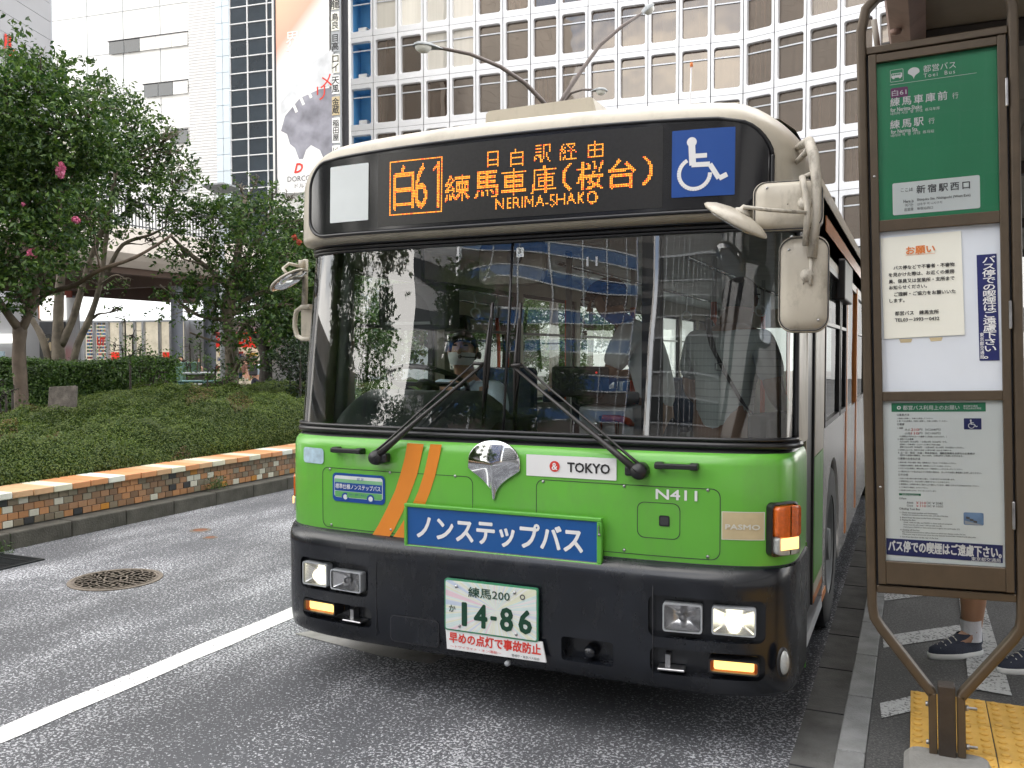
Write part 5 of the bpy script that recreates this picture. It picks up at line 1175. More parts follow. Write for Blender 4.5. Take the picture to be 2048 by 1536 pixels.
ftxt('認 定', X0+W_*.55, Z1-.024, .04, .013, M['isa_blue'], .0108); ftxt('ひと・まち・みどり', X0+W_*.5, Z0+.038, W_*.32, .010, M['isa_blue'], .0110)
sticker('worn_pale_sticker', (609, 893), (649, 928), .018, M['paleblue'], .0075)
st, a_, b_ = sticker('beige_sticker', (1444, 1022), (1530, 1080), .001, M['palegold'], .0070); ob('beige_field', patch(a_.x+.003, b_.x-.003, b_.z+.003, a_.z-.003, .001, gsurf(.0078), 10), M['gold'], bus)
ftxt('PASMO', (a_.x+b_.x)/2, (a_.z+b_.z)/2-.004, (b_.x-a_.x)*.84, .020, M['palegold'], .0098, bold=.03)
a_, b_ = S(1313, 976), S(1395, 1003); ftxt('N411', (a_.x+b_.x)/2, (a_.z+b_.z)/2, b_.x-a_.x, .040, M['print_white'], .0075, bold=.022)
# --- blue board
TL, BR = H(813, 1005, 1, -.035), H(1206, 1131, 1, -.035)
nb = thing('name_board', None, None, (.022, -.035, .829)); nb.parent = bus; nb['label'] = 'blue board with white lettering in a green frame'; bw, bh = .477, .103
mb = MB()
for x0, x1, z0, z1 in ((-bw, bw, bh-.016, bh), (-bw, bw, -bh, -bh+.016), (-bw, -bw+.016, -bh+.016, bh-.016), (bw-.022, bw, -bh+.016, bh-.016)): mb.box(x0, x1, -.012, .012, z0, z1, ch=.003)
mb.box(-bw+.05, -bw+.09, .01, .05, -.05, .05); mb.box(bw-.09, bw-.05, .01, .05, -.05, .05)
ob('board_frame', mb, M['green_frame'], nb); ob('board_face', MB().box(-bw+.014, bw-.018, -.004, .006, -bh+.014, bh-.014), M['blue'], nb)
txt('ノンステップバス', (-.01, -.0055, .0), .80, .108, M['print_white'], nb, bold=.028)
ob('latch', MB().box(bw-.014, bw-.010, -.018, -.011, .04, .072).lathe((bw-.010, -.012, .035), [(0, -.006), (.006, -.004), (.006, 0)], 'Y', 8), M['steel'], nb)
# --- number plate
pt = thing('number_plate', None, None, (.002, -.078, .502)); pt.parent = bus; pt['label'] = 'number plate with green edge and pastel rays'; pw, ph_ = .226, .116
ob('plate_frame', MB().prism(rrect(-pw, pw, -ph_, ph_, .012, 4), .012, lambda x, z, t: Vector((x, t-.006, z))), M['plate_green'], pt)
m, t, b = newmat('plate_pastel_rays'); N = t.nodes.new; K = t.links.new
tcn = N('ShaderNodeTexCoord'); mp_ = N('ShaderNodeMapping'); mp_.inputs['Location'].default_value = (-.03, 0, 0); K(tcn.outputs['Object'], mp_.inputs[0]); gr = N('ShaderNodeSeparateXYZ'); K(mp_.outputs[0], gr.inputs[0])
at = N('ShaderNodeMath'); at.operation = 'ARCTAN2'; K(gr.outputs[2], at.inputs[0]); K(gr.outputs[0], at.inputs[1])
ms = N('ShaderNodeMath'); ms.operation = 'MULTIPLY'; K(at.outputs[0], ms.inputs[0]); ms.inputs[1].default_value = 2.9; nn_ = N('ShaderNodeTexNoise'); nn_.noise_dimensions = '1D'; nn_.inputs['Scale'].default_value = 1.6; nn_.inputs['Detail'].default_value = 3; K(ms.outputs[0], nn_.inputs['W'])
rp = N('ShaderNodeValToRGB'); e = rp.color_ramp.elements; e[0].position = .3; e[0].color = (.42, .52, .72, 1); e[1].position = .7; e[1].color = (.74, .45, .55, 1)
for ps, cc in ((.40, (.74, .74, .72)), (.46, (.68, .70, .40)), (.5, (.76, .76, .74)), (.56, (.45, .68, .66)), (.62, (.75, .74, .72))): q = e.new(ps); q.color = (*cc, 1)
K(nn_.outputs['Fac'], rp.inputs[0]); mm = N('ShaderNodeMixRGB'); mm.inputs[0].default_value = .35; mm.inputs[2].default_value = (.74, .76, .75, 1); K(rp.outputs[0], mm.inputs[1]); K(mm.outputs[0], b.inputs['Base Color'])
ob('plate_face', MB().prism(rrect(-pw+.007, pw-.007, -ph_+.007, ph_-.007, .008, 4), .003, lambda x, z, t: Vector((x, t-.0085, z))), m, pt)
txt('練馬200', (-.005, -.0102, .068), .20, .045, M['plate_text'], pt, bold=.012); txt('か', (-.185, -.0102, -.015), None, .030, M['plate_text'], pt, bold=.012)
for ch_, x, w_ in (('1', -.125, .018), ('4', -.045, .058), ('-', .018, .022), ('8', .080, .056), ('6', .168, .056)):
    txt(ch_, (x+(.0 if ch_ != '-' else .0), -.0102, -.034 if ch_ != '-' else -.036), w_ if ch_ != '-' else .024, .098 if ch_ != '-' else .011, M['plate_text'], pt, bold=.03)
ob('plate_emblem', MB().lathe((.155, -.0098, .072), [(.007, 0), (.0125, 0)], 'Y', 20, False), M['print_grey'], pt)
for x, z in ((-.165, .085), (.118, .088), (-.150, -.09), (.125, -.092)): ob('screw', MB().lathe((x, -.009, z), [(0, -.005), (.006, -.004), (.007, 0)], 'Y', 10), M['steel'], pt)
sk = thing('safety_notice', None, None, (.014, -.075, .345), (0, radians(0), 0)); sk.parent = bus; sk['label'] = 'white notice with red lettering under the plate'
ob('notice_sheet', MB().add([(-.235, -.006, .044), (.232, -.006, .044), (.250, -.006, -.042), (-.228, -.006, -.046), (-.235, .002, .044), (.232, .002, .044), (.250, .002, -.042), (-.228, .002, -.046)], [(0, 3, 2, 1), (0, 1, 5, 4), (1, 2, 6, 5), (2, 3, 7, 6), (3, 0, 4, 7)]), M['print_white'], sk)
txt('早めの点灯で事故防止', (.005, -.0075, .010), .44, .046, M['print_red'], sk, bold=.03); txt('～トワイライト・オン運動～', (-.085, -.0075, -.030), .25, .012, M['print_red'], sk); txt('警視庁・東京バス協会', (.155, -.0075, -.031), .13, .012, M['print_black'], sk)
ob('camera_eye', MB().lathe((.075, -.07, .268), [(0, -.006), (.008, -.004), (.012, 0), (.013, .02)], 'Y', 14), M['lightgrey'], bus)

# --- windscreen, gasket, pillars
def wsb(z): return .058+(z-1.24)/(2.17-1.24)*.115
NP = len(PL); iL = next(i for i in range(NP) if PL[i][0] > -1.238 and PL[i][1] < .33); iR = NP-1-iL+0
zs = [1.235+(2.19-1.235)*k/14 for k in range(15)]
wsx = lambda x, z: x*(1-.012*(z-1.235))
def wrow(i0, i1, off=0., z_list=zs): return [[(wsx(PL[i][0], z)+NR[i].x*off, PL[i][1]+NR[i].y*off+wsb(z), z) for i in range(i0, i1)] for z in z_list]
ws = ob('windscreen', MB().grid(wrow(iL, NP-iL)), M['windshield'], bus); ws['label'] = 'large curved two part windscreen glass'
for i0, i1 in ((0, iL+1), (NP-iL-1, NP)): ob('corner_pillar', MB().grid(wrow(i0, i1, .002)), M['cream'], bus)
mb = MB()
mb.tube([(PL[i][0]*1.002+NR[i].x*.004, PL[i][1]+NR[i].y*.004+wsb(1.245), 1.243) for i in range(iL-1, NP-iL+1)], .017, 8)
mb.tube([(PL[i][0]*1.000+NR[i].x*.010, PL[i][1]+NR[i].y*.010+wsb(1.245), 1.268) for i in range(iL, NP-iL)], .009, 6)
for zz_, r_ in ((2.172, .016), (2.148, .011), (2.130, .008)): mb.tube([(wsx(PL[i][0], 2.16)+NR[i].x*.006, PL[i][1]+NR[i].y*.006+wsb(zz_), zz_) for i in range(iL-1, NP-iL+1)], r_, 8)
for i in (iL, NP-iL-1): mb.tube([(wsx(PL[i][0], z)+NR[i].x*.004, PL[i][1]+NR[i].y*.004+wsb(z), z) for z in zs], .013, 8)
ob('windscreen_gasket', mb, M['rubber'], bus)
ob('centre_divider', MB().tube([(.0+.0*z, wsb(z)-.003, z) for z in (1.25, 1.6, 2.15)], .006, 6), M['rubber'], bus)
ob('lower_ledge', MB().grid(wrap([(1.205, -.012, .01), (1.232, -.02, .03), (1.238, -.05, .05)])), M['rubber'], bus)
# --- visor box and roof
def crown(x): u = abs(x)/.85; return .022*u*u + .17*max(0, (abs(x)-.93)/.315)**2.2
def vis(x, z, y, s): return (x, y, z-crown(x)*s)
VP = [(2.168, .20, 0, .985), (2.166, .13, 0, .992), (2.172, .095, 0, .997), (2.186, .078, 0, 1), (2.205, .076, .02, 1), (2.45, .082, .55, 1), (2.60, .088, .92, 1), (2.632, .100, .97, 1), (2.660, .13, 1, .998), (2.685, .18, 1, .994), (2.705, .25, 1, .99), (2.725, .38, 1, .985), (2.742, .60, 1, .98), (2.75, .95, 1, .98)]
rows = []
for z, sb, s_, hx_ in VP:
    row = []
    for i in range(NP):
        x = PL[i][0]; y = PL[i][1]*(1 if sb < .5 else max(0., 1-(sb-.5)*1.6)) + sb
        row.append(vis(x*hx_, z, y, s_))
    rows.append(row)
ob('visor_shell', MB().grid(rows), M['cream'], bus)
vs_ = lambda off: (lambda x, z: plan(x)+.076+(z-2.2)*.028-off)
x0, x1 = -1.085, 1.135
def vpatch(x0, x1, z0, z1, r, off, nx=40, nz=6):
    mb = patch(x0, x1, z0, z1, r, vs_(off), nx, nz); mb.v = [(x, y, z-crown(x)*max(0, min(1, (z-2.205)/.42))*.9) for x, y, z in mb.v]; return mb
ob('display_surround', vpatch(x0-.02, x1+.02, 2.192, 2.598, .11, .006), M['rubber'], bus)
ob('display_glass', vpatch(x0, x1, 2.208, 2.585, .10, .012), M['display'], bus)
ob('display_matrix', vpatch(-.66, .72, 2.222, 2.572, .004, .0145), M['mesh_screen'], bus)
mb = MB()
for off in (.018,):
    A_ = rrect(x0-.012, x1+.012, 2.198, 2.593, .105, 6, 20)
    mb.tube([(x, vs_(.010)(x, z), z-crown(x)*max(0, min(1, (z-2.205)/.42))*.9) for x, z in A_+[A_[0]]], .009, 6)
ob('display_gasket', mb, M['rubber'], bus)
dsl = lambda x, z, off: (x, vs_(off)(x, z), z-crown(x)*max(0, min(1, (z-2.205)/.42))*.9)
def V(px, py):                       # pixel -> display surface
    p = S(px, py, sb=.076+.006); return p
def vstick(nm, tl, br, r, mt, off):
    a_, b_ = V(*tl), V(*br); o_ = ob(nm, patch(a_.x, b_.x, b_.z, a_.z, r, vs_(off), 10), mt, bus); return a_, b_
# white card (its printed mascot is left out)
a_, b_ = vstick('white_card', (664, 336), (741, 441), .006, M['paleprint'], .016)
a_, b_ = vstick('wheelchair_sign', (1346, 264), (1471, 391), .004, M['isa_blue'], .016)
def icon(par, cx, cz, s, yf, mt, rot0=0.):
    """wheelchair symbol in a unit square scaled by s"""
    mb = MB(); q = lambda x, z: (cx+(x-.5)*s, yf(cx+(x-.5)*s, cz+(z-.5)*s), cz+(z-.5)*s)
    def band(pts, w_):
        for (xa, za), (xb, zb2) in zip(pts[:-1], pts[1:]):
            d_ = Vector((xb-xa, zb2-za)).normalized(); n2 = Vector((-d_.y, d_.x))*w_/2; mb.add([q(xa+n2.x, za+n2.y), q(xb+n2.x, zb2+n2.y), q(xb-n2.x, zb2-n2.y), q(xa-n2.x, za-n2.y)], [(0, 1, 2, 3)])
    n_ = 20; mb.add([q(.335+.085*cos(2*pi*k/n_), .865+.085*sin(2*pi*k/n_)) for k in range(n_)], [tuple(range(n_))])
    band([(.335, .83), (.355, .46)], .115); band([(.335, .47), (.645, .465), (.80, .21), (.935, .275)], .085); band([(.35, .62), (.595, .62)], .08)
    arc = [(.385+.265*cos(radians(t_)), .315+.265*sin(radians(t_))) for t_ in range(118, 368, 9)]; band(arc, .068)
    ob('wheelchair_symbol', mb, mt, par)
icon(bus, (a_.x+b_.x)/2-.006, (a_.z+b_.z)/2, .235, lambda x, z: vs_(.0178)(x, z), M['print_white'])
# LED dots sampled from real letter shapes
PITCH = .0071
def textbvh(s, x0, x1, z0, z1, bold):
    cu = bpy.data.curves.new('tmp', 'FONT'); cu.body = s; o_ = bpy.data.objects.new('tmp', cu); col.objects.link(o_); bpy.context.view_layer.update()
    dg = bpy.context.evaluated_depsgraph_get(); me = bpy.data.meshes.new_from_object(o_.evaluated_get(dg), depsgraph=dg); bpy.data.objects.remove(o_)
    vs = [v.co.copy() for v in me.vertices]; lx_, hx2 = min(v.x for v in vs), max(v.x for v in vs); ly_, hy_ = min(v.y for v in vs), max(v.y for v in vs)
    vs = [Vector((x0+(v.x-lx_)/(hx2-lx_)*(x1-x0), z0+(v.y-ly_)/(hy_-ly_)*(z1-z0), 0)) for v in vs]
    bv = BVHTree.FromPolygons(vs, [tuple(p.vertices) for p in me.polygons]); bpy.data.meshes.remove(me); return bv
dots = set()
def led(s, x0, x1, z0, z1, bold=.0):
    bv = textbvh(s, x0, x1, z0, z1, bold)
    for i in range(int(x0/PITCH)-1, int(x1/PITCH)+2):
        for j in range(int(z0/PITCH)-1, int(z1/PITCH)+2):
            for dx, dy in ((0, 0), (bold, 0), (-bold, 0), (0, bold), (0, -bold)):
                if bv.ray_cast(Vector((i*PITCH+dx, j*PITCH+dy, 1)), Vector((0, 0, -1)))[0] is not None: dots.add((i, j)); break
def ledpx(s, l_, t_, r_, b_, bold=.0):     # bounding box by its corners in the photograph
    p, q = V(l_, (t_+b_)/2), V(r_, (t_+b_)/2); u, v = V((l_+r_)/2, t_), V((l_+r_)/2, b_); led(s, p.x, q.x, v.z, u.z, bold)
ledpx('白', 792, 332, 831, 420, .0015); ledpx('6', 833, 328, 858, 418, .0); u_, v_ = V(878, 325), V(880, 416); i1_ = round(u_.x/PITCH)
for j_ in range(round(v_.z/PITCH), round(u_.z/PITCH)+1): dots |= {(i1_, j_), (i1_+1, j_)}
dots |= {(i1_-k_, round(u_.z/PITCH)-1-k_-q_) for k_ in (1, 2, 3) for q_ in (0, 1)}
for c_, l_, t_, r_, b_ in (('目', 977, 302, 999, 336), ('白', 1022, 298, 1049, 333), ('駅', 1070, 291, 1104, 327), ('経', 1121, 287, 1156, 322), ('由', 1178, 281, 1208, 317)): ledpx(c_, l_, t_, r_, b_, .0)
for c_, l_, t_, r_, b_ in (('練', 894, 350, 943, 404), ('馬', 952, 343, 1000, 397), ('車', 1006, 339, 1056, 393), ('庫', 1065, 333, 1115, 389), ('（', 1127, 328, 1146, 382), ('桜', 1156, 323, 1210, 381), ('台', 1219, 319, 1273, 377), ('）', 1286, 313, 1308, 371)): ledpx(c_, l_, t_, r_, b_, .0012)
ledpx('NERIMA-SHAKO', 995, 391, 1198, 415, .0005)
p, q = V(783, 370), V(888, 372); zt, zb2 = V(835, 320).z, V(835, 427).z
i0, i1, j0, j1 = round(p.x/PITCH), round(q.x/PITCH), round(zb2/PITCH), round(zt/PITCH)
for i in range(i0, i1+1): dots |= {(i, j0), (i, j1)}
for j in range(j0, j1+1): dots |= {(i0, j), (i1, j)}
m1, m2_ = MB(), MB()
for (i, j) in dots:
    x, z = i*PITCH, j*PITCH; h2 = .0023; y = vs_(.0165)(x, z)
    (m2_ if rnd.random() < .12 else m1).add([(x-h2, y, z-h2), (x+h2, y, z-h2), (x+h2, y, z+h2), (x-h2, y, z+h2)], [(0, 1, 2, 3)])
ob('led_dots', m1, M['led'], bus)['kind'] = 'stuff'; ob('led_dots', m2_, M['led_red'], bus)['kind'] = 'stuff'
# --- roof
RY = [.55, 1., 2., 4., 6., 8., 10.2, 10.45, 10.5]
sec = [(-BW, 2.15), (-BW, 2.42), (-BW*.985, 2.53), (-BW*.955, 2.60), (-BW*.9, 2.655), (-.95, 2.695), (-.6, 2.735), (0, 2.752), (.6, 2.735), (.95, 2.695), (BW*.9, 2.655), (BW*.955, 2.60), (BW*.985, 2.53), (BW, 2.42), (BW, 2.15)]
ob('roof', MB().grid([[(x, y, z-(.0 if y < 10.4 else .04)) for x, z in sec] for y in RY]), M['cream'], bus)
a_, b_ = H(968, 240, 1, .9), H(1163, 197, 1, .9)
ob('roof_vent', MB().prism([(a_.x, 2.70), (.20, 2.70), (.13, b_.z-.005), (.115, b_.z+.003), (a_.x+.03, a_.z+.045), (a_.x+.012, a_.z+.03)], .75, lambda x, z, t: Vector((x, .9+t, z))), M['cream'], bus)
an_ = H(1383, 129, 1, 1.5); ab = H(1376, 250, 1, 1.5)
aa = ob('antenna', MB().tube([(ab.x, 1.5, 2.70), (an_.x, 1.5, an_.z)], [.006, .004], 6), M['white'], bus); ob('antenna_tip', MB().tube([(an_.x, 1.5, an_.z-.012), (an_.x, 1.5, an_.z+.01)], .009, 6), M['print_orange'], aa)
# --- sides
def side(sg):
    x = sg*BW; t_ = -.05*sg
    lo = MB().box(x+t_, x, .62 if sg < 0 else 1.40, 10.48, .30, 1.22); lo = ob('side_panel', lo, M['silver'] if sg > 0 else M['green'], bus)
    cut = MB()
    for yc in (2.05, 7.45): cut.lathe((x-.2, yc, .50), [(.50, 0), (.50, .4)], 'X', 28)
    co = ob('cutter', cut, M['black']); md = lo.modifiers.new('c', 'BOOLEAN'); md.operation = 'DIFFERENCE'; md.solver = 'EXACT'; md.object = co; evalmesh(lo); bpy.data.objects.remove(co)
    ob('upper_panel', MB().box(x+t_, x, .56, 10.48, 2.10, 2.42), M['cream'], bus)
    for yc in (2.05, 7.45):
        wl = thing('wheel', None, None, (sg*1.10, yc, .48)); wl.parent = bus
        ob('tyre', MB().lathe((0, 0, 0), [(.29, .0), (.45, .0), (.478, .03), (.48, .12), (.48, .14), (.478, .24), (.45, .27), (.29, .27)], 'X', 36, M=Matrix.Translation((-.135, 0, 0)), caps=False), M['tyre'], wl)
        ob('rim', MB().lathe((0, 0, 0), [(0, .05), (.09, .06), (.10, .03), (.22, -.02), (.27, .05), (.29, .06)] if sg > 0 else [(0, -.05), (.09, -.06), (.10, -.03), (.22, .02), (.27, -.05), (.29, -.06)], 'X', 28, M=Matrix.Translation((.07*sg, 0, 0)), caps=False), M['dark'], wl)
        ob('wheel_arch', MB().lathe((sg*.95, yc, .50), [(.505, 0), (.505, .28*sg)], 'X', 28, caps=False), M['black'], bus)
    wy = [(1.46, 2.45), (2.53, 3.02), (4.35, 5.55), (5.63, 6.85), (6.93, 8.15), (8.23, 9.45), (9.53, 10.3)] if sg > 0 else [(.66, 1.62), (1.72, 2.95), (3.05, 4.3), (4.4, 5.65), (5.75, 7.0), (7.1, 8.35), (8.45, 9.4), (9.5, 10.3)]
    prev = .95 if sg > 0 else .56
    for y0, y1 in wy:
        if not (sg > 0 and y0 > 4.3 and prev < 3.1): ob('window_pillar', MB().box(x+t_, x-.002*sg, prev, y0, 1.22, 2.10), M['black'] if sg > 0 and y0 > 1.5 else M['cream'], bus)
        fr_ = MB(); e_ = x+.004*sg
        for a0, a1, b0, b1 in ((y0, y1, 1.22, 1.25), (y0, y1, 2.07, 2.10), (y0, y0+.03, 1.25, 2.07), (y1-.03, y1, 1.25, 2.07), (y0+.03, y1-.03, 1.77, 1.79)): fr_.box(x+t_*.6, e_, a0, a1, b0, b1)
        f = ob('side_window', fr_, M['rubber'], bus); ob('glass', MB().add([(x-.01*sg, y0+.02, 1.24), (x-.01*sg, y1-.02, 1.24), (x-.01*sg, y1-.02, 2.08), (x-.01*sg, y0+.02, 2.08)], [(0, 1, 2, 3)]), M['sideglass'], f); prev = y1
    ob('window_pillar', MB().box(x+t_, x-.002*sg, prev, 10.48, 1.22, 2.10), M['cream'], bus)
    # coloured bands
    if sg > 0:
        ob('orange_band', MB().box(x, x+.003, 1.4, 10.4, 2.26, 2.34), M['orange_paint'], bus)
        ob('skirt_stripe', MB().box(x, x+.003, 1.40, 1.60, .30, .34), M['orange_paint'], bus)
side(-1); side(1)
# front door opening with a black sheet for its inner shade, sill and door post
ob('door_post', MB().box(BW-.035, BW-.002, .60, .625, .28, 2.12), M['cream'], bus)
ob('mask_edge', MB().box(BW-.003, BW+.003, .612, .622, .20, .77), M['green'], bus)
ob('door_jamb', MB().box(BW-.06, BW-.01, .625, .66, .30, 2.12), M['rubber'], bus); ob('doorway_shade_sheet', MB().box(BW-.05, BW-.012, .68, .93, .40, 2.12), M['rubber'], bus)  # second box: black sheet standing for the shade inside the doorway
dl = thing('front_door', None, None, (BW, .97, 0)); dl.parent = bus
ob('door_leaf', MB().box(-.05, .0, 0, .44, 1.12, 2.12), M['cream'], dl); ob('door_leaf_green', MB().box(-.05, .0, 0, .44, .50, 1.115), M['green'], dl)
ob('door_skirt', MB().box(-.05, .0, 0, .44, .44, .497), M['cream'], dl); ob('door_stripe', MB().box(-.05, .0, 0, .44, .40, .438), M['orange_paint'], dl); ob('door_edge', MB().box(-.052, -.002, -.03, -.003, .40, 2.12), M['rubber'], dl)
ob('step', MB().box(.35, BW, .62, 1.42, .27, .33), M['lightgrey'], bus)
for y_ in (3.06, 4.2): ob('middle_door_frame', MB().box(BW-.03, BW+.006, y_, y_+.10, .36, 2.14), M['orange_paint'], bus)
ob('middle_door_glass', MB().box(BW-.02, BW-.012, 3.16, 4.2, .40, 2.10), M['sideglass'], bus)
bx_ = H(1678, 725, 0, BW+.01); ob('side_sign_box', MB().box(BW-.02, BW+.04, 2.3, 3.0, 1.95, 2.2, ch=.01), M['black'], bus)
ob('rear_wall', MB().box(-BW, BW, 10.44, 10.5, .30, 1.35).box(-BW, BW, 10.44, 10.5, 2.0, 2.7).box(-BW, -.85, 10.44, 10.5, 1.35, 2.0).box(.85, BW, 10.44, 10.5, 1.35, 2.0), M['cream'], bus)
ob('rear_window', MB().add([(-.85, 10.47, 1.35), (.85, 10.47, 1.35), (.85, 10.47, 2.0), (-.85, 10.47, 2.0)], [(0, 1, 2, 3)]), M['sideglass'], bus)
ob('underbody', MB().box(-BW+.05, BW-.05, .45, 10.4, .24, .30), M['black'], bus)
ob('side_skirt_left', MB().box(-BW, -BW+.04, .5, 10.4, .22, .31), M['black'], bus).name = 'side_skirt'
# --- interior
ob('bus_floor', MB().box(-BW+.06, BW-.06, .30, 10.4, .31, .35), M['floor_grey'], bus)
ob('bus_ceiling', MB().box(-BW+.05, BW-.05, .55, 10.4, 2.28, 2.31), M['ceiling_white'], bus)
ob('inner_header', MB().box(-1.18, 1.18, .34, .58, 2.21, 2.27), M['dark'], bus)
ob('inner_front_wall', MB().grid([[(PL[i][0]*.97, PL[i][1]+.10, z) for i in range(4, NP-4)] for z in (.35, 1.22)]+[[(PL[i][0]*.97, PL[i][1]+.16, 1.225) for i in range(4, NP-4)]]), M['dark'], bus)
for sg in (-1, 1):
    for ya, yb_ in ((1.45 if sg > 0 else .5, 1.53), (2.57, 6.93), (7.97, 10.4)): ob('inner_side_lining', MB().box(sg*(BW-.055), sg*(BW-.065), ya, yb_, .35, 1.22), M['grey'], bus)
    for yc in (2.05, 7.45): ob('wheel_box', MB().box(sg*.93, sg*.95, yc-.52, yc+.52, .28, 1.06).box(sg*.95, sg*(BW-.052), yc-.52, yc+.52, 1.03, 1.06).box(sg*.95, sg*(BW-.052), yc-.52, yc-.505, .30, 1.03).box(sg*.95, sg*(BW-.052), yc+.505, yc+.52, .30, 1.03), M['black'], bus); ob('inner_side_lining', MB().box(sg*(BW-.055), sg*(BW-.065), yc-.52, yc+.52, 1.06, 1.22), M['grey'], bus)
for xp, yp in ((-1.12, .40),): ob('inner_pillar', MB().tube([(xp, yp, 1.22), (xp+.01, yp+.10, 2.2)], .035, 8), M['grey'], bus)
# dashboard pod in front of the driver
rows = []
for k in range(13):
    t = k/12*pi*.62; rows.append([(x, .19+.27*(1-cos(t))+.0, 1.24+.215*sin(min(t, pi/2))-.0) for x in ()])
rows = []
for i in range(21):
    x = -1.085+.90*i/20; e_ = min(i, 20-i)/3.; q_ = min(1, .35+.65*min(1, e_)**.6)
    rows.append([(x, .20+.10*(1-q_)+(.30*(1-cos(k/12*pi/2))), 1.155+(.08+.195*q_)*sin(k/12*pi/2)**.8) for k in range(13)]+[(x, .55, 1.145+(.08+.195*q_)), (x, .57, 1.14)])
ob('dashboard_pod', MB().grid(rows), M['dash'], bus)
ob('dashboard_cowl', MB().box(-.62, -.12, .42, .75, 1.18, 1.30, ch=.02), M['dark'], bus)
sw = thing('steering_wheel', None, None, (-.80, .80, 1.46), (radians(-24), 0, 0)); sw.parent = bus
rr_ = MB(); n_ = 36; R = [[((.225+.015*cos(b_))*cos(2*pi*k/n_), (.225+.015*cos(b_))*sin(2*pi*k/n_), .015*sin(b_)) for b_ in [2*pi*j/8 for j in range(8)]] for k in range(n_)]; R.append(R[0]); rr_.grid(R, True, True)
ob('rim', rr_, M['rubber'], sw); ob('spokes', MB().box(-.215, .215, -.02, .02, -.02, -.005, ch=.004).lathe((0, 0, -.03), [(0, .03), (.06, .025), (.07, 0)], 'Z', 16).tube([(0, 0, -.03), (0, 0, -.3)], .03, 8), M['dark'], sw)
tv = thing('ceiling_monitor', None, None, (-.80, .62, 1.875)); tv.parent = bus; ob('monitor_case', MB().box(-.215, .215, 0, .16, -.125, .125, ch=.02), M['dark'], tv)
ob('monitor_screen', MB().add([(.15*cos(pi*k/14)-.03, -.003, -.085+.17*sin(pi*k/14)) for k in range(15)], [tuple(range(15))]), M['black'], tv); ob('monitor_lip', MB().box(-.16, .12, -.012, 0, -.10, -.085), M['grey'], tv)
ob('monitor_hanger', MB().box(-.03, .03, .05, .09, .12, .42), M['dark'], tv)
im = thing('interior_mirror', None, None, (-.066, .29, 2.045)); im.parent = bus
ob('mirror_back', MB().prism(rrect(-.172, .172, -.105, .105, .045, 6), .03, lambda x, z, t: Vector((x, t, z)), ch=.012), M['mirror_cream'], im); ob('hub', MB().lathe((.02, -.002, .03), [(0, -.012), (.03, -.01), (.04, 0)], 'Y', 18), M['lightgrey'], im); ob('mirror_arm', MB().tube([(.02, .01, .04), (.02, .02, .2)], .012, 8), M['steel'], im)
for px, py, s in ((1040, 505, '3'),):
    p = S(px, py, sb=wsb(2.08)); ob('date_sticker', MB().box(-.018, .018, 0, .001, -.021, .021), M['paleprint'], bus, ).location = (p.x+.002, wsb(2.08)-.004, p.z); txt('3', (p.x, wsb(2.08)-.006, p.z+.006), None, .022, M['print_black'], bus, bold=.02); txt('年 31', (p.x, wsb(2.08)-.006, p.z-.013), .024, .007, M['isa_blue'], bus)
p = S(1185, 523, sb=wsb(2.02)); txt('11', (p.x, wsb(2.02)-.006, p.z), .050, .040, M['lightgrey'], bus, bold=.01)
# farebox, card reader, red handrail
fb = thing('farebox', None, None, (.22, 1.0, .35)); fb.parent = bus
ob('farebox_body', MB().box(-.16, .14, -.12, .2, 0, .99, ch=.015), M['lightgrey'], fb); ob('farebox_top', MB().box(-.18, .10, -.10, .2, 1.0, 1.06, ch=.01), M['dark'], fb); ob('card_reader', MB().box(-.30, -.02, -.16, -.02, 1.04, 1.20, ch=.012), M['black'], fb)
ob('red_light', MB().lathe((-.045, -.165, 1.17), [(0, -.002), (.006, 0)], 'Y', 8), M['redlit'], fb); ob('lock', MB().lathe((-.06, -.125, .90), [(0, -.006), (.012, -.004), (.014, 0)], 'Y', 10), M['chrome'], fb)
hr_ = thing('handrail', None, None, (0, 0, 0)); hr_.parent = bus; hr_['label'] = 'short orange padded handrail'
ob('rail_grip', MB().tube([(.205, .85, 1.283), (.30, .85, 1.283), (.335, .87, 1.27), (.345, .90, 1.25)], .019, 10), M['interior_red'], hr_); ob('rail_post', MB().tube([(.195, .85, 1.295), (.195, .85, .35)], .011, 8).tube([(.285, .84, 1.27), (.285, .84, .35)], .011, 8), M['chrome'], hr_)
ob('dark_door_post', MB().box(.54, .625, .40, .46, .35, 2.27), M['black'], bus)
for x, y in ((-.42, 2.0), (-.30, 3.1), (.42, 2.6), (-.42, 4.4), (.42, 4.8), (.42, 6.6), (-.42, 6.6)):
    gp_ = thing('grab_pole', None, None, (x, y, .35)); gp_.parent = bus; ob('pole', MB().tube([(0, 0, 0), (0, 0, 1.95)], .017, 8), M['chrome'], gp_); ob('orange_sleeve', MB().tube([(0, 0, .7), (0, 0, 1.62)], .021, 8), M['interior_red'], gp_)
cx_ = MB().box(-.21, .21, -.20, .22, .36, .45, ch=.03); cm_ = cx_.mesh('cushion', M['seat_blue']); bmn = MB().box(-.21, .21, .18, .25, .42, .98, ch=.03).mesh('backrest', M['seat_blue']); fm = MB().box(-.16, .16, -.1, .1, 0, .36).mesh('seat_base', M['grey'])
for y in (3.0, 5.2, 6.0, 6.8, 7.9, 8.8, 9.7):
    for x in (-.88, .88) if y > 4.5 else (-.88,):
        s_ = thing('passenger_seat', None, None, (x, y, .35)); s_.parent = bus; link('cushion', cm_, s_); link('backrest', bmn, s_); link('seat_base', fm, s_)
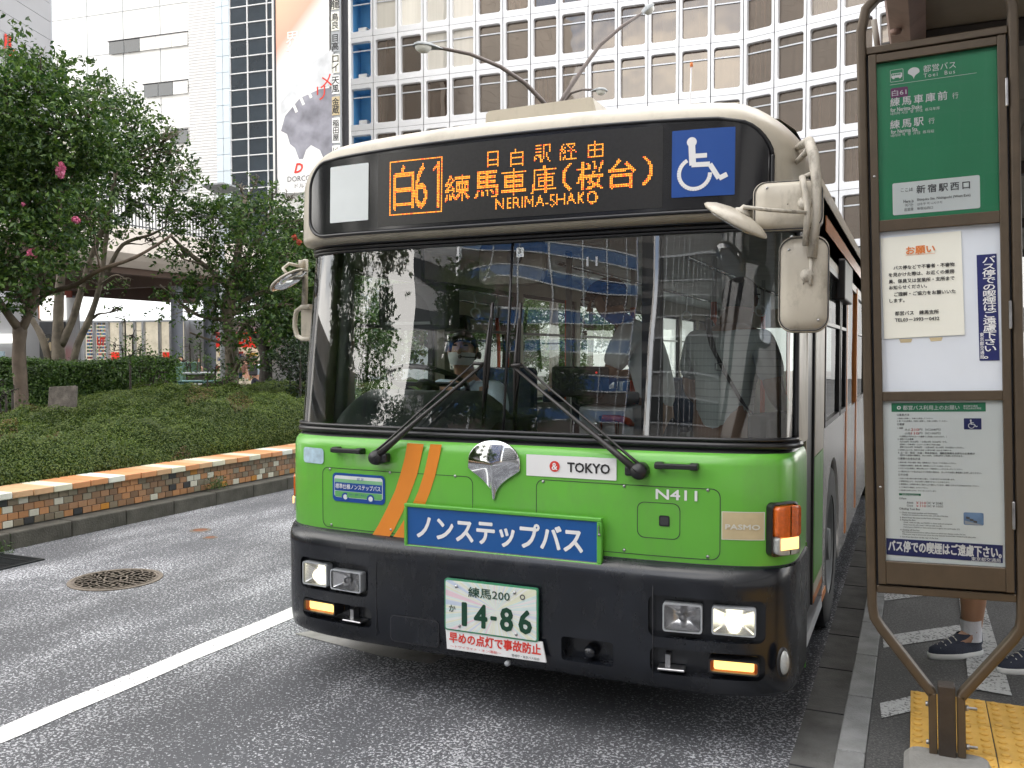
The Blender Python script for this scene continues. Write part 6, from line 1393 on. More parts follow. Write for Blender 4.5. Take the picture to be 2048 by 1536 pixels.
ds_ = thing('driver_seat', None, None, (-.72, 1.42, .45)); ds_.parent = bus; link('cushion', cm_, ds_, (0, 0, .05)); link('backrest', bmn, ds_, (0, .05, .10)); link('seat_base', fm, ds_); ob('platform', MB().box(-.35, .35, -.7, .5, -.1, .0), M['floor_grey'], ds_)
ob('driver_partition', MB().box(-1.15, -.35, 1.86, 1.89, .35, 1.30).box(-.38, -.35, 1.86, 1.89, 1.3, 2.28), M['grey'], bus)
for k in range(9): hs_ = ob('hand_strap', MB().tube([(0, 0, 0), (0, 0, -.16)], .006, 5).tube([(.045*sin(2*pi*j/14), 0, -.205+.045*cos(2*pi*j/14)) for j in range(15)], .008, 6), M['white'], bus); hs_.location = (.42 if k % 2 else -.42, 2.4+k*.75, 2.2)
ob('grab_bar', MB().tube([(.42, 1.8, 2.2), (.42, 10, 2.2)], .015, 8).tube([(-.42, 1.8, 2.2), (-.42, 10, 2.2)], .015, 8), M['chrome'], bus)

# --- wipers
def wiper(piv, tip, btop, bbot, sgn):
    P0 = S(*piv); P0.y = plan(P0.x)-.045; W = lambda x, y, o_: (lambda p: Vector((p.x, p.y-o_, p.z)))(S(x, y, sb=.115))
    T_ = W(*tip, .05); wp = thing('wiper', None, None, P0); wp.parent = bus; r_ = lambda v: Vector(v)-P0
    ob('wiper_mount', MB().lathe((0, 0, 0), [(0, -.028), (.030, -.024), (.036, 0), (.034, .05)], 'Y', 18).box(-.06*1 if sgn > 0 else -.02, .02 if sgn > 0 else .06, -.012, .035, -.022, .022, ch=.01), M['black'], wp)
    T2 = T_+Vector((.048*sgn, .0, .004)); off = Vector((.034*sgn, 0, .004))
    d_ = (r_(T_)).normalized()
    ob('wiper_arm', MB().tube([(0, -.012, 0), d_*.12+Vector((0, -.012, 0)), r_(T_)*.5+Vector((0, -.015, 0)), r_(T_)], [.017, .015, .009, .007], 8), M['wiper'], wp)
    ob('wiper_link_rod', MB().tube([off, off+d_*.1, r_(T2)*.5+off*.5, r_(T2)], [.008, .006, .005, .005], 6), M['wiper'], wp)
    ob('wiper_yoke', MB().tube([r_(T_)+Vector((0, -.006, 0)), r_(T2)+Vector((0, -.006, 0))], .009, 6), M['wiper'], wp)
    a_, b_ = W(*btop, .022), W(*bbot, .022); m_ = a_.lerp(b_, .5)
    bl = ob('wiper_blade', MB().tube([r_(a_), r_(a_.lerp(b_, .3)), r_(m_), r_(a_.lerp(b_, .7)), r_(b_)], [.006, .010, .012, .010, .006], 6), M['wiper'], wp)
    ob('blade_spine', MB().tube([r_(a_.lerp(b_, .12))+Vector((0, -.014, 0)), r_(m_)+Vector((0, -.03, 0)), r_(a_.lerp(b_, .88))+Vector((0, -.014, 0))], [.004, .008, .004], 6), M['steel'] if 0 else M['wiper'], bl)
    ob('rubber_edge', MB().tube([r_(a_)+Vector((0, .012, 0)), r_(b_)+Vector((0, .012, 0))], .004, 4), M['rubber'], bl)
wiper((763, 913), (977, 728), (989, 606), (970, 854), -1)
wiper((1284, 940), (1033, 731), (1045, 606), (1033, 862), 1)

# --- door mirrors on the kerb side
mr = thing('mirror_assembly', None, None, (1.30, .05, 2.2)); mr.parent = bus; mr['label'] = 'chipped cream tube bracket carrying three mirrors'; rm = lambda x, y, yy: H(x, y, 1, yy)-Vector((1.30, .05, 2.2))
ob('bracket_tube', MB().tube([rm(1590, 300, .35), rm(1606, 288, .18), rm(1618, 283, .06), rm(1627, 310, .0), rm(1633, 360, -.02), rm(1632, 430, -.02), rm(1624, 515, -.02)], [.012, .016, .020, .021, .020, .019, .018], 12), M['chip'], mr)
ob('bracket_tube', MB().tube([rm(1586, 330, .4), rm(1600, 318, .2), rm(1616, 300, .04)], .012, 8).tube([rm(1590, 395, .4), rm(1612, 352, .1), rm(1628, 345, .0)], .010, 8), M['chip'], mr)
ob('bracket_rod', MB().tube([rm(1604, 352, -.04), rm(1610, 380, -.05), rm(1615, 420, -.05), rm(1611, 492, -.05)], .012, 8).tube([rm(1622, 512, -.02), rm(1621, 570, -.03)], .007, 8), M['chip'], mr)
def mirror(nm, c, w_, h_, rr2, d_, mt, rot):
    g_ = ob(nm, MB().prism(rrect(-w_/2, w_/2, -h_/2, h_/2, rr2, 6), d_, lambda x, z, t: Vector((x, t-.0, z)), ch=.006), M['rubber'], mr); g_.location = c; g_.rotation_euler = rot
    P = rrect(-w_/2, w_/2, -h_/2, h_/2, rr2, 6); 
    rows = [[(x*s_, -t_, z*s2) for x, z in P] for s_, s2, t_ in ((1.01, 1.01, -.004), (1.01, 1.01, .006), (.965, .965, .010), (.94, .95, .006), (.92, .94, .012), (.6, .75, .022), (.3, .4, .025), (.02, .02, .026))]
    ob('mirror_shell', MB().grid(rows, True, True), mt, g_); ob('mirror_glass', MB().add([(x*.93, d_+.002, z*.93) for x, z in P], [tuple(range(len(P)))]), M['chrome'], g_)
    ob('rim_seam', MB().tube([(x*.972, -.0105, z*.972) for x, z in P+[P[0]]], .0022, 5), M['joint'], g_)
    for sx__, sz__ in ((-.30, .36), (.30, -.38)): ob('bolt', MB().lathe((w_*sx__, -.020, h_*sz__), [(0, -.004), (.005, -.003), (.006, .004)], 'Y', 8), M['steel'], g_)
    return g_
a_, b_ = rm(1508, 367, -.02), rm(1646, 457, -.02); g1 = mirror('rectangular_mirror', (a_+b_)/2, abs(b_.x-a_.x), .188, .045, .04, M['mirror_cream'], (radians(-4), 0, radians(4)))
a_, b_ = rm(1559, 478, .0), rm(1657, 661, .0); g2 = mirror('main_mirror', (a_+b_)/2, abs(b_.x-a_.x)*1.0, .365, .055, .05, M['mirror_cream'], (radians(-3), 0, radians(5)))
ob('hub', MB().lathe((.012, -.018, .03), [(0, -.022), (.02, -.018), (.028, -.004), (.036, 0)], 'Y', 20), M['chip'], g2); ob('hub', MB().lathe((.06, -.02, .0), [(0, -.018), (.018, -.014), (.03, 0)], 'Y', 18), M['chip'], g1)
c_ = rm(1471, 441, -.14); g3 = thing('convex_mirror', None, None, c_, (_r2*.44+_u3*.82-_f2*.36).to_track_quat('Z', 'Y').to_euler()); g3.parent = mr
ob('dish_shell', MB().lathe((0, 0, 0), [(.128, -.006), (.134, .0), (.128, .008), (.10, .022), (.05, .034), (.0, .038)], 'Z', 36), M['mirror_cream'], g3); ob('dish_glass', MB().lathe((0, 0, 0), [(.126, -.008), (.08, -.016), (0, -.02)], 'Z', 36), M['chrome'], g3)
ob('dish_hub', MB().lathe((.015, 0, .034), [(.032, 0), (.030, .008), (.018, .014), (.012, .03), (0, .032)], 'Z', 18), M['chip'], g3)
ob('bracket_rod', MB().tube([rm(1486, 414, -.15), rm(1540, 420, -.11), rm(1612, 425, -.06)], .0075, 8), M['chip'], mr)
# --- driver side mirror and grab handle
m2 = thing('mirror_assembly', None, None, (-1.33, .42, 1.95)); m2.parent = bus; m2['label'] = 'round convex mirror on a bent arm at the left corner'; rl_ = lambda x, y, yy: H(x, y, 1, yy)-Vector((-1.33, .42, 1.95))
ob('bracket_rod', MB().tube([rl_(611, 520, .5), rl_(610, 570, .46), rl_(609, 615, .44)], .016, 8), M['chip'], m2)
ob('bracket_rod', MB().tube([rl_(602, 533, .46), rl_(578, 527, .42), rl_(566, 537, .38), rl_(574, 548, .36)], .009, 8).lathe(rl_(604, 528, .46), [(.018, -.02), (.02, .02)], 'Z', 12), M['mirror_cream'], m2)
g3 = thing('convex_mirror', None, None, rl_(577, 560, .36), (_r2*-.50+_u3*.84+_f2*.09).to_track_quat('Z', 'Y').to_euler()); g3.parent = m2
ob('dish_shell', MB().lathe((0, 0, 0), [(.106, -.008), (.111, -.003), (.106, .005), (.08, .014), (.04, .022), (.0, .024)], 'Z', 36), M['mirror_cream'], g3); ob('dish_glass', MB().lathe((0, 0, 0), [(.104, -.010), (.064, -.019), (0, -.024)], 'Z', 36), M['chrome'], g3)
g4 = ob('rear_view_mirror', MB().prism(rrect(-.04, .04, -.10, .09, .025, 6), .04, lambda x, z, t: Vector((x, t, z)), ch=.008), M['mirror_cream'], m2); g4.location = rl_(613, 643, .44)
ob('side_grab_handle', MB().tube([H(622, 613, 1, .40), H(604, 614, 1, .44), H(593, 622, 1, .46), H(590, 640, 1, .46), H(590, 655, 1, .46), H(594, 672, 1, .46), H(604, 678, 1, .44), H(622, 678, 1, .40)], .013, 10), M['cream'], bus)
# ================================================================ bus stop sign
sg = thing('bus_stop_sign', 'brown framed bus stop sign with green route panel and notices', 'bus stop sign', (1.812, .10, SZ), (0, -.030, 0))
Z = lambda z: z-SZ
# tube frame: arch on top, elbows below, meeting the post
def tubeframe():
    hw = .252; pts = []
    zt = 2.885
    L_ = [(-.050, .245), (-.062, .262), (-hw+.03, .475), (-hw+.006, .515), (-hw, .56), (-hw, 1.2), (-hw, 2.0), (-hw, zt-.14), (-hw+.018, zt-.06), (-hw+.06, zt-.018), (-hw+.14, zt)]
    pts = L_+[(-x, z) for x, z in L_[::-1]]
    mb = MB(); sec_ = rrect(-.017, .017, -.028, .028, .009, 3); rows = []
    for i, (x, z) in enumerate(pts):
        a_ = pts[max(i-1, 0)]; b_ = pts[min(i+1, len(pts)-1)]; t_ = Vector((b_[0]-a_[0], b_[1]-a_[1])).normalized(); n_ = Vector((t_.y, -t_.x))
        rows.append([(x+n_.x*u, v, z+n_.y*u) for u, v in sec_])
    mb.grid(rows, True, True); return mb
ob('tube_frame', tubeframe(), M['signframe'], sg)
for s_ in (-1, 1): ob('foot_strap', MB().box(s_*.034, s_*.062, -.028, .028, .02, .25, ch=.003), M['signframe'], sg)
ob('post', MB().box(-.030, .030, -.033, .033, -.05, .285, ch=.006), M['signpost'], sg)
for z_ in (.055, .20): ob('bolt', MB().lathe((.062, .0, z_), [(0, 0), (.011, 0), (.011, .012), (.006, .013), (.006, .04), (0, .04)], 'X', 8).lathe((-.072, .0, z_), [(0, 0), (.010, 0), (.010, .012), (0, .012)], 'X', 8), M['steel'], sg)
for z_ in (2.665, .628): ob('cross_rail', MB().box(-.234, .234, -.024, .024, z_-.014, z_+.014, ch=.003), M['signframe'], sg)
# door frame in mitred pieces
mb = MB(); x0, x1, z0, z1 = -.227, .227, .650, 2.645
for x, X in ((x0, -.200), (.200, x1)): mb.box(x, X, -.034, -.002, z0, z1, ch=.002)
for z_, Z_ in ((z1-.032, z1-.002), (1.982, 2.024), (1.345, 1.380), (z0+.002, z0+.088)): mb.box(-.200, .200, -.033, -.003, z_, Z_, ch=.002)
ob('door_frame', mb, M['signframe'], sg)
ob('frame_gap', MB().box(-.236, .236, -.001, .010, z0-.01, z1+.012), M['joint'], sg)
for z_ in (2.44, 1.65, .93): ob('hinge', MB().box(.223, .232, -.040, -.030, z_-.05, z_+.05, ch=.002), M['steel'], sg)
for x, z_ in ((-.214, 2.19), (-.214, 1.02)): ob('screw', MB().lathe((x, -.0345, z_), [(0, -.003), (.004, -.002), (.005, 0)], 'Y', 8), M['steel'], sg)
F_ = -.012
def field(nm, x0, x1, z0, z1, y, mt, par=None, r=0., lab=None):
    o_ = ob(nm, MB().add([(x, y, z) for x, z in (rrect(x0, x1, z0, z1, r, 4) if r else ((x0, z0), (x1, z0), (x1, z1), (x0, z1)))], [tuple(range(20+4 if r else 4))] if not r else [tuple(range(len(rrect(x0, x1, z0, z1, r, 4))))]), mt, par or sg)
    if lab: o_['label'] = lab
    return o_
gp_ = field('route_panel', -.2, .2, 2.020, 2.616, F_, M['signgreen'], lab='green route panel with white lettering')
wp_ = field('backing_panel', -.2, .2, 1.376, 1.984, F_, M['signwhite'], lab='blank grey-white panel')
ap_ = field('rules_poster', -.2, .2, .736, 1.347, F_, M['poster'], lab='white fare and rules poster')
ob('cover_glass', MB().add([(-.2, -.022, 2.02), (.2, -.022, 2.02), (.2, -.022, 2.616), (-.2, -.022, 2.616)], [(0, 1, 2, 3)]), M['acrylic'], sg)
ob('cover_glass', MB().add([(-.2, -.022, .738), (.2, -.022, .738), (.2, -.022, 1.345), (-.2, -.022, 1.345)], [(0, 1, 2, 3)]), M['acrylic'], sg)
# convert pixels of the photograph to the panel's own plane
Mi = (Matrix.Translation((1.812, .10, SZ)) @ Matrix.Rotation(-.030, 4, 'Y')).inverted()
def Q(px, py):
    o_ = Mi @ CPOS; d_ = (Mi.to_3x3() @ rayv(px, py)); t_ = (F_-o_.y)/d_.y; p = o_+d_*t_; return p.x, p.z
def st(s, l_, t_, r_, b_, mt, par, bold=0., off=.002, wfit=True, hfit=True, **k):
    (xa, _), (xb, _) = Q(l_, (t_+b_)/2), Q(r_, (t_+b_)/2); _, za = Q((l_+r_)/2, t_); _, zb_ = Q((l_+r_)/2, b_)
    return txt(s, ((xa+xb)/2, F_-off, (za+zb_)/2), abs(xb-xa) if wfit else None, abs(za-zb_) if hfit else None, mt, par, bold=bold, **k)
s_ = 388/1282
G = lambda x, y: (1660+x*s_, y*s_)
W_ = M['print_white']
def sgc(s, x0, y0, x1, y1, mt, par, **k): a_, b_ = G(x0, y0), G(x1, y1); return st(s, a_[0], a_[1], b_[0], b_[1], mt, par, **k)
sgc('都営バス', 615, 418, 832, 466, W_, gp_, bold=.0)
sgc('Toei  Bus', 618, 474, 826, 500, W_, gp_, sp=1.3)
def bar(x0, y0, x1, y1, th, mt, par, off=.002):
    a_, b_ = G(x0, y0), G(x1, y1); (xa, za), (xb, zb_) = Q(*a_), Q(*b_); d_ = Vector((xb-xa, zb_-za)).normalized(); n_ = Vector((-d_.y, d_.x))*th/2
    ob('rule_line', MB().add([(xa+n_.x, F_-off, za+n_.y), (xb+n_.x, F_-off, zb_+n_.y), (xb-n_.x, F_-off, zb_-n_.y), (xa-n_.x, F_-off, za-n_.y)], [(0, 1, 2, 3)]), mt, par)
bar(396, 563, 970, 482, .0012, W_, gp_)
# small bus pictogram and ginkgo mark
cx, cz = Q(*G(441, 500)); mb = MB(); y_ = F_-.002
R0, R1 = rrect(cx-.0225, cx+.0225, cz-.0225, cz+.0225, .003, 3), rrect(cx-.0212, cx+.0212, cz-.0212, cz+.0212, .002, 3); mb.grid([[(x, y_, z) for x, z in R0], [(x, y_, z) for x, z in R1]], False, True)
body = rrect(cx-.0185, cx+.0185, cz-.008, cz+.009, .003, 3); mb.add([(x, y_, z) for x, z in body], [tuple(range(len(body)))])
for dx in (-.011, .011): mb.add([(cx+dx+.0042*cos(k*pi/5), y_-.0003, cz-.008+.0042*sin(k*pi/5)) for k in range(10)], [tuple(range(10))])
ob('bus_pictogram', mb, W_, gp_); mb = MB()
for k in range(5): mb.add([(cx-.0165+k*.0062, y_-.0006, cz+.001), (cx-.0115+k*.0062, y_-.0006, cz+.001), (cx-.0115+k*.0062, y_-.0006, cz+.0065), (cx-.0165+k*.0062, y_-.0006, cz+.0065)], [(0, 1, 2, 3)])
ob('pictogram_windows', mb, M['signgreen'], gp_)
def ginkgo(cx, cz, s_, mt, par): ob('ginkgo_mark', MB().add([(cx+x*s_, F_-.0022, cz+z*s_) for x, z in emb_outline()], [tuple(range(len(emb_outline())))]), mt, par)
cx, cz = Q(*G(553, 482)); ginkgo(cx, cz, .155, W_, gp_)
(xa, za), (xb, zb_) = Q(*G(399, 588)), Q(*G(516, 634)); tg = field('purple_tag', xa, xb, min(za, zb_)-.001, max(za, zb_)+.001, F_-.0015, M['purple'], gp_, .006)
sgc('白61', 409, 592, 505, 632, W_, gp_, off=.0030)
sgc('練馬車庫前', 398, 618, 775, 690, W_, gp_, bold=.012, sp=1.3, hfit=False); sgc('行', 808, 612, 848, 652, W_, gp_)
sgc('for Nerima-Shako', 400, 702, 608, 730, W_, gp_, bold=.012); sgc('네리마 샤코  행  开往  练马车库', 400, 716, 726, 752, W_, gp_, hfit=False)
sgc('練馬駅', 398, 783, 618, 843, W_, gp_, bold=.012, sp=1.3, hfit=False); sgc('行', 651, 779, 691, 818, W_, gp_)
sgc('for Nerima Sta.', 403, 850, 582, 876, W_, gp_, bold=.012); sgc('네리마 역  행  开往  练马站', 402, 864, 688, 900, W_, gp_, hfit=False)
(xa, za), (xb, zb_) = Q(*G(414, 1320)), Q(*G(991, 1265)); _, zt = Q(*G(700, 1185)); _, zl = Q(*G(700, 1400)); hp_ = field('here_panel', xa, xb, zl, zt, F_-.0015, M['poster'], gp_, .006)
B_ = M['print_grey']
sgc('ここは', 468, 1242, 548, 1266, B_, gp_, off=.003); sgc('新宿駅西口', 572, 1202, 924, 1272, B_, gp_, off=.003, bold=.016, sp=1.35, hfit=False)
sgc('Here is', 486, 1320, 552, 1340, B_, gp_, off=.003, bold=.01); sgc('Shinjuku Sta. Nishiguchi (West Exit)', 575, 1286, 928, 1328, B_, gp_, off=.003, bold=.01, hfit=False)
sgc('여기는', 496, 1345, 552, 1366, B_, gp_, off=.003); sgc('신주쿠 역 니시구치', 576, 1330, 740, 1358, B_, gp_, off=.003, hfit=False)
sgc('这里是', 490, 1374, 552, 1394, B_, gp_, off=.003); sgc('新宿站西口', 576, 1364, 680, 1386, B_, gp_, off=.003, hfit=False)
# cream notice
s2 = 388/1282
G = lambda x, y: (1660+x*s2, 440+y*s2)
c = [Q(*G(334, 122)), Q(*G(865, 72)), Q(*G(890, 758)), Q(*G(358, 786))]
nt_ = ob('paper_notice', MB().add([(x, F_-.004, z) for x, z in c]+[(x, F_-.001, z) for x, z in c], [(0, 3, 2, 1), (0, 1, 5, 4), (1, 2, 6, 5), (2, 3, 7, 6), (3, 0, 4, 7)]), M['paper'], sg); nt_['label'] = 'slightly tilted cream paper notice'
for x_, y_2 in ((505, 800), (705, 790)):
    x, z = Q(*G(x_, y_2)); ob('tape_strip', MB().add([(x-.02, F_-.0012, z-.006), (x+.016, F_-.0012, z-.005), (x+.02, F_-.0012, z+.008), (x-.025, F_-.0012, z+.008)], [(0, 1, 2, 3)]), M['gold'], sg)
K_ = M['print_black']; rt = (pi/2, 0, 0)
sgc('お願い', 503, 172, 692, 222, M['print_orange'], nt_, off=.006, bold=.03, rot=(pi/2, radians(-1), 0)); bar(500, 235, 694, 220, .0012, M['print_orange'], nt_, .006)
for s, x0, y0, x1, y1 in (('バス停などで不審者・不審物', 420, 283, 822, 328), ('を見かけた際は、お近くの乗務', 388, 328, 822, 375), ('員、係員又は営業所・支所まで', 388, 372, 822, 420), ('お知らせください。', 391, 424, 640, 460), ('ご理解・ご協力をお願いいた', 424, 460, 829, 503), ('します。', 394, 518, 492, 548), ('都営バス　練馬支所', 429, 594, 718, 630), ('TEL03－3993－0432', 429, 640, 722, 672)):
    sgc(s, x0, y0, x1, y1, K_, nt_, off=.006, bold=.02, hfit=False)
# vertical navy no smoking label
c = [Q(*G(968, 232)), Q(*G(1100, 222)), Q(*G(1121, 928)), Q(*G(988, 930))]
nv = ob('navy_label', MB().add([(x, F_-.002, z) for x, z in c], [(0, 3, 2, 1)]), M['print_navy'], sg); nv['label'] = 'vertical navy label with white lettering'
sgc('\n'.join('バス停での喫煙はご遠慮下さい。'), 1010, 240, 1098, 915, W_, nv, off=.0035, bold=.02, lsp=.92)
sgc('\n'.join('東京都交通局'), 990, 745, 1018, 918, W_, nv, off=.0035, bold=.01)
# rules poster
s3 = 388/1490
G = lambda x, y: (1660+x*s3, 780+y*s3)
(xa, za), (xb, zb_) = Q(*G(472, 134)), Q(*G(1196, 132)); _, zt = Q(*G(830, 98)); _, zl = Q(*G(830, 166))
gb = field('green_header', xa, xb, zl, zt, F_-.0015, M['print_green'], ap_); cx, cz = Q(*G(529, 136)); ob('header_mark', MB().lathe((cx, F_-.0024, cz), [(.0035, 0), (.0068, 0)], 'Y', 20, False), W_, ap_)
sgc('都営バス利用上のお願い', 560, 117, 994, 153, W_, ap_, off=.003); sgc('東京都交通局\n平成26年6月現在', 1024, 115, 1162, 149, W_, ap_, off=.003)
(xa, za), (xb, zb_) = Q(*G(1028, 258)), Q(*G(1163, 262)); field('wheelchair_sign', xa, xb, (za+zb_)/2-.0205, (za+zb_)/2+.0205, F_-.0015, M['print_navy'], ap_, .002); icon(ap_, (xa+xb)/2, (za+zb_)/2, .036, lambda x, z: F_-.0025, W_)
T_ = M['print_grey']
lines = [('○乗車方法', 514, 182, 608, 198, 0), ('1. 前扉から乗車し、中扉から降車してください。', 516, 210, 790, 226, 1), ('2. 車いすのお客様は、中扉から乗車し、中扉から降車してください。', 516, 230, 902, 246, 1), ('○運賃', 516, 256, 570, 270, 0), ('1. 金額', 520, 286, 560, 298, 1),
 ('（IC運賃は1円のICカード運賃でご利用いただけます。）', 534, 352, 895, 363, 1), ('2. 深夜バスの運賃', 520, 370, 640, 384, 1), ('大人420円（IC412円）・小児210円（IC206円）です。', 536, 390, 898, 405, 1), ('定期券・一日乗車券・シルバーパス等をご利用の場合', 536, 411, 848, 427, 1), ('差額 大人210円（IC206円）・小児100円（IC103円）をお支払いください。', 536, 432, 1028, 448, 1), ('3. 定期券1人につき、同伴する幼児（小学生未満）は2人まで無料です。', 522, 454, 936, 470, 1), ('4. 土・日・祝日・お盆・年末年始は、通勤定期券をお持ちのお客様が', 522, 476, 1112, 494, 1), ('同伴する家族の運賃は、大人100円、小児50円でご利用いただけます。', 538, 496, 1022, 512, 1),
 ('○運賃のお支払方法', 522, 518, 692, 536, 0), ('1. 乗車の際、所定の運賃（現金・回数券など）でICカードをお支払いください。', 526, 550, 968, 568, 1), ('2. 定期券のお客様は、乗車の際、乗務員にハッキリとお見せください。', 526, 574, 928, 590, 1), ('3. ICカードのお客様は、乗車の際にICカード読取部にしっかりとタッチしてください。', 526, 597, 1018, 613, 1), ('4. 1枚のICカードを2人以上でご利用の場合は、タッチする前に乗務員にお申し出ください。', 526, 622, 1164, 641, 1), ('○その他', 525, 642, 600, 658, 0),
 ('1. 左右への急な揺れや思わぬ揺れに備え、つり革や手すりをお持ち願います。', 530, 674, 958, 692, 1), ('2. 道路状況により、やむを得ずご乗車できないことがあります。', 530, 696, 918, 712, 1), ('3. 乗務員は、お客様の急なご協力により運行しています。乗務になるような行為はおやめください。', 530, 719, 1146, 740, 1), ('4. バス車内での喫煙は、おやめください。', 530, 742, 750, 755, 1), ('5. 自転車のお持ち込みは、かたくおことわりします。', 530, 765, 816, 780, 1),
 ('○Fare', 532, 824, 586, 838, 0), ('○Riding Toei Bus', 532, 905, 690, 924, 0), ('1. Check the route number and destination.', 538, 936, 828, 953, 1), ('Displays are located on the front, rear, and side of the bus.', 554, 955, 908, 974, 1), ('2. Board from the door at the front of the bus.', 538, 974, 852, 992, 1), ('3. Paying the fare', 538, 992, 656, 1006, 1), ('Coins, 1,000 yen bills, and PASMO or Suica cards are accepted.', 566, 1014, 940, 1034, 1), ('Drop coins into (A). Insert 1,000 yen bills into (B).', 566, 1032, 860, 1048, 1), ('If you have a PASMO or Suica card, touch it against the card reader (C).', 566, 1050, 998, 1072, 1), ('4. Getting off the bus', 540, 1070, 686, 1082, 1), ('Bus stops are announced as well as shown on electronic displays inside the bus.', 556, 1088, 1042, 1112, 1), ('When your stop is announced, press the stop buttons located near windows and side poles.', 556, 1106, 1122, 1133, 1), ('5. Exit from the door at the rear of the bus.', 540, 1124, 832, 1140, 1)]
for s, x0, y0, x1, y1, k in lines: sgc(s, x0, y0, x1, y1, T_, ap_, off=.002, hfit=False, bold=.012)
for s, x0, y0, x1, y1 in (('大人', 574, 296, 618, 314), ('円（IC208円）', 684, 294, 850, 313), ('小児', 574, 324, 618, 342), ('円（IC103円）', 684, 322, 850, 341), ('Adult', 590, 857, 640, 872), ('（IC￥208）', 742, 858, 866, 879), ('Child', 590, 880, 636, 895), ('（IC￥103）', 742, 882, 868, 902)): sgc(s, x0, y0, x1, y1, T_, ap_, off=.002)
for s, x0, y0, x1, y1 in (('210', 622, 295, 682, 314), ('110', 622, 324, 682, 342), ('￥210', 660, 857, 736, 876), ('￥110', 660, 881, 736, 899)): sgc(s, x0, y0, x1, y1, M['print_red'], ap_, off=.002)
(xa, za), (xb, zb_) = Q(*G(530, 803)), Q(*G(697, 804)); field('information_bar', xa, xb, (za+zb_)/2-.0035, (za+zb_)/2+.0045, F_-.0015, M['print_green'], ap_); sgc('Information', 555, 796, 684, 812, W_, ap_, off=.003)
(xa, za), (xb, zb_) = Q(*G(1026, 985)), Q(*G(1180, 990)); zc = (za+zb_)/2; pf = field('farebox_picture', xa, xb, zc-.024, zc+.022, F_-.0015, pm('picture_blue', (.16, .26, .42), .5, var=.4, scale=20), ap_, .005)
ob('picture_detail', MB().add([(xa+.003, F_-.0022, zc-.008), (xb-.004, F_-.0022, zc-.022), (xb-.012, F_-.0022, zc-.023), (xa+.004, F_-.0022, zc-.021)], [(0, 1, 2, 3)]), M['lightgrey'], ap_)
for dx, dz in ((.014, .003), (.026, -.004), (.038, -.010)): ob('picture_detail', MB().add([(xa+dx-.006, F_-.0026, zc+dz-.004), (xa+dx+.006, F_-.0026, zc+dz-.006), (xa+dx+.006, F_-.0026, zc+dz+.002), (xa+dx-.006, F_-.0026, zc+dz+.004)], [(0, 1, 2, 3)]), M['print_grey'], ap_)
c = [Q(*G(432, 1136)), Q(*G(1327, 1192)), Q(*G(1327, 1328)), Q(*G(434, 1262))]
nv = ob('navy_label', MB().add([(x, F_-.003, z) for x, z in c], [(0, 3, 2, 1)]), M['print_navy'], sg); nv['label'] = 'horizontal navy label with white lettering'
tilt = atan2(c[1][1]-c[0][1], c[1][0]-c[0][0])
sgc('バス停での喫煙はご遠慮下さい。', 450, 1178, 1315, 1262, W_, nv, off=.0045, bold=.03, rot=(pi/2, -tilt, 0)); sgc('東京都交通局', 1085, 1286, 1310, 1316, W_, nv, off=.0045, bold=.01, rot=(pi/2, -tilt, 0))
# concrete foot
ft = tag(ob('sign_foot', MB().prism(rrect(-.15, .15, -.16, .12, .05, 4), .06, lambda x, z, t: Vector((x, z, .020-t)), ch=.02), M['concrete']), 'grey concrete block under the post of the bus stop sign', 'concrete foot')
ft.location = (1.812, .02, SZ-.0)
flush_text()

# ================================================================ shelter over the stop
sh = thing('bus_shelter', 'bus shelter roof of brown steel with pale ceiling panels above the sign', 'shelter', (2.6, 0, SZ))
e0, e1 = H(1665, 0, 2, 3.05), H(1713, 0, 2, 3.05)
wf = .20; xf = 1.535
rows = []
for k in range(26):
    y = -.1+k*.5; dx = .015*sin(k*.5); rows.append([(xf+dx-2.6, y, 3.42-SZ), (xf+dx-2.6, y, 3.10-SZ), (xf+dx-2.6+.02, y, 3.0-SZ), (xf+dx-2.6+.10, y, 2.96-SZ), (xf+dx-2.6+.16, y, 3.0-SZ), (xf+dx-2.6+.16, y, 3.42-SZ)])
ob('edge_beam', MB().grid(rows, False, True), M['shelter'], sh)
for k in range(14): ob('rivet', MB().lathe((xf-2.6+.055, 0.+k*.55, 2.975-SZ), [(0, -.022), (.018, -.018), (.024, 0)], 'Z', 10), M['shelter'], sh)
me = MB().box(0, .585, 0, 2.4, 3.06-SZ, 3.09-SZ, ch=.006).mesh('ceiling_panel', M['shelterceil'])
for i in range(6):
    for j in range(5): link('ceiling_panel', me, sh, (xf+.16-2.6+.005+i*.59, -.1+j*2.41, 0))
ob('roof_sheet', MB().box(xf+.02-2.6, xf+3.8-2.6, -.1, 12.0, 3.42-SZ, 3.46-SZ), M['shelterdark'], sh)
for y in (.9, 4.2, 7.5, 10.8): ob('cross_beam', MB().box(xf+.165-2.6, xf+3.7-2.6, y-.05, y+.05, 2.96-SZ, 3.058-SZ, ch=.01), M['shelterdark'], sh)
for y in (4.2, 10.8): ob('post', MB().lathe((3.9-2.6, y, 0), [(.08, 0), (.08, 2.95-SZ)], 'Z', 16), M['shelter'], sh)
q = H(1925, 30, 1, 1.0); l_ = link('clamp', MB().box(-.05, .05, -.05, .05, -.16, .30, ch=.01).box(-.17, .10, -.03, .03, -.10, -.05, ch=.005).tube([(-.16, 0, -.075), (-.34, 0, -.09)], .012, 6).mesh('clamp', M['shelterdark']), sh, q-Vector((2.6, 0, SZ)))
q = H(1843, 65, 1, 1.0); link('round_lamp', MB().lathe((0, 0, 0), [(0, .07), (.03, .06), (.036, .02), (.034, -.05), (.03, -.06)], 'Z', 16).mesh('round_lamp', M['lampglass']), sh, q-Vector((2.6, 0, SZ)))
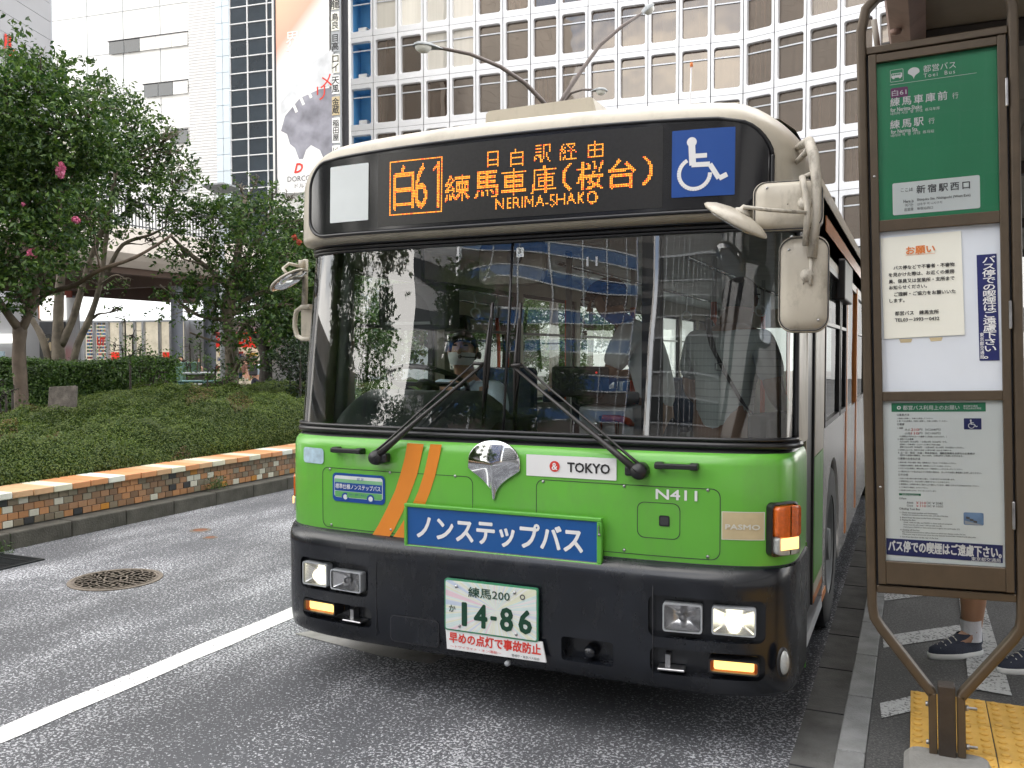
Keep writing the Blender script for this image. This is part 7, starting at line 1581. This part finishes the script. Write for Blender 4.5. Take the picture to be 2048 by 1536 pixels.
ob('conduit', MB().tube([H(1748, 40, 1, 1.3)-Vector((2.6, 0, SZ)), H(1756, 100, 1, 1.3)-Vector((2.6, 0, SZ))], .014, 8), M['shelterceil'], sh)
# ================================================================ people
BASE = dict(pelvis=(0, 0, .95), spine=(0, .01, 1.12), chest=(0, .0, 1.32), neck=(0, .01, 1.455), jaw=(0, -.012, 1.53), head=(0, -.008, 1.60), crown=(0, .0, 1.665),
 sL=(.175, .01, 1.395), eL=(.225, .02, 1.12), wL=(.235, -.06, .89), hL=(.235, -.085, .82), sR=(-.175, .01, 1.395), eR=(-.225, .02, 1.12), wR=(-.235, -.06, .89), hR=(-.235, -.085, .82),
 pL=(.09, 0, .90), kL=(.10, -.02, .49), aL=(.10, .03, .09), tL=(.12, -.11, .035), pR=(-.09, 0, .90), kR=(-.10, -.02, .49), aR=(-.10, .03, .09), tR=(-.12, -.11, .035))
RAD = dict(pelvis=(.145, .105), spine=(.13, .095), chest=(.15, .105), neck=(.056, .056), jaw=(.062, .07), head=(.078, .092), crown=(.058, .068), s=(.058, .055), e=(.043, .043), w=(.028, .024), h=(.038, .018), p=(.088, .088), k=(.062, .064), a=(.041, .044), t=(.036, .028), c=(.069, .073))
EDG = [('pelvis', 'spine'), ('spine', 'chest'), ('chest', 'neck'), ('neck', 'jaw'), ('jaw', 'head'), ('head', 'crown')]
for s in 'LR': EDG += [('chest', 's'+s), ('s'+s, 'e'+s), ('e'+s, 'w'+s), ('w'+s, 'h'+s), ('pelvis', 'p'+s), ('p'+s, 'k'+s), ('k'+s, 'c'+s), ('c'+s, 'a'+s), ('a'+s, 't'+s)]
def rad(n): return RAD.get(n) if n in RAD and len(n) > 1 else RAD[n[0]]
def skin(name, J, edges, radii, mat, parent, root, sub=2):
    names = []
    for a_, b_ in edges:
        for q in (a_, b_):
            if q not in names: names.append(q)
    me = bpy.data.meshes.new(name); me.from_pydata([J[n] for n in names], [(names.index(a_), names.index(b_)) for a_, b_ in edges], []); me.materials.append(mat)
    o_ = link(name, me, None); md = o_.modifiers.new('skin', 'SKIN'); md.use_smooth_shade = True; md.branch_smoothing = .4
    sv = me.skin_vertices[0].data
    for i, n in enumerate(names): sv[i].radius = radii[n]; sv[i].use_root = (n == root)
    if sub: m2_ = o_.modifiers.new('sub', 'SUBSURF'); m2_.levels = sub; m2_.render_levels = sub
    bpy.context.view_layer.update(); me2 = evalmesh(o_); me2.materials.clear(); me2.materials.append(mat); o_.parent = parent; return o_
def fingers(J, E, R, side, spread=1.):
    h = Vector(J['h'+side]); w_ = Vector(J['w'+side]); d_ = (h-w_).normalized(); a_ = d_.cross(Vector((0, 1, 0)) if abs(d_.y) < .9 else Vector((0, 0, 1))).normalized(); b_ = d_.cross(a_)
    for i, (u, l_) in enumerate(((-.027, .062), (-.009, .072), (.009, .068), (.026, .055))):
        n1, n2 = f'f{side}{i}a', f'f{side}{i}b'; J[n1] = h+a_*u+d_*(.02+l_*.45); J[n2] = h+a_*u*1.1+d_*(.015+l_*.85)+b_*.018; R[n1] = (.009, .009); R[n2] = (.0075, .0075); E += [('h'+side, n1), (n1, n2)]
    n1, n2 = f'f{side}ta', f'f{side}tb'; J[n1] = h-d_*.02-a_*.038; J[n2] = h+d_*.012-a_*.055+b_*.008; R[n1] = (.011, .011); R[n2] = (.009, .009); E += [('h'+side, n1), (n1, n2)]
def head_detail(J, par, skinm, hairm, face=True, hair=True, sc_=1.):
    hd = Vector(J['head']); jw = Vector(J['jaw']); up = (Vector(J['crown'])-jw).normalized(); fw = Vector(J.get('face', (0, -1, 0))); fw = (fw-up*fw.dot(up)).normalized(); rt_ = fw.cross(up)
    Mx = Matrix((( *[rt_.x, -fw.x, up.x], hd.x), (*[rt_.y, -fw.y, up.y], hd.y), (*[rt_.z, -fw.z, up.z], hd.z), (0, 0, 0, 1)))   # local: -y is the face
    T = lambda v: Mx @ Vector(v)
    if hair:
        rows = []
        for j in range(9):
            ph = radians(-8+98*j/8); row = []
            for k in range(25):
                th = 2*pi*k/24; fr = max(0, -sin(th)); low = radians(-28) if sin(th) > .1 else radians(-8)
                p2 = low+(pi/2-low)*(j/8) if fr < .25 else radians(34+10*(fr-.25))+(pi/2-radians(34+10*(fr-.25)))*(j/8)
                row.append(T((cos(p2)*cos(th)*.090, cos(p2)*sin(th)*.107+.004, sin(p2)*.112+.012)))
            rows.append(row)
        ob('hair', MB().grid(rows), hairm, par)
    if face:
        mb = MB(); mb.tube([T((0, -.096, .028)), T((0, -.112, -.002)), T((0, -.122, -.016)), T((0, -.100, -.022))], [.006, .011, .014, .010], 8); ob('nose', mb, skinm, par)
        for s in (-1, 1):
            ob('eye', MB().grid([[T((s*.033+.015*cos(v*pi/5), -.094-.004*cos(u*pi/8), .026+.006*sin(v*pi/5)*(u/4))) for v in range(11)] for u in range(5)]), M['print_black'], par)
            ob('eyebrow', MB().tube([T((s*.018, -.102, .046)), T((s*.036, -.101, .050)), T((s*.052, -.090, .046))], .0035, 5), hairm, par)
            ob('ear', MB().grid([[T((s*(.084+.010*cos(u*pi/6)), .004+.018*cos(v*pi/6)*sin(u*pi/6), .0+.032*sin(v*pi/6)*sin(u*pi/6))) for v in range(13)] for u in range(1, 7)]), skinm, par)
        ob('mouth', MB().tube([T((-.024, -.094, -.045)), T((0, -.103, -.043)), T((.024, -.094, -.045))], .004, 6), pm('lips', (.30, .10, .08), .5), par)
    return T
def person(label, loc, rot, pose, shirt, trousers, skinm=None, hairm=None, sleeve='s', legs='l', scale=1., group=None, detail=True, shoes=None, face=True, build=1., hair=True):
    skinm = skinm or M['skin']; hairm = hairm or M['hair']; J = {k: Vector(v) for k, v in BASE.items()}; J.update({k: Vector(v) for k, v in pose.items()})
    for s in 'LR': J['c'+s] = Vector(J['k'+s]).lerp(Vector(J['a'+s]), .32)+Vector((0, .018, 0))
    t = thing('person', label, 'person', loc, (0, 0, rot), group); t.scale = (scale,)*3
    R = {n: rad(n) for n in J if n != 'face'}; E = list(EDG)
    if build != 1: R = {n: (r[0]*build, r[1]*build) if n[0] in 'pcse' and n not in ('crown', 'cL', 'cR') else r for n, r in R.items()}
    Eb = list(E); Jb = dict(J); Rb = dict(R)
    if detail:
        for s in 'LR': fingers(Jb, Eb, Rb, s)
    skin('body', Jb, Eb, Rb, skinm, t, 'pelvis', 2 if detail else 1)
    # shirt
    def ext(r, k): return (r[0]+k, r[1]+k)
    SJ = dict(J); SE = [('pelvis', 'spine'), ('spine', 'chest'), ('chest', 'collar')]; SJ['collar'] = Vector(J['chest']).lerp(Vector(J['neck']), .72)
    SR = {n: ext(R[n], .020) for n in ('pelvis', 'spine', 'chest')}; SR['collar'] = (.074, .07)
    for s in 'LR':
        a_, b_ = Vector(J['s'+s]), Vector(J['e'+s]); SE += [('chest', 's'+s), ('s'+s, 'm'+s)]; SJ['m'+s] = a_.lerp(b_, .80 if sleeve == 's' else 1.0); SR['s'+s] = ext(R['s'+s], .020); SR['m'+s] = (.068, .068) if sleeve == 's' else (.055, .055)
        if sleeve == 'l': SE += [('m'+s, 'w'+s)]; SR['w'+s] = (.04, .04)
    sh_ = skin('shirt', SJ, SE, SR, shirt, t, 'pelvis', 2 if detail else 1)
    # trousers
    TJ = dict(J); TJ['waist'] = Vector(J['pelvis']).lerp(Vector(J['spine']), .35); TE = [('pelvis', 'waist')]; TR = {'pelvis': ext(R['pelvis'], .014), 'waist': ext(R['pelvis'], .004)}
    for s in 'LR':
        TE += [('pelvis', 'p'+s), ('p'+s, 'k'+s)]; TR['p'+s] = ext(R['p'+s], .018); TR['k'+s] = ext(R['k'+s], .022)
        if legs == 'l': TE += [('k'+s, 'a'+s)]; TR['a'+s] = (.058, .058)
    tr_ = skin('trousers' if legs == 'l' else 'shorts', TJ, TE, TR, trousers, t, 'pelvis', 2 if detail else 1)
    # shoes
    for s in 'LR':
        a_, b_ = Vector(J['a'+s]), Vector(J['t'+s]); d_ = (b_-a_); d_.z = 0; d_ = d_.normalized() if d_.length > .01 else Vector((0, -1, 0)); n_ = Vector((d_.y, -d_.x, 0)); g0 = Vector((a_.x, a_.y, min(a_.z-.09, b_.z-.035)))
        def ringz(z, k, lift=0.): return [tuple(g0-d_*.06+d_*(.145+.15*cos(th)*k)+n_*(.050*k*sin(th)*(1 if cos(th) > -.3 else .85))+Vector((0, 0, z+lift*max(0, cos(th))*-1))) for th in [2*pi*i/20 for i in range(20)]]
        so_ = ob('sole', MB().grid([ringz(0, .96), ringz(.004, 1.), ringz(.026, 1.0), ringz(.028, .95)], True, True), M['sole'], t)
        up_ = [ringz(.024, .97), ringz(.05, .93)]
        for z, k0 in ((.065, .84), (.082, .66), (.10, .50), (.112, .44)): up_.append([tuple(g0-d_*.06+d_*(.145-(1-k0)*.13+.15*cos(th)*k0)+n_*(.046*max(.75, k0)*sin(th))+Vector((0, 0, z))) for th in [2*pi*i/20 for i in range(20)]])
        sh2 = ob('shoe', MB().grid(up_, True, True), shoes or M['black'], t)
        if detail and shoes:
            for k in range(4):
                c_ = g0+d_*(.10+k*.028)+Vector((0, 0, .094-.011*k)); ob('lace', MB().tube([c_-n_*.026-Vector((0, 0, .008)), c_+Vector((0, 0, .004)), c_+n_*.026-Vector((0, 0, .008))], .0035, 5), M['shoelace'], sh2)
    T = head_detail(J, t, skinm, hairm, face and detail, hair)
    return t, J, T
# --- driver
dz = .10
sit = dict(pelvis=(0, .10, .50), spine=(0, .09, .66), chest=(0, .03, .86), neck=(0, .0, 1.00), jaw=(-.01, -.025, 1.075), head=(-.012, -.02, 1.145), crown=(-.012, -.008, 1.21), face=(.28, -1, -.22),
  sL=(.185, .02, .935), eL=(.28, -.14, .72), wL=(.14, -.36, .70), hL=(.10, -.43, .72), sR=(-.185, .02, .935), eR=(-.26, -.14, .72), wR=(-.14, -.36, .72), hR=(-.10, -.43, .74),
  pL=(.09, .06, .48), kL=(.13, -.36, .50), aL=(.13, -.46, .10), tL=(.13, -.60, .06), pR=(-.09, .06, .48), kR=(-.13, -.36, .50), aR=(-.13, -.46, .10), tR=(-.13, -.60, .06))
drv, J, T = person('bus driver in pale blue shirt, white face mask and headset seated behind the wheel', (-.735, 1.14, .485), 0, sit, M['shirt_blue'], M['trouser_dark'], scale=1.0)
rows = []
for j in range(9):
    z = -.010-.078*j/8; row = []
    for k in range(13):
        th = radians(-72+144*k/12); pf = 1+.10*cos(th)*sin(j/8*pi); row.append(T((sin(th)*.086*(1-.25*(j/8)**2), -cos(th)*(.104-.012*(j/8)**2)*pf-.004, z-.006*cos(th)*(j == 0))))
    rows.append(row)
ob('face_mask', MB().grid(rows), M['mask'], drv)
ob('headset_boom', MB().tube([T((-.094, .0, -.03)), T((-.085, -.06, -.04)), T((-.04, -.118, -.045)), T((-.01, -.132, -.045))], .0035, 6).lathe(T((-.01, -.134, -.045)), [(0, -.010), (.010, -.008), (.012, 0), (0, .010)], 'Y', 10).lathe(T((-.096, 0, -.02)), [(0, -.008), (.022, -.006), (.022, .006), (0, .008)], 'X', 14), M['black'], drv)
ob('shirt_collar', MB().tube([Vector(J['neck'])+Vector((-.062, -.02, -.03)), Vector(J['neck'])+Vector((-.045, -.075, -.055)), Vector(J['neck'])+Vector((0, -.092, -.085))], .013, 6).tube([Vector(J['neck'])+Vector((.062, -.02, -.03)), Vector(J['neck'])+Vector((.045, -.075, -.055)), Vector(J['neck'])+Vector((0, -.092, -.085))], .013, 6), M['shirt_blue'], drv)
ob('necktie', MB().add([(-.018, -.112, .955), (.018, -.112, .955), (.026, -.145, .76), (0, -.15, .73), (-.026, -.145, .76)], [(0, 1, 2, 3, 4)]), M['seat_blue'], drv)
# --- passenger paying at the farebox (bends over it, faces the driver)
bend = dict(pelvis=(0, 0, .87), pL=(.09, 0, .82), pR=(-.09, 0, .82), spine=(0, -.02, 1.08), chest=(0, -.11, 1.27), neck=(0, -.20, 1.385), jaw=(0, -.265, 1.43), head=(0, -.285, 1.495), crown=(0, -.295, 1.56), face=(0, -1, -.55),
  sL=(.175, -.12, 1.33), eL=(.215, -.22, 1.07), wL=(.17, -.43, 1.035), hL=(.15, -.50, 1.03), sR=(-.175, -.12, 1.33), eR=(-.21, -.16, 1.10), wR=(-.15, -.40, 1.07), hR=(-.13, -.48, 1.07))
p1, J, T = person('stooping passenger in white shirt and brown cap paying at the farebox', (.40, 1.24, .37), radians(-90), bend, M['shirt_white'], M['trouser_dark'], skinm=M['skin_tan'], hairm=M['greyhair'], scale=1.03, build=.98)
rows = [[T((cos(2*pi*k/24)*.100*sqrt(1-(j/7)**2*.98), sin(2*pi*k/24)*.116*sqrt(1-(j/7)**2*.98), .045+.085*(j/7))) for k in range(25)] for j in range(8)]
cp = ob('cap', MB().grid(rows), M['cap'], p1); ob('cap_peak', MB().grid([[T((sin(a_)*.09*r_, -.09-cos(a_)*.075*(r_-.6), .048-.012*(r_-.6))) for a_ in [radians(-80+160*k/12) for k in range(13)]] for r_ in (.6, .8, 1., 1.25)]), M['cap'], cp)
# --- passenger stepping in, back to the camera
plaid = pm('white_checked_shirt', (.58, .62, .60), .85, var=.04)
t = plaid.node_tree; b = t.nodes['Principled BSDF']; src = b.inputs['Base Color'].links[0].from_socket; tcn = t.nodes.new('ShaderNodeTexCoord'); br = t.nodes.new('ShaderNodeTexWave'); br.wave_type = 'BANDS'; br.bands_direction = 'Z'; br.inputs['Scale'].default_value = 8.5; br.inputs['Distortion'].default_value = .6
t.links.new(tcn.outputs['Object'], br.inputs['Vector']); rr2 = t.nodes.new('ShaderNodeMapRange'); rr2.inputs[1].default_value = .93; rr2.inputs[2].default_value = 1.; rr2.inputs[4].default_value = .55; t.links.new(br.outputs['Fac'], rr2.inputs[0])
mxn = t.nodes.new('ShaderNodeMixRGB'); mxn.inputs[2].default_value = (.25, .28, .30, 1); t.links.new(rr2.outputs[0], mxn.inputs[0]); t.links.new(src, mxn.inputs[1]); t.links.new(mxn.outputs[0], b.inputs['Base Color'])
enter = dict(pelvis=(0, 0, .85), pL=(.09, 0, .80), pR=(-.09, 0, .80), spine=(0, .0, 1.09), chest=(0, -.05, 1.30), neck=(0, -.10, 1.435), jaw=(0, -.15, 1.49), head=(0, -.165, 1.56), crown=(0, -.165, 1.625), face=(0, -1, -.4),
  sL=(.185, -.05, 1.375), eL=(.25, -.10, 1.10), wL=(.20, -.32, .98), hL=(.18, -.39, .96), sR=(-.185, -.05, 1.375), eR=(-.25, -.06, 1.10), wR=(-.22, -.28, .98), hR=(-.20, -.35, .96), kL=(.10, -.10, .52))
p2, J, T = person('passenger in white checked shirt with black shoulder strap, back to the windscreen', (.825, .84, .32), radians(160), enter, plaid, M['trouser_beige'], skinm=M['skin_tan'], hairm=M['hair'], scale=1.0, build=1.10)
ob('shoulder_strap', MB().grid([[Vector((x+dx, y, z+dx*.6)) for dx in (-.02, .0, .02)] for x, y, z in ((.15, -.19, 1.25), (.12, -.12, 1.43), (.10, -.03, 1.475), (.04, .07, 1.42), (-.02, .125, 1.32), (-.10, .14, 1.20), (-.17, .10, 1.06), (-.19, .03, 1.0))]), M['strap'], p2)
ob('strap_buckle', MB().grid([[(-.07+x, .155, 1.235+z) for x, z in rrect(-.022, .022, -.018, .018, .004, 2)], [(-.07+x*.7, .155, 1.235+z*.7) for x, z in rrect(-.022, .022, -.018, .018, .004, 2)]], False, True), M['steel'], p2)
ob('shoulder_bag', MB().box(-.30, -.19, -.16, .12, .80, 1.02, ch=.03), M['bag'], p2)
# --- pedestrian behind the sign
a1, a2 = H(1930, 1312, 2, SZ), H(2062, 1340, 2, SZ)
px_, py_ = (a1.x+a2.x)/2, (a1.y+a2.y)/2
def loc2(v): v = v-Vector((px_, py_, SZ)); c_, s_ = cos(-rz), sin(-rz); return Vector((v.x*c_-v.y*s_, v.x*s_+v.y*c_, v.z))
rz = radians(-55)
l1, l2 = loc2(a1), loc2(a2)
walk = dict(pelvis=(0, .02, .93), kL=(l2.x*.85+.02, l2.y*.5-.02, .50), aL=(l2.x, l2.y+.05, .095), tL=(l2.x, l2.y-.12, .035), kR=(l1.x*.85-.0, l1.y*.5-.03, .50), aR=(l1.x, l1.y+.04, .095), tR=(l1.x, l1.y-.12, .035),
  pL=(.09*(1 if l2.x > l1.x else -1), 0, .88), pR=(-.09*(1 if l2.x > l1.x else -1), 0, .88))
M['floral'] = pm('dark_floral_fabric', (.08, .02, .04), .9)
t = M['floral'].node_tree; b = t.nodes['Principled BSDF']; vo = t.nodes.new('ShaderNodeTexVoronoi'); vo.inputs['Scale'].default_value = 55; tcn = t.nodes.new('ShaderNodeTexCoord'); t.links.new(tcn.outputs['Object'], vo.inputs['Vector']); rp = t.nodes.new('ShaderNodeValToRGB'); e = rp.color_ramp.elements; e[0].position = .25; e[0].color = (.62, .52, .52, 1); e[1].position = .42; e[1].color = (.09, .02, .04, 1); t.links.new(vo.outputs['Distance'], rp.inputs[0]); t.links.new(rp.outputs[0], b.inputs['Base Color'])
p3, J, T = person('pedestrian in floral shorts, white socks and navy sneakers behind the bus stop sign', (px_, py_, SZ), rz, walk, M['trouser_dark'], M['floral'], skinm=M['skin_tan'], legs='s', scale=1.04, shoes=M['shoe'], face=True)
for s in 'LR':
    a_, k_ = Vector(J['a'+s]), Vector(J['k'+s]); ob('sock', MB().tube([a_+Vector((0, .0, -.02)), a_+Vector((0, 0, .03)), a_.lerp(k_, .22)], [.046, .045, .051], 16, caps=False), M['sock'], p3)
ob('bag', MB().box(-.34, -.24, -.05, .20, .40, .62, ch=.04), M['bag'], p3).name = 'hand_bag'
# --- distant pedestrians
for lb, px, py, d, rz_, shm, trm, legs_ in (
    ('distant pedestrian in tan top with dark strap standing beside the green cabinet', 397, 720, 24, 1.9, 'tshirt_tan', 'trouser_dark', 'l'),
    ('distant dark haired pedestrian seen just above the green cabinet', 361, 718, 25, .4, 'trouser_dark', 'trouser_dark', 'l'),
    ('distant pedestrian in brown top walking left of the dark tree trunk', 490, 724, 31, 2.6, 'tshirt_brown', 'trouser_beige', 'l'),
    ('distant pedestrian in blue white shirt with dark backpack by the red fronted shop', 511, 722, 29, 3.4, 'shirt_blue', 'trouser_dark', 'l')):
    q = D(px, py, d); h_ = q.z+.08-.0; pz, _, _ = person(lb, (q.x, q.y, 0), rz_, {}, M[shm], M[trm], detail=False, scale=min(1.08, max(.9, h_/1.70)), legs=legs_)
    if 'backpack' in lb: ob('backpack', MB().box(-.15, .15, .10, .26, 1.02, 1.42, ch=.05), M['bag'], pz)
    if 'strap' in lb: ob('strap', MB().tube([(.12, -.11, 1.40), (0, -.16, 1.2), (-.15, -.10, 1.02)], .014, 5), M['strap'], pz)
